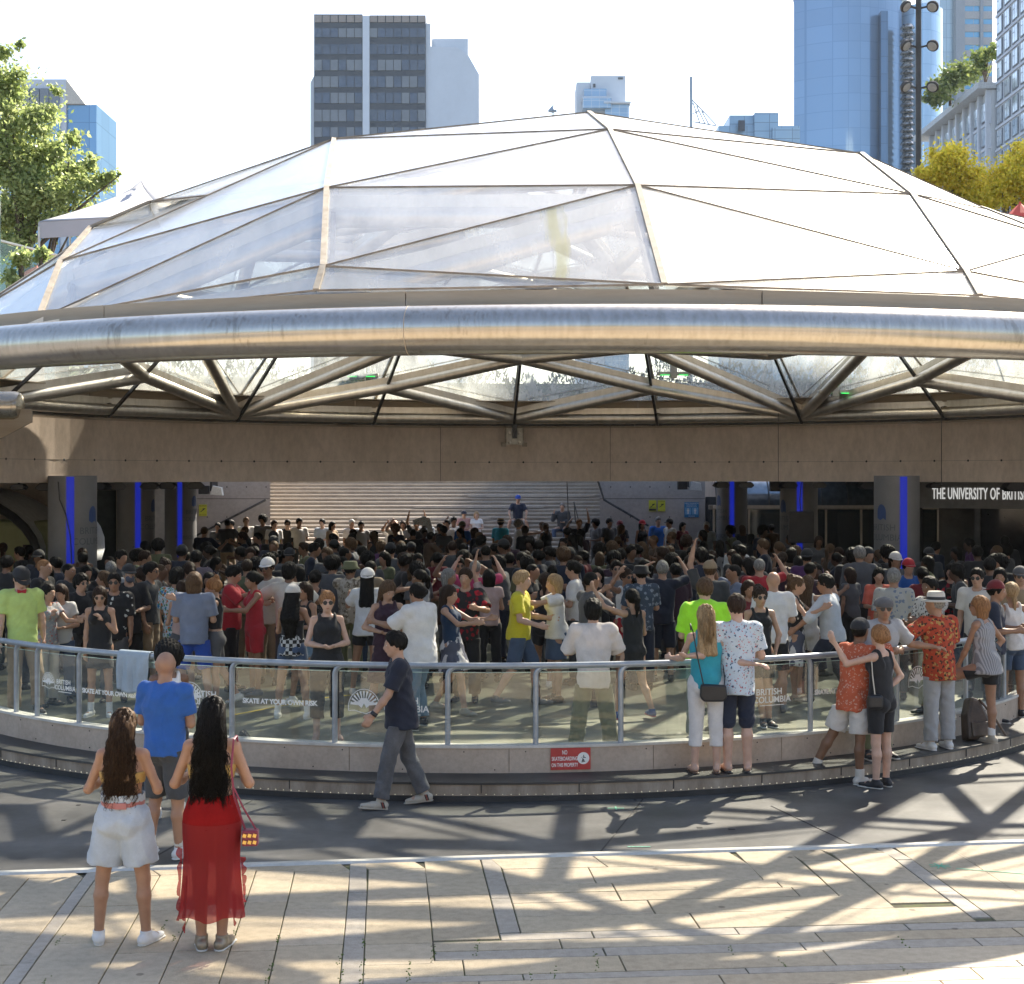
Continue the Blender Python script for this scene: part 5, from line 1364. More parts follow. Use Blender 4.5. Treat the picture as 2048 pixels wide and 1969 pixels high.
def skeleton(H, sex, pose):
    s = H/1.75; f = sex == 'f'
    J = {}
    lean = pose.get('lean', (0,0)); spine = nrm(UP + FWD*lean[0] + SIDE*lean[1])
    hipw, shw = (.092 if f else .088), (.155 if f else .185)
    J['pel'] = V3(0,0,0)
    for sd, sg in (('l',1),('r',-1)):
        L = pose.get(sd+'l', 'st'); L = LEG[L] if isinstance(L, str) else L
        hp = V3(sg*hipw, 0, -.03)
        d1 = nrm(FWD*L[0][0] + SIDE*sg*L[0][1] + UP*L[0][2]); d2 = nrm(FWD*L[1][0] + SIDE*sg*L[1][1] + UP*L[1][2])
        kn = hp + d1*.43; an = kn + d2*.415
        J[sd+'hip'], J[sd+'kn'], J[sd+'an'] = hp, kn, an
        J[sd+'shin'] = d2
    J['wst'] = spine*.16; J['chs'] = spine*.36; J['nck'] = spine*.515 + FWD*(-.005); 
    hy, hpitch = pose.get('head', (0,0)); hy = R(hy); hp_ = R(hpitch)
    hf = nrm((FWD*math.cos(hy) + SIDE*math.sin(hy))*math.cos(hp_) + UP*math.sin(hp_)); hs = nrm(np.cross(UP, hf))*-1; hu = nrm(np.cross(hf, hs))
    if hu[2] < 0: hu = -hu
    J['hf'], J['hu'] = hf, hu; J['hs'] = nrm(np.cross(hu, hf))
    nb = spine*.57 + FWD*.012; J['hd'] = nb + nrm(spine + UP*1.2)*.11 + hf*.012; J['nb'] = nb
    for sd, sg in (('l',1),('r',-1)):
        A = pose.get(sd+'a', 'relax'); A = ARM[A] if isinstance(A, str) else A
        sh = spine*.475 + SIDE*sg*shw
        d1 = nrm(FWD*A[0][0] + SIDE*sg*A[0][1] + UP*A[0][2]); d2 = nrm(FWD*A[1][0] + SIDE*sg*A[1][1] + UP*A[1][2])
        if d1[2] > 0: sh = sh + UP*.03*d1[2]
        el = sh + d1*.285; wr_ = el + d2*.245
        J[sd+'sh'], J[sd+'el'], J[sd+'wr'], J[sd+'fa'] = sh, el, wr_, d2
    for k in J:
        if k not in ('hf','hu','hs','lshin','rshin','lfa','rfa'): J[k] = J[k]*s
    mz = min(J['lan'][2] - .085*s, J['ran'][2] - .085*s) if not pose.get('sitz') else min(J['lan'][2], J['ran'][2]) - .085*s
    for k in J:
        if k not in ('hf','hu','hs','lshin','rshin','lfa','rfa'): J[k] = J[k] - V3(0,0,mz)
    J['s'] = s; J['f'] = f; J['spine'] = spine; J['w'] = pose.get('build', 1.0)
    J['pitch'] = {}
    for sd in 'lr':
        lift = J[sd+'an'][2] - .085*s
        J['pitch'][sd] = -.85 if lift > .12 and J[sd+'shin'][1] > .2 else (-.3 if lift > .05 else 0)
        if pose.get(sd+'f') is not None: J['pitch'][sd] = pose[sd+'f']
    J['toe'] = pose.get('toe', 12)
    return J
def foot_dir(J, sd):
    sg = 1 if sd == 'l' else -1; a = R(J['toe'])*sg
    d = FWD*math.cos(a) + SIDE*math.sin(a); p = J['pitch'][sd]
    return nrm(d + UP*p)
def head_prims(J, ears=True):
    s = J['s']; c = J['hd']; f, u, sd = J['hf'], J['hu'], J['hs']; P = []
    q = lambda a, b, d: c + (f*a + u*b + sd*d)*s
    P += [prim(q(-.018,.030,0), q(-.012,.030,0), .094*s, sq=sd, sf=.86), prim(q(.022,.01,0), q(.022,.01,0), .083*s, sq=sd, sf=.84)]
    P += [prim(q(.035,-.035,0), q(.052,-.078,0), .056*s, .034*s, sq=sd, sf=.95), prim(q(.02,-.055,.03), q(.045,-.082,.012), .028*s), prim(q(.02,-.055,-.03), q(.045,-.082,-.012), .028*s)]
    P += [prim(q(.098,.012,0), q(.114,-.028,0), .008*s, .0135*s), prim(q(.100,-.032,.008), q(.100,-.032,-.008), .010*s)]
    P += [prim(q(.088,.028,.03), q(.088,.028,-.03), .014*s), prim(q(.094,-.058,.014), q(.094,-.058,-.014), .009*s)]
    if ears:
        for g in (1,-1): P.append(prim(q(.0,.02,.080*g), q(-.004,-.022,.074*g), .021*s, .014*s, sq=sd, sf=.42))
    P.append(prim(J['nck']*.9+J['nb']*.1 - J['spine']*.03*s, c + (f*-.012 - u*.045)*s, (.050 if J['f'] else .060)*s, (.046 if J['f'] else .056)*s))
    return P
def hand_prims(J, sd, grip=.35, fingers=True):
    s = J['s']; sg = 1 if sd == 'l' else -1; h = J[sd+'fa']; wr_ = J[sd+'wr']
    w = FWD - h*(FWD@h)
    if np.linalg.norm(w) < .5: w = UP - h*(UP@h)
    w = nrm(w); pn = nrm(np.cross(h, w))           # palm normal, pointing inwards
    if pn@(SIDE*sg) > 0: pn = -pn
    P = [prim(wr_, wr_ + h*.075*s, .030*s, .038*s, sq=pn, sf=.42)]
    b = wr_ + h*.083*s
    fs = [(.027,.072,.0088),(.009,.080,.0090),(-.010,.074,.0086),(-.027,.058,.0076)]
    for i, (o_, l_, r_) in enumerate(fs):
        g = grip*(1+.18*i); a = b + w*o_*s; d1 = nrm(h + pn*g*.6 + w*(o_*2.5)); m_ = a + d1*l_*.5*s; d2 = nrm(h + pn*g*2.2); e = m_ + d2*l_*.5*s
        if fingers: P += [prim(a - h*.01*s, m_, r_*1.05*s, r_*s), prim(m_, e, r_*s, r_*.82*s)]
        elif i in (0,2): P += [prim(a, m_, r_*2*s, r_*1.7*s, sq=pn, sf=.5), prim(m_, e, r_*1.7*s, r_*1.2*s, sq=pn, sf=.6)]
    t0 = wr_ + h*.025*s + w*.024*s; t1 = t0 + nrm(h*.75 + w*.75 + pn*.35)*.042*s; t2 = t1 + nrm(h + pn*.5 + w*.15)*.032*s
    P += [prim(t0, t1, .014*s, .0105*s), prim(t1, t2, .0105*s, .008*s)]
    return P
def body_prims(J, fingers=True):
    s = J['s']; f = J['f']; w = J['w']; P = []; sp = J['spine']; L = np.cross(sp, SIDE); L = nrm(L)
    P.append(prim(J['pel'] + SIDE*.055*s, J['pel'] - SIDE*.055*s, (.118 if f else .105)*s*w, sq=L, sf=.88))
    P.append(prim(J['pel'], J['wst'], (.148 if f else .142)*s*w, (.118 if f else .138)*s*w, sq=L, sf=.72))
    P.append(prim(J['wst'], J['chs'], (.118 if f else .138)*s*w, (.142 if f else .168)*s*w, sq=L, sf=.68))
    P.append(prim(J['chs'], J['nck'] - sp*.05*s, (.142 if f else .165)*s*w, (.095 if f else .11)*s, sq=L, sf=.62))
    for sd, sg in (('l',1),('r',-1)):
        P.append(prim(J['nck'] - sp*.02*s + SIDE*sg*.02*s, J[sd+'sh'], .052*s, (.046 if f else .058)*s))
        P.append(prim(J['pel'] + SIDE*sg*.06*s - FWD*.05*s - UP*.04*s, J['pel'] + SIDE*sg*.06*s - FWD*.05*s - UP*.04*s, (.092 if f else .08)*s*w))
        if f: P.append(prim(J['chs'] + SIDE*sg*.068*s + FWD*.075*s + sp*.015*s, J['chs'] + SIDE*sg*.068*s + FWD*.075*s + sp*.015*s, .062*s))
        a = (.040 if f else .049)*s*(.6+.4*w); e = (.033 if f else .038)*s; wr_ = (.023 if f else .028)*s
        P += [prim(J[sd+'sh'], J[sd+'el'], a, e), prim(J[sd+'el'], J[sd+'el']*.65 + J[sd+'wr']*.35, e*1.02, e*1.03), prim(J[sd+'el']*.65 + J[sd+'wr']*.35, J[sd+'wr'], e*1.03, wr_)]
        P += hand_prims(J, sd, fingers=fingers)
        th = (.088 if f else .082)*s*(.5+.5*w); kn = (.052 if f else .053)*s; cf = (.052 if f else .055)*s; an = (.034 if f else .038)*s
        K, A = J[sd+'kn'], J[sd+'an']; H_ = J[sd+'hip']
        P += [prim(H_, K, th, kn), prim(K, K*.68 + A*.32 - np.cross(nrm(A-K), SIDE)*(.012*s), kn*.95, cf), prim(K*.68 + A*.32 - np.cross(nrm(A-K), SIDE)*(.012*s), A, cf, an)]
        d = foot_dir(J, sd); hl = A - UP*.035*s - d*.035*s
        P += [prim(A, A - UP*.04*s, an, .032*s), prim(hl, hl + d*.13*s - UP*.012*s, .034*s, .033*s), prim(hl + d*.13*s - UP*.012*s, hl + d*.205*s - UP*.020*s, .036*s, .024*s, sq=UP, sf=.7)]
    return P + head_prims(J)

def part(name, prims, m, parent, vox, **kw):
    r = field(prims, vox, **kw)
    if r is None: return None
    return mkobj(name, np_mesh(name, r[0], r[1]), m, parent)

def top_prims(J, sleeve=.5, hem=0.0, loose=.016, flare=0.0, straps=True):
    s = J['s']; f = J['f']; w = J['w']; sp = J['spine']; L = nrm(np.cross(sp, SIDE)); g = loose
    P = []
    hm = J['pel'] - UP*hem*s if hem > 0 else J['pel'] + sp*(-hem)*s
    wr_ = (.128 if f else .145)*s*w + g
    if hem > -.1:
        P.append(prim(J['wst'] + sp*.02*s, hm, wr_ + .004, (.158 if f else .152)*s*w + g + flare, flat=True, sq=L, sf=.80))
        if hem > .04:
            b0 = J['pel'] - L*0 - FWD*.035*s; P.append(prim(b0 + J['spine']*.03*s, b0 - UP*hem*s, .130*s*w + g*.8, .136*s*w + g*.8 + flare*.6, flat=True, sq=FWD, sf=.98))
    P.append(prim(J['wst'], J['chs'], wr_, (.145 if f else .170)*s*w + g, sq=L, sf=.70))
    if sleeve > 0: P.append(prim(J['chs'], J['nck'] - sp*.055*s, (.144 if f else .166)*s*w + g, .100*s + g*.6, sq=L, sf=.64))
    else:
        P.append(prim(J['chs'], J['chs'] + sp*.055*s, (.146 if f else .168)*s*w + g, (.132 if f else .15)*s*w + g, flat=True, sq=L, sf=.66))
        if straps:
            for sg in (1,-1):
                t_ = J['nck'] - sp*.026*s + SIDE*sg*.092*s
                P.append(prim(t_, J['chs'] + SIDE*sg*.085*s + FWD*.060*s + sp*.03*s, .062*s, .060*s, sq=SIDE, sf=.36)); P.append(prim(t_, J['chs'] + SIDE*sg*.080*s - FWD*.050*s + sp*.03*s, .062*s, .060*s, sq=SIDE, sf=.36))
    for sd, sg in (('l',1),('r',-1)):
        if f: P.append(prim(J['chs'] + SIDE*sg*.068*s + FWD*.078*s + sp*.012*s, J['chs'] + SIDE*sg*.068*s + FWD*.078*s + sp*.012*s, .064*s + g*.4))
        if sleeve > 0:
            P.append(prim(J['nck'] - sp*.025*s + SIDE*sg*.03*s, J[sd+'sh'], .055*s + g*.3, (.054 if f else .062)*s + g*.6))
            a = (.046 if f else .054)*s + g; S_, E, W_ = J[sd+'sh'], J[sd+'el'], J[sd+'wr']
            if sleeve <= 1: P.append(prim(S_, S_ + (E-S_)*sleeve, a, a + .001 + g*.12, flat=True))
            else: P += [prim(S_, E, a, a*.86), prim(E, E + (W_-E)*(sleeve-1), a*.86, a*.80, flat=True)]
    return P
def legs_prims(J, frac=.45, loose=.022, flare=.01, rise=.10):
    """frac: share of the leg that is covered; 1 = to the ankle"""
    s = J['s']; f = J['f']; w = J['w']; L = FWD; g = loose; P = []
    P.append(prim(J['pel'] + SIDE*.05*s, J['pel'] - SIDE*.05*s, (.120 if f else .108)*s*w + g*.5, sq=FWD, sf=.92))
    P.append(prim(J['pel'], J['pel'] + J['spine']*rise*s, (.150 if f else .146)*s*w + g*.4, (.130 if f else .142)*s*w + g*.4, flat=True, sq=FWD, sf=.76))
    for sd, sg in (('l',1),('r',-1)):
        th = (.092 if f else .088)*s*(.5+.5*w) + g*.7; H_, K, A = J[sd+'hip'], J[sd+'kn'], J[sd+'an']
        P.append(prim(J['pel'] + SIDE*sg*.06*s - FWD*.05*s - UP*.04*s, J['pel'] + SIDE*sg*.06*s - FWD*.05*s - UP*.04*s, (.094 if f else .084)*s*w + g*.3))
        kn = .058*s + g
        if frac <= .5: P.append(prim(H_, H_ + (K-H_)*frac*2, th, max(kn, th*(1-.35*frac*2)) + flare, flat=True))
        else:
            e = K + (A-K)*(frac*2-1); P += [prim(H_, K, th, kn), prim(K, e, kn, (kn*.92 if flare >= 0 else .05*s) + flare*.5, flat=True)]
    return P
def skirt_prims(J, length=.40, r1=.22, rise=.12, f_=FWD):
    s = J['s']; mid = (J['lkn']+J['rkn'])/2; d = nrm(mid - J['pel'])
    g_ = [prim(J['pel'] + SIDE*sg*.065*s - FWD*.045*s - UP*.03*s, J['pel'] + SIDE*sg*.065*s + FWD*.02*s - UP*.03*s, .105*s) for sg in (1,-1)]
    return g_ + [prim(J['pel'] + J['spine']*rise*s, J['pel'], .142*s, .158*s, sq=f_, sf=.82), prim(J['pel'], J['pel'] + d*length*s, .160*s, r1*s, flat=True, sq=f_, sf=.78)]
def shoe_prims(J, sd, kind='sneaker'):
    s = J['s']; A = J[sd+'an']; d = foot_dir(J, sd); up = nrm(UP - d*(UP@d)); hl = A - up*.042*s - d*.04*s; P = []
    P += [prim(hl, hl + d*.12*s - up*.008*s, .043*s, .041*s), prim(hl + d*.12*s - up*.008*s, hl + d*.215*s - up*.014*s, .044*s, .030*s, sq=up, sf=.75)]
    if kind == 'high': P.append(prim(A - up*.03*s, A + (J[sd+'kn']-A)*.22, .050*s, .050*s, flat=True))
    else: P.append(prim(A - up*.035*s, A + up*.012*s + (J[sd+'kn']-A)*.02, .043*s, .046*s, flat=True))
    return P
def sole_prims(J, sd, thick=.012):
    s = J['s']; A = J[sd+'an']; d = foot_dir(J, sd); up = nrm(UP - d*(UP@d)); b = A - up*.077*s
    return [prim(b - d*.045*s, b + d*.10*s, .040*s, .043*s, sq=up, sf=.28), prim(b + d*.10*s, b + d*.185*s, .045*s, .037*s, sq=up, sf=.28)]
def hair_prims(J, style):
    s = J['s']; c = J['hd']; f, u, sd = J['hf'], J['hu'], J['hs']
    q = lambda a, b, d=0: c + (f*a + u*b + sd*d)*s
    P = []; subs = []; cuts = []; wr_, wf, k = .003, 90, .02
    face = (q(.118,-.055), .092*s, 1, 1, 1.0)
    if style == 'bald': return None
    if style == 'buzz':
        P = [prim(q(-.020,.034), q(-.010,.036), .0985*s, sq=sd, sf=.87)]; subs = [(q(.12,-.03), .105*s, 1,1,1), (q(.02,-.10), .085*s, 1,1,1)]; wr_ = .0006
    elif style == 'short':
        P = [prim(q(-.020,.038), q(.0,.046), .104*s, sq=sd, sf=.90), prim(q(.055,.095), q(.03,.10), .040*s)]; subs = [(q(.128,-.03), .098*s, 1,1,1), (q(.03,-.105), .088*s, 1,1,1)]; wr_ = .0065; wf = 105
    elif style == 'messy':
        P = [prim(q(-.022,.042), q(.005,.052), .112*s, sq=sd, sf=.92), prim(q(-.06,-.03,.03), q(-.06,-.03,-.03), .055*s), prim(q(.06,.09), q(.04,.10), .04*s)]; subs = [(q(.135,-.035), .098*s, 1,1,1)]; wr_ = .009; wf = 105
    elif style == 'curly':
        P = [prim(q(-.025,.05), q(.0,.06), .128*s, sq=sd, sf=.95)]; subs = [(q(.14,-.05), .11*s, 1,1,1)]; wr_ = .014; wf = 120
    elif style == 'afro':
        P = [prim(q(-.03,.05), q(.0,.065), .15*s)]; subs = [(q(.15,-.05), .12*s, 1,1,1)]; wr_ = .014; wf = 130
    else:
        P = [prim(q(-.020,.036), q(-.002,.044), .105*s, sq=sd, sf=.91)]; subs = [(q(.122,-.045), .092*s, .95,.95,1.05)]; wr_ = .004; wf = 110
        D = -UP*.75 - J['spine']*.25
        if style == 'bob': P += [prim(q(-.045,.0,g*.045), q(-.05,-.10,g*.05), .062*s, .05*s) for g in (1,-1)] + [prim(q(-.05,.0), q(-.06,-.10), .07*s, .05*s)]
        elif style == 'med': P += [prim(q(-.05,.0,g*.04), q(-.065,-.20,g*.055), .062*s, .04*s) for g in (1,0,-1)]
        elif style == 'long':
            b = q(-.055,.0); e = b + D*.36*s - FWD*.075*s
            P += [prim(b + J['hs']*g*.03*s, e + J['hs']*g*.07*s, .065*s, .040*s) for g in (1,0,-1)]; wr_ = .006
        elif style == 'verylong':
            b = q(-.05,-.0); e = b + D*.30*s - FWD*.10*s; e2 = b + D*.56*s - FWD*.075*s
            P += [prim(b + J['hs']*g*.035*s, e + J['hs']*g*.075*s, .068*s, .055*s) for g in (1,0,-1)] + [prim(e + J['hs']*g*.07*s, e2 + J['hs']*g*.045*s, .055*s, .028*s) for g in (1,0,-1)]; wr_ = .009; wf = 70
        elif style == 'pony': P += [prim(q(-.10,.045), q(-.14,.0), .030*s, .035*s), prim(q(-.14,.0), q(-.13,-.10), .035*s, .032*s), prim(q(-.13,-.10), q(-.115,-.24), .032*s, .014*s)]
        elif style == 'lowpony': P += [prim(q(-.08,-.03), q(-.09,-.09), .035*s, .030*s), prim(q(-.09,-.09), q(-.10,-.24), .030*s, .015*s)]
        elif style == 'bun': P += [prim(q(-.105,.03), q(-.125,.035), .042*s)]
        elif style == 'topbun': P += [prim(q(-.05,.135), q(-.06,.150), .038*s)]
        elif style == 'updo': P += [prim(q(-.06,.10), q(-.085,.12), .055*s), prim(q(-.06,-.02,.03), q(-.06,-.09,.05), .03*s,.012*s)]; wr_ = .010
    return P, subs, wr_, wf
def face_parts(J, body, lip, brow, glasses=None, smile=False, beard=None):
    s = J['s']; c = J['hd']; f, u, sd = J['hf'], J['hu'], J['hs']
    q = lambda a, b, d=0: Vector(c + (f*a + u*b + sd*d)*s)
    for g in (1,-1):
        e = MB().lathe(q(.0925,.008,.031*g), [(.0,-.004*s),(.011*s,-.001*s),(.012*s,.002*s),(.006*s,.006*s)], 10, axis=f).build('eye', EYEW, body, smooth=True)
        MB().lathe(q(.0925,.008,.031*g) + Vector(f)*.0045*s, [(.0062*s,0),(.005*s,.0028*s)], 8, axis=f).build('iris', M['black'], e)
        MB().tube([q(.099,.034,.014*g), q(.100,.038,.030*g), q(.088,.034,.047*g)], .0038*s, 5).build('eyebrow', brow, body)
    MB().tube([q(.094,-.058 + (.005 if smile else 0),.024), q(.1035,-.060,.010), q(.1035,-.060,-.010), q(.094,-.058 + (.005 if smile else 0),-.024)], [.002*s,.0052*s,.0052*s,.002*s], 6).build('mouth', lip, body)
    if glasses:
        gm_ = M['black'] if glasses != 'wire' else M['darksteel']
        gl_ = MB()
        for g in (1,-1):
            gl_.lathe(q(.108,.006,.032*g), [(.026*s,0),(.026*s,.004*s)] if glasses == 'sun' else [(.024*s,0),(.024*s,.002*s),(.021*s,.002*s),(.021*s,0)], 14, axis=f)
            gl_.tube([q(.106,.012,.056*g), q(.06,.014,.082*g), q(.0,.012,.083*g)], .003*s, 5)
        gl_.tube([q(.110,.012,.010), q(.110,.012,-.010)], .003*s, 5)
        gl_.build('glasses', gm_, body)
def cap_part(J, parent, m, kind='cap', band=None):
    s = J['s']; c = J['hd']; f, u, sd = J['hf'], J['hu'], J['hs']
    q = lambda a, b, d=0: c + (f*a + u*b + sd*d)*s
    if kind in ('cap','backcap'):
        sg = 1 if kind == 'cap' else -1
        P = [prim(q(-.012,.045), q(-.008,.048), .112*s, sq=sd, sf=.92)]
        o = part('cap', P, m, parent, .008, cuts=[(q(0,.045), -u)], k=.01)
        vs = []; n = 14
        for k in range(n+1):
            a = -1.15 + 2.3*k/n
            vs += [Vector(q(sg*.085*math.cos(a)-.01, .052, .098*math.sin(a))), Vector(q(sg*(.085*math.cos(a)+.085*math.cos(a*.8)**1.0), .032 - .012*(1-abs(a)), .098*math.sin(a)))]
        b = MB().add(vs, [(2*k,2*k+1,2*k+3,2*k+2) for k in range(n)]).build('visor', m, o, smooth=True); md = b.modifiers.new('s','SOLIDIFY'); md.thickness = .005
    elif kind == 'flat':
        P = [prim(q(-.02,.055), q(.045,.050), .108*s, .095*s, sq=u, sf=.72), prim(q(.06,.040), q(.095,.030), .07*s, .05*s, sq=u, sf=.25)]
        o = part('flat_cap', P, m, parent, .008, cuts=[(q(0,.022), -u)], k=.02)
    elif kind == 'beret':
        o = part('cap', [prim(q(-.015,.050), q(.0,.055), .110*s, sq=sd, sf=.92)], m, parent, .008, cuts=[(q(0,.045), -u)], k=.02)
    elif kind == 'brim':
        o = MB().lathe(Vector(q(-.008,.050)), [(.168*s,-.010*s),(.172*s,-.004*s),(.105*s,.012*s),(.100*s,.075*s),(.085*s,.105*s),(.060*s,.100*s),(.02*s,.088*s)], 28, axis=u).build('straw_hat', m, parent, smooth=True)
        if band: MB().lathe(Vector(q(-.008,.050)), [(.1075*s,.012*s),(.1045*s,.045*s),(.100*s,.045*s)], 28, axis=u).build('hat_band', band, o, smooth=True)
    elif kind == 'bucket':
        o = MB().lathe(Vector(q(-.008,.030)), [(.140*s,-.015*s),(.143*s,-.010*s),(.110*s,.022*s),(.100*s,.085*s),(.085*s,.098*s),(.02*s,.100*s)], 24, axis=u).build('bucket_hat', m, parent, smooth=True)
    return o

# ------------------------------------------------------------------ cloth, skin and hair materials
EYEW = mat('eye_white', (.62,.60,.57), .3, var=.02)
def skinmat(name, c):
    m = mat(name, c, .48, var=.07, scale=14, bump=.05, bscale=90)
    P = m.node_tree.nodes['Principled BSDF']; P.inputs['Subsurface Weight'].default_value = .08; P.inputs['Subsurface Radius'].default_value = (.01,.004,.002); return m
SK = {'pale': skinmat('skin_pale',(.56,.36,.27)), 'light': skinmat('skin_light',(.47,.285,.195)), 'tan': skinmat('skin_tan',(.36,.20,.125)), 'brown': skinmat('skin_brown',(.20,.105,.06)), 'dark': skinmat('skin_dark',(.09,.048,.03))}
LIP = mat('lip', (.33,.12,.10), .4, var=.05)
def hairmat(name, c1, c2):
    if (name,) in _MC: return _MC[(name,)]
    m, N, L, P = newmat(name); tc = N.new('ShaderNodeTexCoord'); mp = N.new('ShaderNodeMapping'); mp.inputs['Scale'].default_value = (130,130,9)
    no = N.new('ShaderNodeTexNoise'); no.inputs['Scale'].default_value = 1; no.inputs['Detail'].default_value = 3; L.new(tc.outputs['Object'], mp.inputs[0]); L.new(mp.outputs[0], no.inputs['Vector'])
    r = N.new('ShaderNodeValToRGB'); r.color_ramp.elements[0].color = tuple(c1)+(1,); r.color_ramp.elements[1].color = tuple(c2)+(1,); r.color_ramp.elements[0].position = .35; r.color_ramp.elements[1].position = .65
    L.new(no.outputs['Fac'], r.inputs[0]); L.new(r.outputs[0], P.inputs['Base Color']); P.inputs['Roughness'].default_value = .55; P.inputs['Specular IOR Level'].default_value = .14
    b = N.new('ShaderNodeBump'); b.inputs['Strength'].default_value = .9; b.inputs['Distance'].default_value = .006; L.new(no.outputs['Fac'], b.inputs['Height']); L.new(b.outputs[0], P.inputs['Normal'])
    _MC[(name,)] = m; return m
HR = {'black': hairmat('hair_black',(.004,.0035,.003),(.014,.012,.010)), 'dbrown': hairmat('hair_dark_brown',(.018,.011,.008),(.05,.03,.02)), 'brown': hairmat('hair_brown',(.055,.032,.018),(.13,.08,.045)),
      'blond': hairmat('hair_blond',(.24,.155,.075),(.48,.34,.19)), 'red': hairmat('hair_red_blond',(.17,.08,.035),(.38,.20,.09)), 'grey': hairmat('hair_grey',(.13,.125,.12),(.33,.32,.30)), 'white': hairmat('hair_white',(.4,.39,.37),(.6,.59,.57))}
def cloth(name, col, rough=.85, var=.07): return mat(name, col, rough, var=var, scale=9, bump=.6, bscale=24, sheen=.15)
def printed(name, base, cols, scale=22, thr=.45, rand=1.0, kind='spots', stretch=None):
    """printed cloth: blotches, stripes or checks in object space"""
    if (name,) in _MC: return _MC[(name,)]
    m, N, L, P = newmat(name); tc = N.new('ShaderNodeTexCoord'); mp = N.new('ShaderNodeMapping'); L.new(tc.outputs['Object'], mp.inputs[0])
    if stretch: mp.inputs['Scale'].default_value = stretch
    cur = None
    def rgb(c): n = N.new('ShaderNodeRGB'); n.outputs[0].default_value = tuple(c)+(1,); return n.outputs[0]
    cur = rgb(base)
    for i, c in enumerate(cols):
        if kind == 'spots':
            v = N.new('ShaderNodeTexVoronoi'); v.inputs['Scale'].default_value = scale*(1+.35*i); v.inputs['Randomness'].default_value = rand
            no = N.new('ShaderNodeTexNoise'); no.inputs['Scale'].default_value = scale*2.6; no.inputs['Detail'].default_value = 2
            L.new(mp.outputs[0], no.inputs['Vector']); ad = N.new('ShaderNodeVectorMath'); ad.operation = 'MULTIPLY_ADD'; L.new(no.outputs['Color'], ad.inputs[0]); ad.inputs[1].default_value = (.05,.05,.05)
            off = N.new('ShaderNodeVectorMath'); off.operation = 'ADD'; off.inputs[1].default_value = (i*3.1, i*1.7, i*.9); L.new(mp.outputs[0], off.inputs[0]); L.new(off.outputs[0], ad.inputs[2]); L.new(ad.outputs[0], v.inputs['Vector'])
            fac = v.outputs['Distance']; op = 'LESS_THAN'; th = thr
        elif kind == 'noise':
            v = N.new('ShaderNodeTexNoise'); v.inputs['Scale'].default_value = scale; v.inputs['Detail'].default_value = 3
            off = N.new('ShaderNodeVectorMath'); off.operation = 'ADD'; off.inputs[1].default_value = (i*3.1, i*1.7, i*.9); L.new(mp.outputs[0], off.inputs[0]); L.new(off.outputs[0], v.inputs['Vector']); fac = v.outputs['Fac']; op = 'GREATER_THAN'; th = thr
        elif kind == 'stripe':
            v = N.new('ShaderNodeTexWave'); v.inputs['Scale'].default_value = scale; v.bands_direction = 'X' if i == 0 else 'Z'; L.new(mp.outputs[0], v.inputs['Vector']); fac = v.outputs['Fac']; op = 'GREATER_THAN'; th = thr
        elif kind == 'check':
            v = N.new('ShaderNodeTexChecker'); v.inputs['Scale'].default_value = scale; L.new(mp.outputs[0], v.inputs['Vector']); fac = v.outputs['Fac']; op = 'GREATER_THAN'; th = .5
        mt = N.new('ShaderNodeMath'); mt.operation = op; mt.inputs[1].default_value = th; L.new(fac, mt.inputs[0])
        mx = N.new('ShaderNodeMix'); mx.data_type = 'RGBA'; L.new(mt.outputs[0], mx.inputs[0]); L.new(cur, mx.inputs[6]); L.new(rgb(c), mx.inputs[7]); cur = mx.outputs[2]
    L.new(cur, P.inputs['Base Color']); P.inputs['Roughness'].default_value = .85
    n2 = N.new('ShaderNodeTexNoise'); n2.inputs['Scale'].default_value = 38; L.new(tc.outputs['Object'], n2.inputs['Vector']); b = N.new('ShaderNodeBump'); b.inputs['Strength'].default_value = .3; b.inputs['Distance'].default_value = .01
    L.new(n2.outputs['Fac'], b.inputs['Height']); L.new(b.outputs[0], P.inputs['Normal'])
    _MC[(name,)] = m; return m

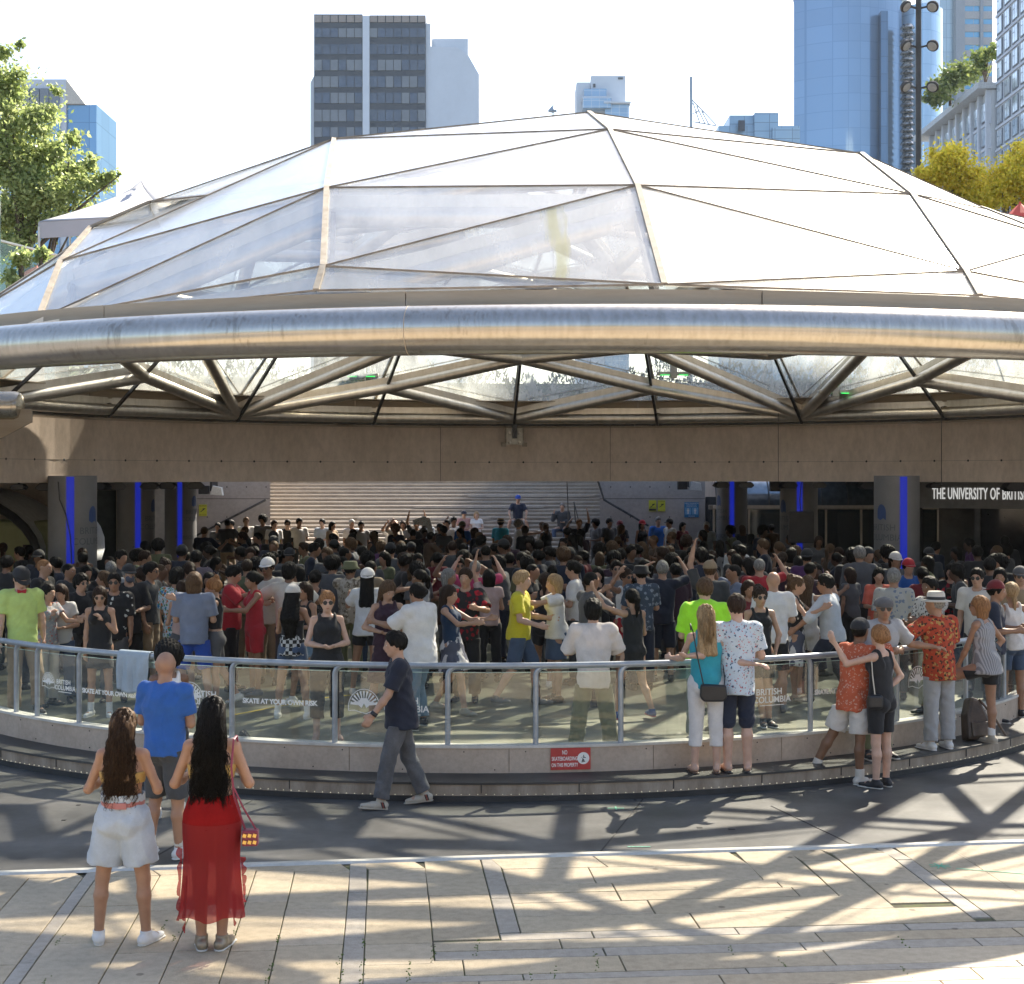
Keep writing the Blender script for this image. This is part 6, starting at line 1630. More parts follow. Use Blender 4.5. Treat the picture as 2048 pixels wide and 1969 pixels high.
def person(x, y, yaw, H, sex, label, pose=None, skin='light', top=None, bottom=None, hair=('short','dbrown'), shoes=('sneaker','white'), z=FL+.006, hat=None, face=False, glasses=None, vox=.011, group=None, hide=(), smile=False, cat='person', tilt=None):
    """top: (sleeve, hem, loose, material[, flare]); bottom: (kind, length, loose/radius, material)"""
    pose = pose or {}
    J = skeleton(H, sex, pose)
    root = empty('person', (x, y, z), R(yaw)); tag(root, label, cat, group)
    fine = vox <= .011
    body = part('body', body_prims(J, fingers=fine), SK[skin], root, vox, k=.022)
    if face or glasses: face_parts(J, body, LIP, HR[hair[1]] if hair[0] != 'bald' else HR['dbrown'], glasses, smile)
    s = J['s']
    if top:
        sl, hem, loose, m = top[:4]; fl_ = top[4] if len(top) > 4 else 0
        nk = (J['nck'] + J['spine']*.03*s + FWD*.045*s, .072*s if sl > 0 else .10*s, 1, .8, .8 if sl > 0 else 1.0)
        subs = [nk] if sl > 0 else []
        cuts = []
        if hem < -.1: cuts.append((J['pel'] - J['spine']*hem*s, -J['spine']))
        if sl == -1: cuts.append((J['chs'] - J['spine']*.005*s, J['spine']))       # bandeau
        part('shirt' if sl > 0 else 'tank_top', top_prims(J, max(sl, 0), hem, loose, fl_, sl == 0), m, root, vox, k=.03, subs=subs, cuts=cuts, wr=(.0075 if loose > .014 else .003) if vox < .013 else .005, seed=abs(hash(label)) % 7 if False else len(label) % 7)
    if bottom:
        kd, ln, lo_, m = bottom[:4]
        if kd == 'skirt': part('skirt', skirt_prims(J, ln, lo_), m, root, vox, k=.03, wr=.006, wf=34, seed=len(label) % 5)
        else: part({'shorts':'shorts','trousers':'trousers','tights':'shorts'}[kd], legs_prims(J, ln, lo_, bottom[4] if len(bottom) > 4 else .008), m, root, vox, k=.012, wr=.0065 if lo_ > .02 else (.0025 if lo_ > .012 else .001), wf=30, cuts=[(J['pel'] - UP*(top[1]-.035)*s, UP)] if top and top[1] > .055 else (), seed=len(label) % 6)
    if hair and hair[0] != 'bald':
        P, subs, wr_, wf = hair_prims(J, hair[0])
        hc = [(J['hd'] + J['hu']*(.048 if hat[0] != 'bucket' else .035)*J['s'], J['hu'])] if hat else []
        part('hair', P, HR[hair[1]], root, min(vox, .012), k=.03, subs=subs, cuts=hc, wr=wr_, wf=wf)
    if hat: cap_part(J, root, hat[1], hat[0], hat[2] if len(hat) > 2 else None)
    if shoes and shoes[0] != 'none':
        for sd in 'lr':
            if shoes[0] in ('sandal','flipflop'):
                so = part('sandal' if shoes[0] == 'sandal' else 'flip_flop', sole_prims(J, sd), SHM[shoes[1]], root, .008, k=.01)
                d = foot_dir(J, sd); A = J[sd+'an']; b = A - UP*.06*s + d*.07*s; w_ = nrm(np.cross(d, UP))
                MB().tube([Vector(b + w_*.042*s - UP*.01*s), Vector(b + UP*.020*s + w_*.02*s + d*.02), Vector(b + UP*.022*s + d*.05*s), Vector(b + UP*.020*s - w_*.02*s + d*.02), Vector(b - w_*.042*s - UP*.01*s)], .006, 5).build('strap', SHM[shoes[1]], so)
            else:
                sh = part('shoe', shoe_prims(J, sd, shoes[0]), SHM[shoes[1]], root, min(vox,.010), k=.015)
                if fine: part('sole', sole_prims(J, sd), SHM[shoes[2] if len(shoes) > 2 else 'offwhite'], sh, .008, k=.01)
                if len(shoes) > 3: part('sock', [prim(J[sd+'an'], J[sd+'an'] + (J[sd+'kn']-J[sd+'an'])*.26, .042*s, .044*s, flat=True)], SHM[shoes[3]], root, .009)
    root['_'] = 0; del root['_']
    return root, J, body
SHM = {'white': cloth('shoe_white',(.70,.69,.66),.6), 'offwhite': cloth('sole_offwhite',(.60,.58,.52),.7), 'black': cloth('shoe_black',(.018,.018,.020),.6), 'beige': cloth('shoe_beige',(.45,.40,.32),.7), 'grey': cloth('shoe_grey',(.17,.17,.17),.7),
       'gold': mat('shoe_bronze',(.30,.25,.18),.45,metal=.5), 'blue': cloth('shoe_blue',(.04,.09,.25),.6), 'pinksole': cloth('sole_pink',(.62,.12,.14),.6), 'brown': cloth('shoe_brown',(.10,.055,.03),.6), 'sock': cloth('sock_white',(.75,.74,.72),.9)}
C = {k: cloth('cloth_'+k, v) for k, v in dict(black=(.016,.016,.018), white=(.76,.75,.73), cream=(.60,.56,.49), offwhite=(.62,.60,.56), navy=(.018,.024,.045), grey=(.20,.20,.205), dgrey=(.055,.058,.062), lgrey=(.37,.37,.38), blue=(.022,.105,.36), teal=(.03,.32,.40),
    lime=(.50,.66,.20), neon=(.40,.92,.03), khaki=(.30,.22,.14), denim=(.065,.10,.17), ldenim=(.16,.24,.32), red=(.42,.02,.03), dred=(.16,.015,.02), maroon=(.045,.018,.032), pink=(.55,.06,.16), coral=(.62,.13,.08), yellow=(.62,.56,.03), heather=(.19,.225,.31), royal=(.02,.07,.36), pblue=(.42,.48,.54), cap=(.02,.022,.026), tan=(.32,.24,.15), olive=(.13,.14,.07), mustard=(.30,.24,.03), sky=(.10,.38,.62), linen=(.50,.55,.60), purple=(.10,.03,.12), brown=(.10,.06,.035), charcoal=(.10,.10,.105)).items()}
PR = {'hawaii': printed('print_hawaii',(.55,.62,.66),[(.04,.20,.38),(.50,.16,.05),(.08,.25,.10)],13,.36,kind='spots'),
      'palm': printed('print_palm',(.58,.66,.72),[(.02,.08,.16),(.50,.10,.10)],22,.24), 'blackflor': printed('print_black_floral',(.018,.018,.02),[(.60,.60,.56)],13,.26),
      'redflor': printed('print_red_floral',(.02,.018,.02),[(.50,.02,.03),(.25,.01,.02)],9,.36), 'paisley': printed('print_paisley',(.52,.115,.05),[(.66,.42,.32)],30,.30,kind='spots'),
      'batik': printed('print_batik',(.42,.06,.025),[(.45,.27,.08),(.05,.025,.015)],17,.34), 'bw': printed('print_black_white',(.62,.60,.56),[(.02,.02,.02)],26,.36),
      'camo': printed('print_camo',(.36,.31,.24),[(.16,.13,.09),(.50,.45,.37)],16,.55,kind='noise'), 'greyflor': printed('print_grey_floral',(.44,.43,.39),[(.18,.22,.30)],15,.34),
      'pinkflor': printed('print_pink_floral',(.30,.32,.34),[(.48,.12,.10),(.5,.45,.42)],24,.3), 'stripe': printed('print_fine_stripe',(.40,.40,.41),[(.22,.22,.235)],16,.5,kind='stripe'),
      'plaid': printed('print_plaid',(.55,.55,.53),[(.02,.02,.02)],22,kind='check'), 'skirt': printed('print_leafy_skirt',(.60,.60,.60),[(.09,.10,.14)],7,.50,kind='noise',stretch=(1,1,.6)), 'check': printed('print_small_check',(.13,.09,.11),[(.26,.22,.24)],90,kind='check'),
      'dots': printed('print_dots',(.015,.015,.02),[(.5,.5,.5)],55,.22,rand=0), 'polo': printed('print_dark_pattern',(.05,.07,.10),[(.24,.28,.33)],14,.35), 'stripew': printed('print_white_stripe',(.55,.55,.53),[(.06,.06,.07)],14,.5,kind='stripe',stretch=(0.01,0.01,1)), 'pstripe': printed('print_pink_stripe',(.30,.14,.16),[(.16,.09,.11)],20,.5,kind='stripe')}
# ------------------------------------------------------------------ the people one can tell apart
def X(px, Y): return (px-1024)/3000.0*Y
TAKEN = []
def who(px, Y, yaw, H, sex, label, **kw):
    x = X(px, Y); TAKEN.append((x, Y))
    if Y < 23.5 and abs((yaw+180) % 360 - 180) < 120: kw.setdefault('face', True)
    return person(x, Y, yaw, H, sex, label, **kw)
def wl(root, J, v):      # world point from a point in the person's own frame
    a = root.rotation_euler.z; c, s = math.cos(a), math.sin(a)
    return Vector((root.location.x + v[0]*c - v[1]*s, root.location.y + v[0]*s + v[1]*c, root.location.z + v[2]))
def strands(J, root, m, n, length, seed, amp=.016, curl=3.0, wid=.10, rad=.0030):
    rg = random.Random(seed); s = J['s']; c = Vector(J['hd']); mb = MB(); nc = max(8, n//11)
    clumps = [(rg.uniform(-1.95, 1.95), rg.uniform(-.25, 1.3), rg.uniform(0, 6.3), rg.uniform(-1, 1), rg.uniform(.74, 1.05), rg.uniform(.8, 1.25)) for _ in range(nc)]
    for i in range(n):
        th, el, ph, sx, ln_, cu = clumps[i % nc]
        th += rg.gauss(0, .13); el += rg.gauss(0, .10); ph += rg.gauss(0, .55); sx += rg.gauss(0, .12); ln_ *= rg.uniform(.9, 1.06)
        d = Vector((math.sin(th)*math.cos(el), math.cos(th)*math.cos(el), math.sin(el)))       # +y is the back of the head
        p0 = c + Vector((d.x*.096, d.y*.110+.014, d.z*.116+.032))*s
        L_ = length*ln_*s; pts = []
        for k in range(19):
            t = k/18; env = min(1, t*2.2)**1.4; am = amp*env*(.7+.6*t)
            bx_ = p0.x + (sx*wid*s - p0.x)*min(1, t*1.25)*.78 + am*math.sin(curl*cu*t*6.3+ph)
            by_ = max(p0.y, c.y + .02) + (.075*math.sin(min(1, t*2.2)*PI/2) - .05*max(0, t-.5)*2)*s*(1-abs(sx)*.4) + am*.8*math.cos(curl*cu*t*6.3+ph*1.3)
            bz_ = p0.z - L_*(t if t >= .12 else t*.6 + t*t*3.3)
            pts.append((bx_, by_, bz_))
        mb.tube(pts, rad*s, 3, caps=False, r2=rad*.5*s)
    o = mb.build('hair_strands', m, root, smooth=True); o['kind'] = 'stuff'; return o

GZ = -.001; ST = .192
# --- two women with long hair on the paving
r1, J1, b1 = who(246, 10.42, 178, 1.605, 'f', 'woman with long curly brown hair in pale blue shorts with a pink belt', pose=dict(la=((.0,.42,-1),(.85,-.35,.25)), ra=((.0,.42,-1),(.85,-.35,.25)), ll=((.0,.15,-1),(-.03,.06,-1)), rl=((.0,.15,-1),(-.03,.06,-1)), toe=22, build=1.12), skin='tan', z=GZ, vox=.008,
    top=(-1, -.27, .006, cloth('cloth_gold',(.42,.26,.07),.5)), bottom=('shorts', .37, .040, C['pblue'], .030), hair=('long','brown'), shoes=('sneaker','white','offwhite'))
strands(J1, r1, hairmat('hair_dark_curl',(.018,.011,.007),(.07,.04,.022)), 2100, .60, 4, amp=.019, curl=3.6, wid=.125)
s = J1['s']; mb = MB(); mb.lathe(Vector(J1['pel'] + UP*.115*s), [(.150,-.022),(.152,.022),(.146,.022),(.144,-.022)], 36); mb.v = [(v[0], v[1]*.80, v[2]) for v in mb.v]
mb.build('belt', cloth('belt_pink',(.42,.16,.15),.6), r1, smooth='auto')
MB().box(-.06,.02,.118,.130, J1['pel'][2]+.09*s, J1['pel'][2]+.135*s).build('buckle', cloth('belt_pink',(.42,.16,.15),.6), r1)
mb = MB()
for k in range(40):
    a = 2*PI*k/40; mb.obox((.158*math.cos(a)*s*1.02, .128*math.sin(a)*s*1.02, J1['pel'][2]+.160*s+.006*math.sin(k*2.3)), (-math.sin(a), math.cos(a),0),(math.cos(a),math.sin(a),.4*math.sin(k*1.7)),(0,0,1), .016, .004, .022)
mb.build('frill', C['pblue'], r1); r1.children[-1]['kind'] = 'stuff'

r2, J2, b2 = who(424, 10.30, 182, 1.70, 'f', 'woman with long black hair in a sheer red ruffled skirt on the paving', pose=dict(la=((.0,.40,-1),(.85,-.35,.15)), ra=((.0,.40,-1),(.85,-.35,.15)), ll=((.0,-.02,-1),(-.02,-.03,-1)), rl=((.0,-.02,-1),(-.02,-.03,-1)), toe=14, build=1.1), skin='tan', z=GZ, vox=.008,
    top=(-1, -.25, .006, cloth('cloth_gold',(.42,.26,.07),.5)), bottom=None, hair=('long','black'), shoes=('sneaker','gold','offwhite'))
strands(J2, r2, HR['black'], 2400, .68, 9, amp=.017, curl=2.6, wid=.135)
def sheer(name, col, clear):
    m, N, L, P = newmat(name); out = [n for n in N if n.type == 'OUTPUT_MATERIAL'][0]
    P.inputs['Base Color'].default_value = tuple(col)+(1,); P.inputs['Roughness'].default_value = .7
    t = N.new('ShaderNodeBsdfTransparent'); t.inputs[0].default_value = (.9,.5,.5,1); tl = N.new('ShaderNodeBsdfTranslucent'); tl.inputs[0].default_value = tuple(col)+(1,)
    a = N.new('ShaderNodeMixShader'); a.inputs[0].default_value = .35; L.new(P.outputs[0], a.inputs[1]); L.new(tl.outputs[0], a.inputs[2])
    b = N.new('ShaderNodeMixShader'); b.inputs[0].default_value = clear; L.new(a.outputs[0], b.inputs[1]); L.new(t.outputs[0], b.inputs[2]); L.new(b.outputs[0], out.inputs[0]); return m
redm = mat('skirt_red',(.24,.010,.010),.95,spec=.1,var=.08,scale=9,bump=.35,bscale=38); sh_m = sheer('skirt_sheer_red',(.36,.02,.022),.30)
s = J2['s']; zt = J2['pel'][2]
def skirt_sheet(name, prof, m, ripple, root, n=120, hemw=0.0, seed=0):
    V_, F_ = [], []
    for j, (z, rx_, ry_) in enumerate(prof):
        t = j/(len(prof)-1)
        for k in range(n):
            a = 2*PI*k/n; rp_ = 1 + ripple*t*(math.sin(a*9+seed)+.6*math.sin(a*17+1.3+seed)) ; zz = z - (hemw*(.5+.5*math.sin(a*5+seed)) if t == 1 else 0)
            V_.append((rx_*rp_*math.cos(a), ry_*rp_*math.sin(a)-.005, zz))
    for j in range(len(prof)-1): F_ += [(j*n+k, j*n+(k+1) % n, (j+1)*n+(k+1) % n, (j+1)*n+k) for k in range(n)]
    return mkobj(name, np_mesh(name, V_, F_), m, root)
skirt_sheet('skirt', [(zt+.135*s,.150,.120),(zt+.08*s,.172,.150),(zt,.196,.185),(zt-.08*s,.200,.188),(zt-.2*s,.190,.168),(zt-.30*s,.184,.155)], redm, .012, r2)
skirt_sheet('sheer_overskirt', [(zt-.05*s,.202,.191),(zt-.12*s,.200,.186),(zt-.3*s,.192,.162),(zt-.45*s,.198,.165),(zt-.60*s,.21,.17),(zt-.70*s,.222,.18)], sh_m, .035, r2, hemw=.03)
V_, F_ = [], []
for q, (ax_, z0_, z1_) in enumerate([(.20,-.25,-.76),(-.20,-.30,-.62),(.17,-.45,-.86),(-.13,-.55,-.80)]):
    n_ = 40; b0 = len(V_)
    for k in range(n_+1):
        t = k/n_; z = zt + (z0_+(z1_-z0_)*t)*s; w = .030*(1-t*.6); ph = t*26+q
        for e in (0,1): V_.append((ax_*(1+.12*t) + (1 if ax_ > 0 else -1)*e*w*(1+.4*math.sin(ph)), .05*math.sin(q*2.0)+ e*.03*math.sin(ph*1.3), z + e*.01*math.cos(ph)))
    F_ += [(b0+2*k, b0+2*k+1, b0+2*k+3, b0+2*k+2) for k in range(n_)]
mkobj('ruffle', np_mesh('ruffle', V_, F_), sh_m, r2)
gold = mat('gold_chain',(.62,.42,.14),.3,metal=.9,var=.1); strapm = cloth('bag_strap_maroon',(.20,.02,.05),.5)
pts = [Vector((.16*math.cos(a)*s, .135*s*math.sin(a), zt + (.075 - .075*max(0, math.sin(a))**2)*s)) for a in [2*PI*k/30 for k in range(31)]]
ch = MB().tube(pts, .0035, 5).build('waist_chain', gold, r2); MB().tube([pts[8], pts[8]+Vector((.02,.02,-.06)), pts[8]+Vector((.04,.02,-.13))], .0035, 5).build('chain_end', gold, ch)
sh_ = Vector(J2['lsh']) if True else None
# the bag hangs from her right shoulder (image right when seen from behind)
S_ = Vector(J2['rsh']) + Vector((.035,0,.055)); 
bag = empty('handbag', (0,0,0)); bpy.data.objects.remove(bag)
bx0 = wl(r2, J2, (-.27, .055, zt-.16*s))
hb = empty('handbag', bx0, R(182)); tag(hb, 'small maroon studded handbag hanging at the hip of the woman in the red skirt', 'handbag')
MB().box(-.055,.055,-.04,.04,-.055,.055).build('bag_body', strapm, hb, bevel=.012)
for i in range(3):
    for j in range(2): MB().obox((-.034+.034*i, .042, -.025+.045*j), (1,0,.3),(0,1,0),(-.3,0,1), .012,.006,.012).build('stud', gold, hb)
o0 = Vector((0,0,0)); ls = Vector((.27-.17, -.055+.0, (S_.z) - (zt-.16*s)))
MB().tube([(.035,0,.05),(.10,.08,.30),(.115,.10,.50),(.105,.06,.68),(.095,-.01,ls.z+.02),(.090,-.09,ls.z-.10)], .008, 6).build('strap', strapm, hb)
MB().tube([(-.04,0,.05),(.04,.07,.22),(.10,.09,.36)], .007, 6).build('strap', strapm, hb)

# --- bald man in blue, person in front of him
who(330, 12.75, 165, 1.735, 'm', 'bald man in a bright blue tee and dark shorts standing behind the two women', pose=dict(la='bent', ra='phone', rl=((.03,.06,-1),(.0,.04,-1)), ll=((.12,.06,-1),(-.25,.02,-1)), head=(38,0), build=1.1), skin='tan', z=GZ, vox=.009,
    top=(.72, .06, .016, C['blue']), bottom=('shorts', .48, .030, C['dgrey']), hair=('bald','black'), shoes=('sneaker','white','white','offwhite'), glasses='wire')
who(338, 14.3, 200, 1.60, 'f', 'person with curly dark hair in a white tank top beyond the bald man', pose=dict(ra='bent', la='bent', rl='step'), skin='brown', z=GZ, top=(0, -.02, .012, C['white']), bottom=('shorts', .4, .03, C['dgrey']), hair=('afro','black'), shoes=('sneaker','white'), vox=.010)
# --- walking man
rw, Jw, bw = who(800, 14.72, -82, 1.715, 'm', 'man in a navy short sleeved shirt and grey trousers walking left across the dark mat', pose=dict(la='swingf', ra=((-.25,.12,-1),(.35,.05,-1)), ll=((.30,.02,-1),(.18,.0,-1)), rl=((-.22,.03,-1),(-.42,.02,-1)), rf=-.12, lf=.10, toe=6, lean=(.03,0)), skin='light', z=GZ, vox=.008,
    top=(.78, .14, .026, cloth('cloth_midnight',(.012,.015,.030)), .012), bottom=('trousers', .97, .022, cloth('cloth_tweed',(.105,.105,.11),.9,.2), .01), hair=('short','black'), shoes=('sneaker','beige','beige'), face=True)
w_ = MB().lathe(Vector(Jw['lwr'] - Jw['lfa']*.015), [(.034,-.02),(.036,-.012),(.036,.012),(.034,.02)], 14, axis=Jw['lfa']).build('watch', M['black'], rw, smooth=True)
for sd in 'lr':
    d = foot_dir(Jw, sd); A = Jw[sd+'an']
    for k, m_ in enumerate((SHM['black'], cloth('shoe_stripe_red',(.3,.06,.04)), SHM['black'])):
        c = A - UP*.035 - d*(.02+.012*(k-1)); MB().obox(c, d, SIDE, UP*1.0 + d*.3, .005, .0475, .03).build('shoe_stripe', m_, rw)
# --- couple at the rail
rb, Jb, bb = who(1412, 15.42, 181, 1.70, 'f', 'woman with long blond hair in a teal tank top and white cropped trousers', pose=dict(ra=((-.2,.5,-1),(-.45,.75,-.05)), la=((.5,.30,-.85),(.75,.30,-.1)), ll=((0,.03,-1),(-.02,.04,-1)), rl=((0,.03,-1),(-.02,.02,-1)), build=1.08), skin='pale', z=ST, vox=.009,
    top=(0, .05, .010, C['teal']), bottom=('trousers', .76, .016, cloth('cloth_white_denim',(.66,.64,.62)), .004), hair=('long','blond'), shoes=('sandal','brown'))
strands(Jb, rb, HR['blond'], 700, .42, 31, amp=.004, curl=1.2, wid=.09)
rm, Jm, bm = who(1474, 15.46, 184, 1.80, 'm', 'man in a pale palm print shirt with his arm round the blond woman', pose=dict(la=((-.2,.5,-1),(-.5,.65,.03)), ra=((.1,.25,-1),(.75,-.35,.1)), ll=((0,.02,-1),(-.02,.0,-1)), rl=((.0,.02,-1),(-.03,.02,-1))), skin='pale', z=ST, vox=.009,
    top=(.75, .17, .020, PR['palm'], .01), bottom=('shorts', .52, .022, C['navy'], .0), hair=('short','dbrown'), shoes=('flipflop','black'))
p = wl(rb, Jb, (0,0,0)); cbag = empty('crossbody_bag', (X(1426,15.25), 15.22, ST+.86)); tag(cbag, 'black crossbody bag hanging behind the woman in the teal top', 'handbag')
MB().prism([(-.13,.08),(.13,.07),(.14,-.06),(.10,-.10),(-.10,-.10),(-.14,-.05)], -.03, .03, lambda u,v,d:(u,d,v)).build('bag_body', M['black'], cbag, bevel=.02)
MB().tube([(-.10,0,.07),(-.16,.0,.35),(-.20,.05,.60),(-.215,.16,.675),(-.20,.25,.60)], .007, 6).build('strap', M['black'], cbag)
MB().tube([(.11,0,.06),(.13,.10,.12),(.12,.2,.3)], .006, 6).build('strap', M['black'], cbag)
# --- hugging couple
rh, Jh, bh = who(1707, 15.85, 128, 1.70, 'm', 'man in an orange paisley shirt, white shorts and black cap hugging a woman', pose=dict(lean=(.16,0), ra=((.80,.20,.02),(.85,-.30,-.10)), la=((.7,.2,-.45),(.8,-.3,.3)), rl=((-.02,.03,-1),(-.03,.0,-1)), ll=((-.22,.30,-1),(-.40,.36,-1)), lf=-.35, head=(12,5)), skin='brown', z=GZ, vox=.009,
    top=(.8, .16, .026, PR['paisley'], .02), bottom=('shorts', .44, .038, C['offwhite'], .02), hair=('buzz','black'), hat=('beret', C['cap']), shoes=('high','offwhite','offwhite'))
rv, Jv, bv = who(1762, 15.62, -140, 1.665, 'f', 'strawberry blond woman in a black sleeveless playsuit being hugged beside the kerb', pose=dict(la=((.70,.45,-.25),(.45,.30,.95)), ra=((-.15,.6,-.95),(.1,-.8,-.5)), head=(-12,14), ll=((.0,.0,-1),(0,.0,-1)), rl=((.0,.0,-1),(0,.0,-1))), skin='pale', z=GZ, vox=.009,
    top=(0, .02, .010, C['black']), bottom=('shorts', .38, .014, C['black'], .006), hair=('bun','red'), shoes=('sneaker','black','offwhite'), face=True)
fb = empty('belt_bag', wl(rv, Jv, (.17,.05,.93))); tag(fb, 'black belt bag on the hip of the hugged woman in black', 'handbag')
MB().box(-.08,.08,-.045,.045,-.09,.06).build('bag_body', M['black'], fb, bevel=.03); MB().tube([(0,0,.05),(-.02,.02,.25),(-.03,.03,.45)], .006, 6).build('strap', M['alu'], fb)
# --- bearded man leaning at the rail, behind the couple
who(1752, 16.25, 18, 1.73, 'm', 'white bearded man in a grey flat cap, sunglasses and grey tee leaning on the rail', pose=dict(la=((-.15,.75,-.75),(.35,.75,-.1)), ra='bent', lean=(.08,.10), head=(-22,0), build=1.12), skin='tan', z=ST, vox=.010,
    top=(.8, .05, .022, C['lgrey']), bottom=('trousers', .97, .02, C['olive']), hair=('buzz','grey'), hat=('flat', C['charcoal']), shoes=('sneaker','black'), glasses='sun')
# --- batik man
rk, Jk, bk = who(1878, 16.75, -158, 1.72, 'm', 'man in a straw hat, red batik shirt and pale grey trousers standing on the step', pose=dict(la=((.15,.80,-.55),(.3,.85,-.05)), ra=((.15,.20,-.98),(.7,-.1,-.1)), head=(25,0), lean=(.02,.03)), skin='tan', z=ST, vox=.009,
    top=(.82, .16, .030, PR['batik'], .008), bottom=('trousers', .97, .026, cloth('cloth_pale_grey',(.36,.37,.38)), .004), hair=('buzz','grey'), hat=('brim', C['cream'], M['black']), shoes=('sneaker','white','white'))
# --- woman with one foot on the wall
rn, Jn, bn = who(1972, 17.05, -138, 1.66, 'f', 'woman in a grey striped tank top with one foot up on the wall', pose=dict(la=((.35,.12,-1),(.45,.05,-.95)), ra=((-.25,.7,-.8),(.35,-.6,-.75)), ll=((.82,.42,-.34),(-.10,.02,-1)), rl=((.0,.04,-1),(-.02,.02,-1)), lf=-.05, lean=(.10,0), head=(12,8)), skin='tan', z=ST, vox=.009,
    top=(0, .10, .022, PR['stripe'], .03), bottom=('shorts', .25, .02, C['black']), hair=('bob','red'), shoes=('sneaker','beige','beige','sock'), glasses='sun')
MB().bar(Vector(Jn['nck'] + SIDE*.12 + FWD*.02), Vector(Jn['wst'] - SIDE*.13 - FWD*.13), .05, .012, up=(0,1,0)).build('bag_strap', M['black'], rn)
p = at(1952, 1450, 17.35); bgk = empty('backpack', (p.x, 17.32, ST)); bgk.rotation_euler = (R(-14), 0, R(15)); tag(bgk, 'brown leather backpack leaning on the low wall beside the woman with one foot up', 'backpack')
lea = mat('leather_brown',(.075,.055,.04),.5,var=.3,scale=8,bump=.3,bscale=30)
MB().prism([(-.16,0),(.17,0),(.15,.25),(.07,.46),(-.05,.50),(-.13,.30)], -.09, .09, lambda u,v,d:(u,d,v)).build('bag_body', lea, bgk, bevel=.04)
MB().box(-.11,.12,-.115,-.085,.03,.20).build('pocket', lea, bgk, bevel=.015); MB().tube([(.05,-.08,.46),(.16,-.16,.25),(.26,-.2,.02)], .014, 6).build('strap', lea, bgk)
# --- man in lime shirt at the left
rl_, Jl, bl_ = who(46, 18.75, 28, 1.83, 'm', 'young man in a lime shirt, red bow tie and black cap at the left rail', pose=dict(ra=((.05,.15,-1),(.1,.1,-1)), la=((-.2,.25,-1),(-.1,.1,-1)), ll=((.35,.12,-1),(-.15,.05,-1)), rl=((.05,.02,-1),(-.05,.02,-1)), lean=(-.03,-.05), head=(12,-32)), skin='pale', z=ST+.06, vox=.010,
    top=(.75, .12, .022, C['lime'], .008), bottom=('trousers', .97, .024, C['khaki']), hair=('short','black'), hat=('cap', C['cap']), shoes=('sneaker','black'), face=True)
bt = MB(); c = Vector(Jl['nck'] + FWD*.085 + UP*.01)
for g in (1,-1): bt.prism([(0,-.012),(g*.05,-.028),(g*.055,.028),(0,.012)], -.01, .01, lambda u,v,d: c + Vector((u, d, v)))
bt.build('bow_tie', C['red'], rl_, bevel=.004)

# --- inside the rink, front ranks (px, Y, yaw, H, sex, ...)
V = .012
def q(px, Y, yaw, H, sex, lab, la='relax', ra='relax', ll='st', rl='st', top=None, bottom=None, hair=('short','black'), skin='light', shoes=('sneaker','black'), lean=(0,0), head=(0,0), build=1.0, **kw):
    v_ = kw.pop('vox', .011 if Y < 19.2 else (.014 if Y < 22 else .018))
    return who(px, Y, yaw, H, sex, lab, pose=dict(la=la, ra=ra, ll=ll, rl=rl, lean=lean, head=head, build=build), top=top, bottom=bottom, hair=hair, skin=skin, shoes=shoes, vox=v_, **kw)
T = lambda m, s_=.75, h=.06, l=.020, fl=0: (s_, h, l, m, fl)
TR = lambda m, l=.022: ('trousers', .97, l, m)
SHO = lambda m, f_=.46, l=.026: ('shorts', f_, l, m)
q(200, 19.1, 3, 1.63, 'f', 'woman in a black halter top and short black skirt with round glasses behind the towel', 'chest', 'down', top=(0,.0,.010,C['black']), bottom=('skirt', .30, .19, C['black']), hair=('med','dbrown'), shoes=('sneaker','white','white','sock'), glasses='wire', face=True, head=(10,-12))
q(122, 20.2, 12, 1.58, 'f', 'smiling woman in a white striped top holding a phone near the left column', 'fold', 'fold', top=T(PR['stripew'],.5), bottom=TR(C['denim']), hair=('med','dbrown'), face=True, smile=True, head=(-15,-15))
q(94, 19.9, 60, 1.60, 'f', 'woman in a pink and grey floral blouse beside the lime shirt man', 'reachlow','chest', top=T(PR['pinkflor'],.5), bottom=TR(C['cream']), hair=('long','black'))
q(160, 20.9, 50, 1.66, 'm', 'man with glasses in a black tee just left of the woman in the halter top', 'relax','bent', top=T(C['black']), bottom=TR(C['dgrey']), hair=('messy','black'), glasses='wire', face=True)
q(229, 20.3, 8, 1.72, 'm', 'man in sunglasses and a black shirt with white flowers', 'down','relax', top=T(PR['blackflor'],.9,.1), bottom=TR(C['charcoal']), hair=('short','black'), glasses='sun', skin='tan')
rz, Jz, bz_ = q(257, 21.4, 28, 1.76, 'm', 'man in a black cap, patterned face mask and long black clothes', 'fold','relax', top=T(C['black'],.9,.15,.03), bottom=TR(C['black'],.035), hair=('short','grey'), hat=('cap', C['cap']), skin='light')
part('face_mask', [prim(Jz['hd'] + Jz['hf']*.055 - UP*.05, Jz['hd'] + Jz['hf']*.06 - UP*.055, .062, sq=SIDE, sf=1.0)], PR['skirt'], rz, .012)
q(299, 21.7, 75, 1.78, 'm', 'tall man with glasses in a dark grey tee looking right near the left columns', 'down','relax', top=T(C['dgrey']), bottom=SHO(C['khaki']), hair=('short','black'), glasses='wire', skin='tan')
q(86, 22.5, 78, 1.78, 'm', 'bald man with a reddish beard in black behind the lime shirt man', top=T(C['black']), bottom=TR(C['black']), hair=('buzz','red'), skin='light')
q(136, 23.2, 70, 1.68, 'm', 'balding man in a dark grey tee facing right in the shade of the left column', top=T(C['dgrey']), bottom=TR(C['dgrey']), hair=('buzz','black'), skin='tan')
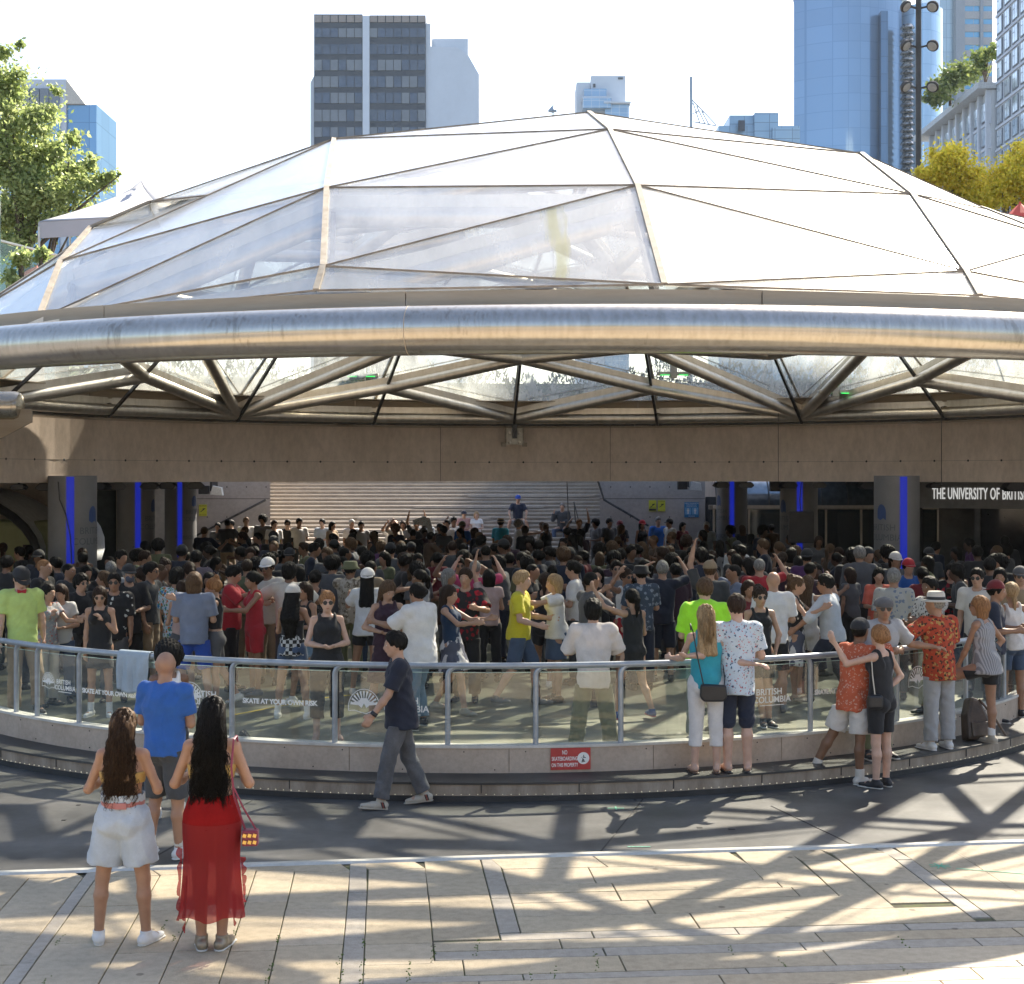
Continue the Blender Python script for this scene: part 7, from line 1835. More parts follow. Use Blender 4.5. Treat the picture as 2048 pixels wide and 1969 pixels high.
q(172, 23.6, 40, 1.62, 'f', 'woman with shoulder length black hair in the shade of the left column', 'bent','bent', top=T(C['black']), bottom=TR(C['black']), hair=('bob','black'), skin='tan')
q(222, 23.9, 200, 1.66, 'm', 'grey haired man in a pale shirt in front of the left columns', top=T(C['lgrey']), bottom=TR(C['dgrey']), hair=('short','grey'))
q(240, 24.8, 55, 1.8, 'm', 'tall dark haired man looking right under the middle left column', top=T(C['dgrey']), bottom=TR(C['dgrey']), skin='tan')
q(330, 24.0, 40, 1.7, 'f', 'woman with a headband and bare shoulders in a black strapless top', top=(-1,.0,.01,C['black']), bottom=TR(C['black']), hair=('updo','dbrown'), skin='brown')
q(392, 24.6, 180, 1.80, 'm', 'man in a small checked shirt seen from behind in the dark crowd', 'bent','bent', top=T(PR['check'],.9,.1), bottom=TR(C['dgrey']), hair=('short','black'), skin='tan')
q(352, 20.9, 160, 1.74, 'm', 'man in a colourful tropical shirt partly hidden by the man in blue shorts', 'bent','bent', top=T(PR['hawaii'],.8,.14,.026), bottom=SHO(C['khaki']), hair=('messy','black'), skin='tan')
q(366, 20.2, 205, 1.62, 'f', 'woman in a pale pink strap top and grey shorts next to the tropical shirt', 'bent','bent', top=(0,.0,.01,cloth('cloth_pale_pink',(.5,.36,.33))), bottom=SHO(C['charcoal'],.35,.012), hair=('lowpony','dbrown'), skin='light')
q(388, 19.6, 180, 1.78, 'm', 'man in a heather blue tee and royal blue shorts seen from behind', 'bent','bent', top=T(C['heather'],.8,.09,.028), bottom=SHO(C['royal'],.46,.032), hair=('bob','brown'), skin='light', ll='wide', rl='wide', shoes=('sneaker','white'))
q(431, 19.8, -82, 1.68, 'f', 'woman with a blond bun, black sports top and grey shorts beside the red tee', ((.95,.1,.05),(.9,.1,.25)), ((.2,.2,-.9),(.7,.1,.2)), 'st','bk', top=(0,-.12,.006,C['black']), bottom=('shorts',.34,.008,C['charcoal'],0), hair=('topbun','red'), skin='light', shoes=('sneaker','white'), head=(0,-8), face=True)
q(463, 21.3, 92, 1.76, 'm', 'man in a red tee facing right beside the woman in the red tank top', 'reachlow','reachlow', top=T(C['red'],.8,.08,.026), bottom=TR(C['black']), skin='light', head=(0,-15))
q(509, 20.9, -62, 1.70, 'f', 'woman in a red tank top and red shorts dancing arm out', 'reachlow', ((.5,.9,-.2),(.7,.7,.1)), top=(0,.04,.016,C['red']), bottom=SHO(C['red'],.36), hair=('bun','black'), skin='tan', shoes=('sneaker','grey'))
q(536, 22.0, -15, 1.82, 'm', 'man in a white cap, sunglasses and open cream shirt', 'reachlow','relax', top=T(C['cream'],.85,.1,.028), bottom=TR(C['khaki']), hair=('short','black'), hat=('cap', C['white']), glasses='sun', skin='brown')
q(578, 21.1, 178, 1.80, 'm', 'man with short twisted hair in a beige tee seen from behind', ((.25,.8,-.45),(.9,.2,.1)), ((.25,.6,-.6),(.9,.1,.1)), top=T(C['cream'],.85,.08,.028), bottom=TR(C['dgrey']), hair=('messy','black'), skin='brown')
rp2, Jp2, _b = q(585, 18.9, 170, 1.66, 'f', 'woman with waist length black hair, a plaid shirt tied round her denim shorts', 'bent', ((.1,.45,-1),(.2,.6,-.7)), 'wide','wide', top=(-1,-.05,.01,C['black']), bottom=('shorts',.24,.018,C['denim'],.01), hair=('verylong','black'), hat=('cap', C['offwhite']), skin='tan', shoes=('sneaker','white','white','sock'))
part('tied_shirt', [prim(Jp2['pel']+UP*.06, Jp2['pel']-UP*.10, .160, .185, flat=True, sq=FWD, sf=.85)], PR['plaid'], rp2, .013, wr=.01, wf=30)
q(612, 20.0, -40, 1.64, 'f', 'woman in denim shorts stepping sideways right of the tied plaid shirt', 'fold','bent', 'side','side', top=(0,.0,.01,C['black']), bottom=('shorts',.26,.02,C['ldenim'],.01), hair=('med','dbrown'), skin='tan', shoes=('sneaker','white'))
q(654, 17.35, 12, 1.70, 'f', 'woman in sunglasses, a black tank top and black cropped trousers holding a phone', 'fold','fold', top=(0,.03,.010,C['black']), bottom=('trousers',.78,.026,C['black'],.01), hair=('lowpony','red'), skin='pale', shoes=('sandal','beige'), glasses='sun', smile=True, build=1.12)
q(630, 21.8, 170, 1.66, 'f', 'woman in a black dotted dress seen from behind left of the sunglasses woman', top=(.0,.0,.012,PR['dots']), bottom=('skirt',.5,.24,PR['dots']), hair=('bun','black'), skin='tan')
q(700, 22.3, 165, 1.77, 'm', 'man in a green bucket hat and camouflage print shirt', 'reach','bent', top=T(PR['camo'],.85,.1,.026), bottom=TR(C['olive']), hair=('short','black'), hat=('bucket', C['olive']), skin='brown')
q(735, 20.9, 178, 1.74, 'f', 'woman with long black hair, a loose white blouse and a white cap', 'handhold', ((.5,1,.12),(.6,.8,.1)), 'wide','bk', top=(.75,.10,.030,C['white'],.03), bottom=SHO(C['black'],.26), hair=('long','black'), hat=('backcap', C['white']), skin='tan', shoes=('sneaker','white'))
q(775, 18.75, 12, 1.74, 'f', 'brown haired woman in a loose dark plum dress holding her dance partner by the hands', ((.1,.45,-.9),(.7,-.55,.0)), ((.1,.45,-.8),(.7,-.75,-.2)), 'wide','wide', top=(0,.0,.022,C['maroon']), bottom=('skirt',.46,.27,C['maroon']), hair=('med','brown'), skin='light', shoes=('sneaker','dgrey' if 'dgrey' in SHM else 'grey','white'), face=True, smile=True, head=(18,-22), build=1.06)
q(838, 18.1, -128, 1.74, 'm', 'man with his hair in a bun in an oversized white tee and jeans facing left', ((.7,.3,-.6),(.95,.1,.15)), 'bent', 'st','step', top=T(C['white'],.95,.16,.040,.02), bottom=TR(C['ldenim'],.024), hair=('bun','black'), skin='tan', shoes=('sneaker','black'), build=1.2)
q(905, 19.3, 70, 1.66, 'f', 'woman in a navy top and black and white leafy skirt, dancing', ((.75,.2,-.45),(1,.1,.1)), ((.7,.2,-.5),(1,.1,.1)), 'bk','fw', top=(0,.0,.008,cloth('cloth_dark_teal',(.015,.04,.09))), bottom=('skirt',.34,.28,PR['skirt']), hair=('long','dbrown'), skin='light', shoes=('sneaker','beige'), lean=(-.12,0))
q(932, 20.3, -12, 1.78, 'm', 'man in a black and red floral shirt over a white tee, facing the camera', ((.5,.45,-.65),(.8,-.3,.15)), 'bent', top=T(PR['redflor'],.85,.14,.028), bottom=TR(C['black'],.03), hair=('short','dbrown'), skin='light', shoes=('sneaker','black','white'), face=True)
q(950, 22.6, 175, 1.76, 'm', 'balding man in a bright pink shirt with raised arms seen from behind', 'upbent','upbent', top=T(C['pink'],.85,.1), bottom=SHO(PR['greyflor']), hair=('buzz','grey'), skin='pale')
q(918, 24.0, 10, 1.72, 'm', 'man in glasses behind joined raised hands left of the pink shirt', 'head','upbent', top=T(C['offwhite'],0.6), bottom=TR(C['dgrey']), skin='tan', glasses='wire')
q(978, 22.3, 185, 1.64, 'f', 'woman with a raised arm in a pale pink top close to the pink shirt man', 'up','bent', top=T(cloth('cloth_pale_pink',(.5,.36,.33)),.4), bottom=TR(C['black']), hair=('bob','black'), skin='light')
q(895, 22.2, 70, 1.66, 'f', 'older woman with grey brown hair looking left in a brown patterned top', 'bent','bent', top=T(C['brown'],.9), bottom=TR(C['dgrey']), hair=('bob','grey'), skin='tan')
q(842, 21.6, -70, 1.68, 'f', 'woman with a dark ponytail and a pale hooded top behind the big white tee', 'bent','bent', top=T(C['lgrey'],.9,.08,.03), bottom=TR(C['dgrey']), hair=('pony','black'), skin='brown')
q(1040, 20.0, 78, 1.80, 'm', 'man with bleached hair in a yellow sports tee and denim shorts facing right', ((.3,.25,-.9),(.9,.0,-.1)), ((.2,.3,-1),(.95,.1,-.25)), 'fw','bk', top=T(C['yellow'],.75,.07,.024), bottom=SHO(C['denim'],.48,.03), hair=('short','blond'), skin='pale', shoes=('sneaker','grey'), face=True)
q(1112, 20.3, -80, 1.70, 'f', 'short haired blond woman in a white blouse and denim skirt reaching to the yellow tee', 'reach', ((.8,.15,-.35),(1,.1,.1)), 'st','st', top=T(C['white'],.6,.07,.028,.01), bottom=('skirt',.36,.20,C['denim']), hair=('bob','blond'), skin='light', shoes=('sneaker','black'), face=True)
q(1090, 21.6, 170, 1.66, 'f', 'woman in black shorts stepping behind the couple in yellow and white', 'bent','bent', 'step','bk', top=(0,.0,.01,C['black']), bottom=SHO(C['black'],.28), hair=('lowpony','dbrown'), skin='tan', shoes=('sneaker','white'))
q(1150, 22.0, -100, 1.78, 'm', 'man with a trimmed beard in a white tee in profile facing left', 'bent','bent', top=T(C['white'],.8), bottom=TR(C['dgrey']), skin='light', face=True)
q(1180, 19.9, 120, 1.76, 'm', 'man in a dark tee reaching round the woman with the ponytail', ((.6,.4,-.1),(.9,.2,.35)), ((.5,.6,-.55),(.9,.35,-.25)), top=T(C['charcoal'],.8,.08,.022), bottom=TR(C['black']), hair=('buzz','black'), skin='tan')
q(1187, 16.15, 180, 1.70, 'm', 'man with tousled black hair in a white tee leaning on the middle of the rail', ((.35,.38,-.9),(.6,-.45,.0)), ((.35,.38,-.9),(.6,-.45,.0)), 'wide','wide', top=T(cloth('cloth_tee_white',(.66,.60,.55)),.95,.14,.034), bottom=TR(C['olive'],.03), hair=('messy','black'), skin='light', lean=(.14,0))
q(1266, 19.0, -150, 1.62, 'f', 'woman with a black ponytail and a short black strap dress and bright sneakers', ((.2,.35,.15),(.5,.3,.9)), 'bent', 'side','bk', top=(0,.0,.008,C['black']), bottom=('skirt',.30,.18,C['black']), hair=('pony','black'), skin='light', shoes=('sneaker','blue','pinksole'))
q(1283, 21.4, -165, 1.76, 'm', 'man in a black hat and dark patterned shirt beside the woman with the ponytail', 'bent','bent', top=T(PR['polo'],.85,.1), bottom=TR(C['navy']), hair=('short','black'), hat=('bucket', C['black']), skin='light')
q(1251, 21.9, 30, 1.68, 'f', 'woman in sunglasses and a white lace top between the two dancers', 'bent','upbent', top=(0,.0,.012,C['white']), bottom=('skirt',.35,.2,C['red']), hair=('bun','dbrown'), skin='tan', glasses='sun')
q(1325, 22.3, 178, 1.76, 'm', 'grey haired man in a navy tee with both arms raised, seen from behind', 'head','upbent', top=T(C['navy'],.8,.1), bottom=SHO(C['navy'],.5), hair=('short','grey'), skin='light')
q(1232, 23.5, 8, 1.70, 'm', 'smiling man with glasses in a grey shirt, deep left of the grey haired man', 'bent','reachlow', top=T(C['grey']), bottom=TR(C['dgrey']), skin='light', glasses='wire', smile=True)
q(1196, 23.2, -10, 1.62, 'f', 'woman with a black fringe behind the man in the dark tee', 'bent','bent', top=(0,.0,.01,C['black']), bottom=TR(C['black']), hair=('bob','black'), skin='light', face=True)
q(1410, 17.15, 178, 1.86, 'm', 'broad man in a neon green tee behind the blond woman at the rail', 'bent','bent', top=T(C['neon'],.85,.10,.030), bottom=TR(cloth('cloth_grey_green',(.16,.19,.17)),.03), hair=('short','brown'), skin='pale', build=1.25, shoes=('sneaker','grey'))
q(1420, 21.5, 172, 1.80, 'm', 'man in a tan cap behind the neon green tee', 'up','bent', top=T(C['dgrey']), bottom=TR(C['dgrey']), hat=('cap', C['tan']), hair=('short','brown'), skin='light')
q(1470, 21.9, -80, 1.74, 'm', 'man with cropped hair in a blue grey tee facing left near the neon tee', 'reachlow','upbent', top=T(C['heather']), bottom=TR(C['navy']), hair=('buzz','black'), skin='tan')
q(1519, 18.3, 8, 1.68, 'f', 'woman in big sunglasses with piled curly hair and a black ruffled top', ((.1,.35,-1),(.35,-.3,-.8)), 'bent', 'st','cross', top=(0,.06,.012,C['black']), bottom=SHO(C['black'],.36,.02), hair=('updo','dbrown'), skin='light', shoes=('sneaker','black','white'), glasses='sun', face=True)
q(1547, 19.4, 178, 1.80, 'm', 'bald man in a white tee seen from behind, right of the woman in black ruffles', 'relax','bent', top=T(C['white'],.8,.08,.026), bottom=SHO(C['black']), hair=('bald','black'), skin='light', shoes=('sneaker','grey'))
q(1519, 22.7, 176, 1.78, 'm', 'man with a shaved grey head in a red top beyond the bald man in white', 'bent','upbent', top=T(C['red'],.8), bottom=TR(C['dgrey']), hair=('buzz','grey'), skin='light')
q(1496, 20.6, 20, 1.60, 'f', 'smiling woman with wavy dark hair peeking between the neon tee and the ruffled top', 'upbent','bent', top=T(C['dred'],.5), bottom=TR(C['black']), hair=('med','dbrown'), skin='tan', face=True, smile=True)
q(1590, 20.2, 78, 1.68, 'f', 'woman with a brown bun in a black and white strap dress dancing to the right', ((.6,.15,-.5),(1,.0,-.25)), 'handhold', 'st','bk', top=(0,.0,.010,PR['blackflor']), bottom=('skirt',.42,.24,PR['skirt']), hair=('updo','brown'), skin='light', shoes=('sandal','beige'))
q(1614, 20.9, 150, 1.64, 'f', 'woman in a white lace playsuit beside the woman with the brown bun', 'bent','upbent', 'st','st', top=(0,.0,.012,C['offwhite']), bottom=SHO(C['offwhite'],.3), hair=('long','brown'), skin='light', shoes=('sneaker','white'))
q(1664, 20.1, -120, 1.78, 'm', 'man in a pale grey shirt with rolled sleeves and dark trousers facing left', ((.5,.6,-.75),(.7,.1,-.6)), ((.3,.55,-.9),(.4,.3,-.9)), 'lunge','bk', top=(1.35,.06,.028,C['linen']), bottom=TR(C['navy'],.028), hair=('short','black'), skin='tan', lean=(.10,0), glasses='sun')
q(1757, 22.7, -5, 1.64, 'f', 'woman with straight black hair in a coral top and pink jacket', 'bent','bent', top=T(C['coral'],.9,.06,.02), bottom=TR(C['black']), hair=('long','black'), skin='light', face=True)
q(1788, 20.5, 172, 1.76, 'm', 'grey haired man in a beige and blue floral shirt seen from behind', 'relax','bent', top=T(PR['greyflor'],.85,.14,.03), bottom=TR(C['dgrey']), hair=('short','grey'), skin='tan')
q(1816, 23.6, 5, 1.72, 'm', 'man in a red cap and dark blue shirt near the right column', 'bent','bent', top=T(C['blue'],.9), bottom=TR(C['dgrey']), hat=('cap', C['red']), skin='light')
q(1790, 24.8, 8, 1.76, 'm', 'man in a white cap with a round badge behind the red cap', top=T(C['charcoal']), bottom=TR(C['dgrey']), hat=('cap', C['offwhite']), skin='tan')
q(1862, 19.2, -60, 1.74, 'm', 'bearded man in a black and white print shirt left of the straw hat', 'reachlow','bent', top=T(PR['bw'],.85,.1), bottom=TR(C['olive']), hair=('short','black'), skin='brown')
q(1955, 20.6, -30, 1.76, 'm', 'man in sunglasses and a white tee with a small blue print at the right', 'relax','relax', top=T(C['offwhite'],.8,.1,.024), bottom=TR(C['dgrey']), hair=('short','black'), skin='light', glasses='sun')
q(1989, 18.7, 68, 1.72, 'm', 'man in a dark cap and navy shirt looking right behind the striped tank top', 'bent','bent', top=T(C['navy'],.9,.1), bottom=TR(C['dgrey']), hair=('short','black'), hat=('backcap', C['dred']), skin='tan')
q(2024, 19.0, -170, 1.68, 'f', 'woman with a blond bun in a white tank top at the right edge', 'relax','relax', 'st','st', top=(0,.06,.016,C['white']), bottom=('shorts',.35,.02,C['denim']), hair=('lowpony','blond'), skin='tan', shoes=('sneaker','black'))
q(2000, 22.0, -20, 1.68, 'f', 'woman with long dark hair and large earrings behind the dark cap man', top=T(C['black'],.4), bottom=TR(C['black']), hair=('med','black'), skin='tan', face=True)
q(2040, 21.2, -10, 1.74, 'm', 'man in a checked cap and sunglasses in the upper right of the crowd', top=T(C['tan']), bottom=TR(C['dgrey']), hair=('short','brown'), hat=('cap', C['charcoal']), skin='light', glasses='sun')
q(1902, 23.4, -20, 1.66, 'f', 'woman in a black top with pink flowers beyond the straw hat', 'bent','bent', top=T(PR['redflor'],.8), bottom=TR(C['black']), hair=('bob','black'), skin='light')
q(1720, 24.4, 182, 1.88, 'm', 'tall broad man in a dark grey shirt seen from behind left of the right column', top=T(C['charcoal'],.9,.1,.03), bottom=TR(C['dgrey']), hair=('short','grey'), skin='tan', build=1.2)
q(1614, 25.0, 170, 1.80, 'm', 'man in a grey purple tee and dark cap below the hanging screen', top=T(C['purple']), bottom=TR(C['dgrey']), hat=('backcap', C['cap']), skin='tan')
q(1735, 26.0, 20, 1.78, 'm', 'camera man in headphones in dark clothes by the right column', 'phone','phone', top=T(C['black'],.9), bottom=TR(C['black']), hat=('backcap', C['cap']), skin='light')
rc_, Jc_, _b = q(2012, 24.0, -60, 1.76, 'm', 'camera operator bent over a tripod camera at the far right', 'phone','phone', top=T(C['black'],.9), bottom=TR(C['black']), hair=('curly','black'), skin='tan', lean=(.2,0))
cm = empty('video_camera', (X(1990,23.6), 23.5, FL+1.40)); tag(cm, 'black video camera on a tripod at the far right of the crowd', 'camera')
MB().box(-.20,.12,-.07,.07,-.06,.08).build('camera_body', M['black'], cm, bevel=.01); MB().lathe((-.30,0,.01),[(.055,-.02),(.06,.06),(.045,.12)],14,axis=(1,0,0)).build('lens', M['black'], cm)
for a in (0,2.1,4.2): MB().tube([(0,0,-.06),(.35*math.cos(a),.35*math.sin(a),-1.39)],.015,6).build('leg', M['black'], cm)
q(40, 21.5, 150, 1.66, 'm', 'dark figure with a white patch on his sleeve at the very left edge', top=T(C['black'],.9), bottom=TR(C['black']), hair=('messy','black'), skin='brown')
q(12, 23.5, 160, 1.78, 'm', 'tall dark figure with tied hair at the left edge in front of the green kiosk', top=T(C['black'],.9), bottom=TR(C['black']), hair=('bun','black'), skin='brown')

# items on the rink floor by the left glass
for (px, py, r_, m_, lab) in [(180,1431,.11,C['red'],'red cap lying on the floor behind the left glass'),(232,1425,.20,C['charcoal'],'dark grey bag on the floor behind the left glass'),(255,1422,.07,cloth('cloth_hi_yellow',(.5,.6,.05)),'yellow pouch on the dark bag behind the left glass')]:
    a = ang_px(px); p = ring(RR-.35, a, FL+.006)
    o = MB().lathe((0,0,0), [(r_*1.1,0),(r_*1.15,r_*.4),(r_*.8,r_*.85),(r_*.2,r_*.95)], 14).build('cap' if 'cap' in lab else ('pouch' if 'pouch' in lab else 'bag'), m_, smooth=True); o.location = p; o.scale = (1.2,.8,1); tag(o, lab, 'cap' if 'cap' in lab else 'bag')
a = ang_px(470); o = MB().prism([(-.11,0),(.12,0),(.06,.28),(-.02,.36),(-.11,.22)], -.07,.07, lambda u,v,d:(u,d,v)).build('bag', M['black'], bevel=.04); o.location = ring(RR-.2, a, FL+.006); tag(o, 'black backpack standing against the glass beside the woman in red', 'bag')

# people lit by the sun at the back and on the stairs
def qb(px, Y, yaw, H, sex, lab, z=FL+.006, **kw): 
    kw.setdefault('top', T(C['grey'])); kw.setdefault('bottom', TR(C['dgrey'])); return q(px, Y, yaw, H, sex, lab, vox=.022, z=z, **kw)
def sitter(px, k, yaw, H, sex, lab, la='hip', ra='hip', **kw):
    """sits on step k with the feet on step k-3"""
    y = V0Y + k*TRD - .06
    return qb(px, y - .0, yaw, H, sex, lab, z=FL + (k-3)*RI + .002, la=la, ra=ra, ll=kw.pop('ll','sitw'), rl=kw.pop('rl','sitw'), **kw)
sitter(1036, 11, 0, 1.76, 'm', 'man in a navy tee and blue cap sitting on the stairs', la=((.5,.4,-.8),(.55,-.1,-.55)), ra=((.5,.4,-.8),(.55,-.1,-.55)), top=T(C['navy']), bottom=SHO(C['lgrey']), hat=('cap', C['royal']), skin='light')
sitter(1125, 9, -15, 1.74, 'm', 'man in a dark jacket sitting on the stairs, hand at his face', la='fold', ra=((.4,.3,-.6),(.2,-.2,1)), ll='sit', rl='sit', top=(1.9,.08,.03,C['dgrey']), bottom=TR(C['denim']), hair=('short','grey'), skin='light')
sitter(953, 8, 5, 1.55, 'f', 'blond woman in white and red sitting on the sunlit stairs', la='fold', ra='fold', ll='sit', rl='sit', top=T(C['white'],.5), bottom=SHO(C['red'],.4), hair=('med','blond'), skin='pale')
sitter(928, 8, 10, 1.60, 'm', 'man in a blue cap and pink top sitting beside the blond woman', la='fold', ra='fold', top=T(cloth('cloth_dusty_pink',(.45,.25,.22)),.6), bottom=SHO(C['blue']), hat=('cap', C['navy']), skin='light')
qb(1316, 45.2, 10, 1.78, 'm', 'man in a bright blue polo shirt standing below the yellow signs', top=T(cloth('cloth_bright_blue',(.03,.16,.55)),.8,.1), bottom=TR(C['dgrey']), hair=('short','grey'), skin='pale')
qb(1284, 44.6, 20, 1.70, 'f', 'woman in a red cap and black strap top left of the blue polo shirt', top=(0,.0,.01,C['black']), hat=('cap', C['red']), hair=('med','black'), skin='tan')
qb(1340, 44.2, -60, 1.76, 'm', 'man in a black cap and cream vest right of the blue polo shirt', top=T(C['cream'],.4), hat=('cap', C['cap']), skin='tan')
qb(1001, 43.6, 150, 1.78, 'm', 'man in a straw hat and teal shirt in the sunlit back row', top=T(C['teal'],.8), hat=('brim', C['tan'], M['black']), skin='tan')
qb(1036, 43.2, 95, 1.74, 'm', 'grey haired man in white stretching an arm to the right in the back row', la='reach', ra='reach', top=T(C['white'],.8), hair=('curly','grey'), skin='light')
qb(1158, 43.0, 10, 1.78, 'm', 'red haired man with arms raised in the back row below the sitting jacket man', la='up', ra='upbent', top=T(C['navy'],.8), hair=('short','red'), skin='light')
qb(833, 43.4, 8, 1.74, 'm', 'man holding a patterned cloth above his head in the back row', la='up', ra='up', top=T(C['black'],.7), skin='tan')
qb(852, 45.0, -10, 1.76, 'm', 'man in a pale blue tee standing right of the raised cloth', top=T(C['pblue'],.8), skin='brown')
p = at(845, 1045, 43.2); o = MB().prism([(-.28,.06),(.05,.18),(.22,.1),(.36,-.45),(.22,-.5),(.1,-.1),(-.25,-.06)], -.01,.01, lambda u,v,d:(u,d+.05*math.sin(u*9),v)).build('raised_cloth', PR['palm']); o.location = p; tag(o, 'patterned scarf held up in the back row of the crowd', 'scarf')
backs = [(436,'dgrey','black','m',1.66,'short haired man in grey by the left handrail'),(463,'olive','black','m',1.72,'dark haired man in olive under the left handrail'),(492,'cream','brown','m',1.78,'sunlit man in a peach shirt left of the stairs corner'),(526,'charcoal','black','m',1.86,'tall man with thick black hair at the left corner of the stairs'),(548,'white','dbrown','m',1.74,'man with a thin beard in white in front of the stairs'),(575,'black','black','m',1.74,'man in sunglasses and black in front of the stairs'),(598,'offwhite','black','m',1.78,'smiling man in off white standing clear of the back row'),(548,'mustard','black','f',1.6,'woman in a cream green top in front of the bearded man'),(645,'pblue','black','m',1.72,'man in a pale blue top looking right in the back row'),(664,'tan','black','f',1.68,'sunlit woman in peach beside the pale blue top'),(703,'white','white','m',1.72,'white haired man in the back row'),(722,'lgrey','black','m',1.7,'man in light grey right of the white haired man'),(782,'white','black','m',1.68,'man in white scratching his head in the back row'),(806,'charcoal','dbrown','f',1.68,'woman in grey looking down beside the raised cloth'),(789,'cream','grey','m',1.74,'bald older man behind the man scratching his head'),(895,'white','black','m',1.72,'man in a white shirt left of the sitting pink top'),(907,'offwhite','black','m',1.78,'man with a raised hand and off white shirt near the stairs'),(925,'blue','brown','m',1.72,'man with an olive cap and blue tee in front of the sitters'),(1085,'cream','brown','f',1.66,'woman in cream lit from behind near the centre of the back row'),(1192,'charcoal','black','m',1.7,'man with dark curls right of the centre of the back row'),(1218,'dgrey','black','m',1.78,'man in a dark cap at the foot of the stairs'),(1240,'dgrey','brown','m',1.68,'man in a rust cap at the foot of the stairs'),(1413,'pblue','white','m',1.72,'white haired person in front of the far right column'),(1365,'dred','black','f',1.66,'woman with black hair near the blue washroom sign')]
for i, (px, tc_, hc, sx, H, lab) in enumerate(backs):
    qb(px, 43.6 + (i*37 % 11)*.16 - (1.2 if 'in front' in lab else 0), rnd.uniform(-60, 60), H, sx, lab, top=T(C[tc_],.75), hair=('bald','grey') if 'bald' in lab else (('med' if sx == 'f' else ('curly' if 'curls' in lab or 'thick' in lab else 'short')), hc), skin=rnd.choice(['light','tan','pale','brown']), la=rnd.choice(['relax','bent','fold']), ra='upbent' if 'raised' in lab or 'scratch' in lab else 'relax', hat=('cap', C['olive' if 'olive cap' in lab else 'cap' if 'dark cap' in lab else 'dred']) if ' cap ' in lab else None, glasses='sun' if 'sunglasses' in lab else None)

# ------------------------------------------------------------------ the shaded mass of the crowd: one of each kind, then copies
protos = []
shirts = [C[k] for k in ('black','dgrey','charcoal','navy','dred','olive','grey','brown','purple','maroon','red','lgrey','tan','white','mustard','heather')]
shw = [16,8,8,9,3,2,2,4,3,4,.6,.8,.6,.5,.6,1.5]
hairs = [HR[k] for k in ('black','black','black','dbrown','black','black','brown')]; skins = [SK[k] for k in ('tan','tan','brown','brown','dark')]  # clothes, hair and skin picked dark to deepen the crowd's shade
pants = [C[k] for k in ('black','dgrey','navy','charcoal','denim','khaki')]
kinds = [('m','relax','bent','short',(.75,.08),TR),('m','bent','bent','short',(.8,.08),SHO),('f','bent','relax','long',(0,.05),TR),('f','handhold','handhold','bun',(.5,.05),SHO),('m','handhold','handhold','buzz',(.8,.08),TR),('f','bent','bent','med',(.4,.05),TR),
         ('m','bent','chest','messy',(.8,.08),TR),('f','relax','chest','bob',(.5,.05),TR),('m','chest','relax','curly',(.75,.08),TR),('f','bent','handhold','pony',(0,.05),TR),('m','relax','relax','short',(.9,.10),TR)]
GRP = 'dancers in the shade of the crowd'
for i, (sx, la, ra, hs, (sl, hm), bt_) in enumerate(kinds):
    x, y = 60 + i, 0
    rt, J_, _b = person(0, 0, 0, 1.74 if sx == 'm' else 1.64, sx, 'dark dancer', pose=dict(la=la, ra=ra, ll='st', rl=['st','step','bk','wide','fw'][i % 5], lean=((.10,.03),(0,.05),(.14,-.04),(0,0))[i % 4], build=1.05), skin='tan', top=(sl, hm, .02, C['black']), bottom=bt_(C['black']), hair=(hs,'black'), shoes=('sneaker','black'), vox=.022)
    for c in rt.children:
        for sl_ in c.material_slots: m0 = sl_.material; sl_.link = 'OBJECT'; sl_.material = m0
    protos.append((rt, sx))
hat_rt = person(0, 0, 0, 1.74, 'm', 'dark dancer', pose=dict(la='bent', ra='relax'), skin='tan', top=(.8,.08,.02,C['black']), bottom=TR(C['black']), hair=('short','black'), hat=('cap', C['cap']), shoes=('sneaker','black'), vox=.022)[0]
for c in hat_rt.children:
    for sl_ in c.material_slots: m0 = sl_.material; sl_.link = 'OBJECT'; sl_.material = m0
protos.append((hat_rt, 'm'))
spots = []
colsxy = [(c[0], c[1]) for c in cols]
def free(x, y, dmin):
    if any((x-a)**2 + (y-b)**2 < .75**2 for a, b in colsxy): return False
    if any((x-a)**2 + (y-b)**2 < dmin**2 for a, b in TAKEN): return False
    return True
rg = random.Random(21)
Y = 22.4
while Y < 44.2:
    stp = .80 if Y < 27 else (.92 if Y < 34 else 1.05)
    w = .345*Y
    x = -w + rg.uniform(0, stp)
    while x < w:
        xx, yy = x + rg.uniform(-.22,.22), Y + rg.uniform(-.25,.25)
        inside = (xx-RC[0])**2 + (yy-RC[1])**2
        okw = not (7.75**2 < inside < 8.5**2 and yy < 30)
        dens = 1.0 if abs(xx) < 7.6 else .75
        if xx > 8.6 and yy > 27.5 + 0*xx and yy > 33.2 - (xx-9)*.6 - .6: dens = 0
        if xx < -10.0 and yy > 36.5: dens = 0
        if okw and rg.random() < dens and free(xx, yy, .52): spots.append((xx, yy)); TAKEN.append((xx, yy))
        x += stp
    Y += stp*.92
print('crowd spots', len(spots))
step_ = max(1.0, len(spots)/205.0)
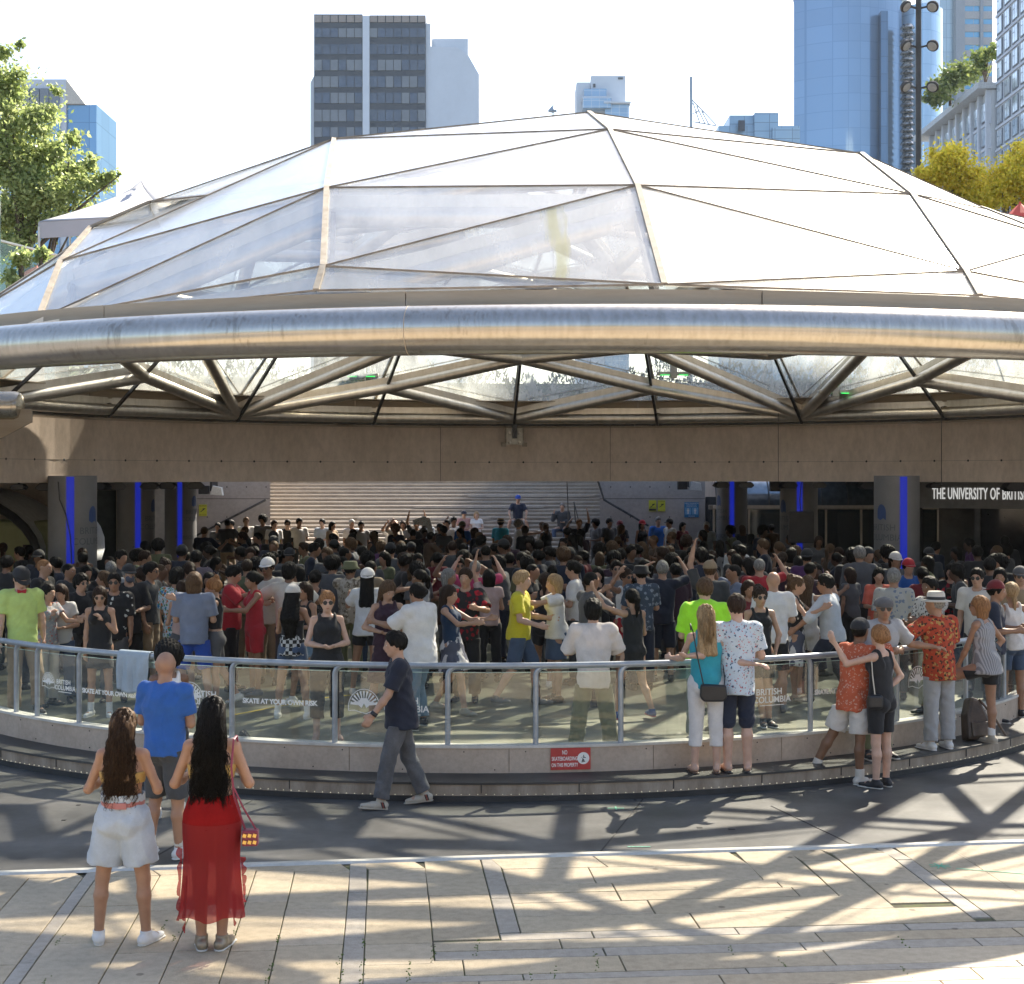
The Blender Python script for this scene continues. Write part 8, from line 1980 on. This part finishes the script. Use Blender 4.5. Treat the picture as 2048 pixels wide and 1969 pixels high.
# nearest ones kept first; thin the far rows so the whole crowd stays within three hundred
spots.sort(key=lambda s_: s_[1])
near = [s_ for s_ in spots if s_[1] < 30.5]; farr = [s_ for s_ in spots if s_[1] >= 30.5]
rg.shuffle(farr); farr = farr[:max(0, 208 - len(near))]
used = set()
tonename = {'black':'black','dgrey':'dark grey','charcoal':'charcoal','navy':'navy','dred':'dark red','olive':'olive','grey':'grey','brown':'brown','purple':'purple','maroon':'maroon','red':'red','lgrey':'light grey','tan':'tan','white':'white','mustard':'mustard','heather':'blue grey'}
names = list(tonename)
names = ['black','dgrey','charcoal','navy','dred','olive','grey','brown','purple','maroon','red','lgrey','tan','white','mustard','heather']
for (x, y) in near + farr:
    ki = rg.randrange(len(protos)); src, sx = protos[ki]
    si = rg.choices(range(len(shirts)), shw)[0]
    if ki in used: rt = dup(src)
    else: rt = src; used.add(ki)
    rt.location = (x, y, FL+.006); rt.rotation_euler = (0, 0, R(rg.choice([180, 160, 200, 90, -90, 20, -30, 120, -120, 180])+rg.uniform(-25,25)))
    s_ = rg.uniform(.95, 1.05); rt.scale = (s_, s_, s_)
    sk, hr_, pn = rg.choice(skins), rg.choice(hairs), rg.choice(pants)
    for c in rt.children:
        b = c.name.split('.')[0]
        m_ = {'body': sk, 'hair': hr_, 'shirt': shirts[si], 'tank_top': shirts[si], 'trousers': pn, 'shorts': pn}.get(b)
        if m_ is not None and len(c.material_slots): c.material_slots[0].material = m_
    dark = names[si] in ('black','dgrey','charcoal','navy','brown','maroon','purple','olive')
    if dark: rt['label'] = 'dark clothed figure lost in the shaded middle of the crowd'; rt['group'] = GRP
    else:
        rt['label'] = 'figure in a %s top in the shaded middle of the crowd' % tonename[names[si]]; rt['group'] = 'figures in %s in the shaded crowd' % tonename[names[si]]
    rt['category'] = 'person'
for ki, (src, sx) in enumerate(protos):
    if ki not in used:
        for c in list(src.children): bpy.data.objects.remove(c)
        bpy.data.objects.remove(src)

# ------------------------------------------------------------------ thin summer haze between here and the towers
hz = MB().box(-420, 420, -60, 560, -1.2, 150).build('haze', None); hz['kind'] = 'stuff'
hm_ = bpy.data.materials.new('haze_air'); hm_.use_nodes = True
N, L = nt(hm_); N.remove(N['Principled BSDF']); out = [n for n in N if n.type == 'OUTPUT_MATERIAL'][0]
pv = N.new('ShaderNodeVolumePrincipled'); pv.inputs['Color'].default_value = (.72,.86,1,1); pv.inputs['Density'].default_value = .00010; pv.inputs['Anisotropy'].default_value = .3
L.new(pv.outputs[0], out.inputs['Volume']); hz.data.materials.append(hm_)
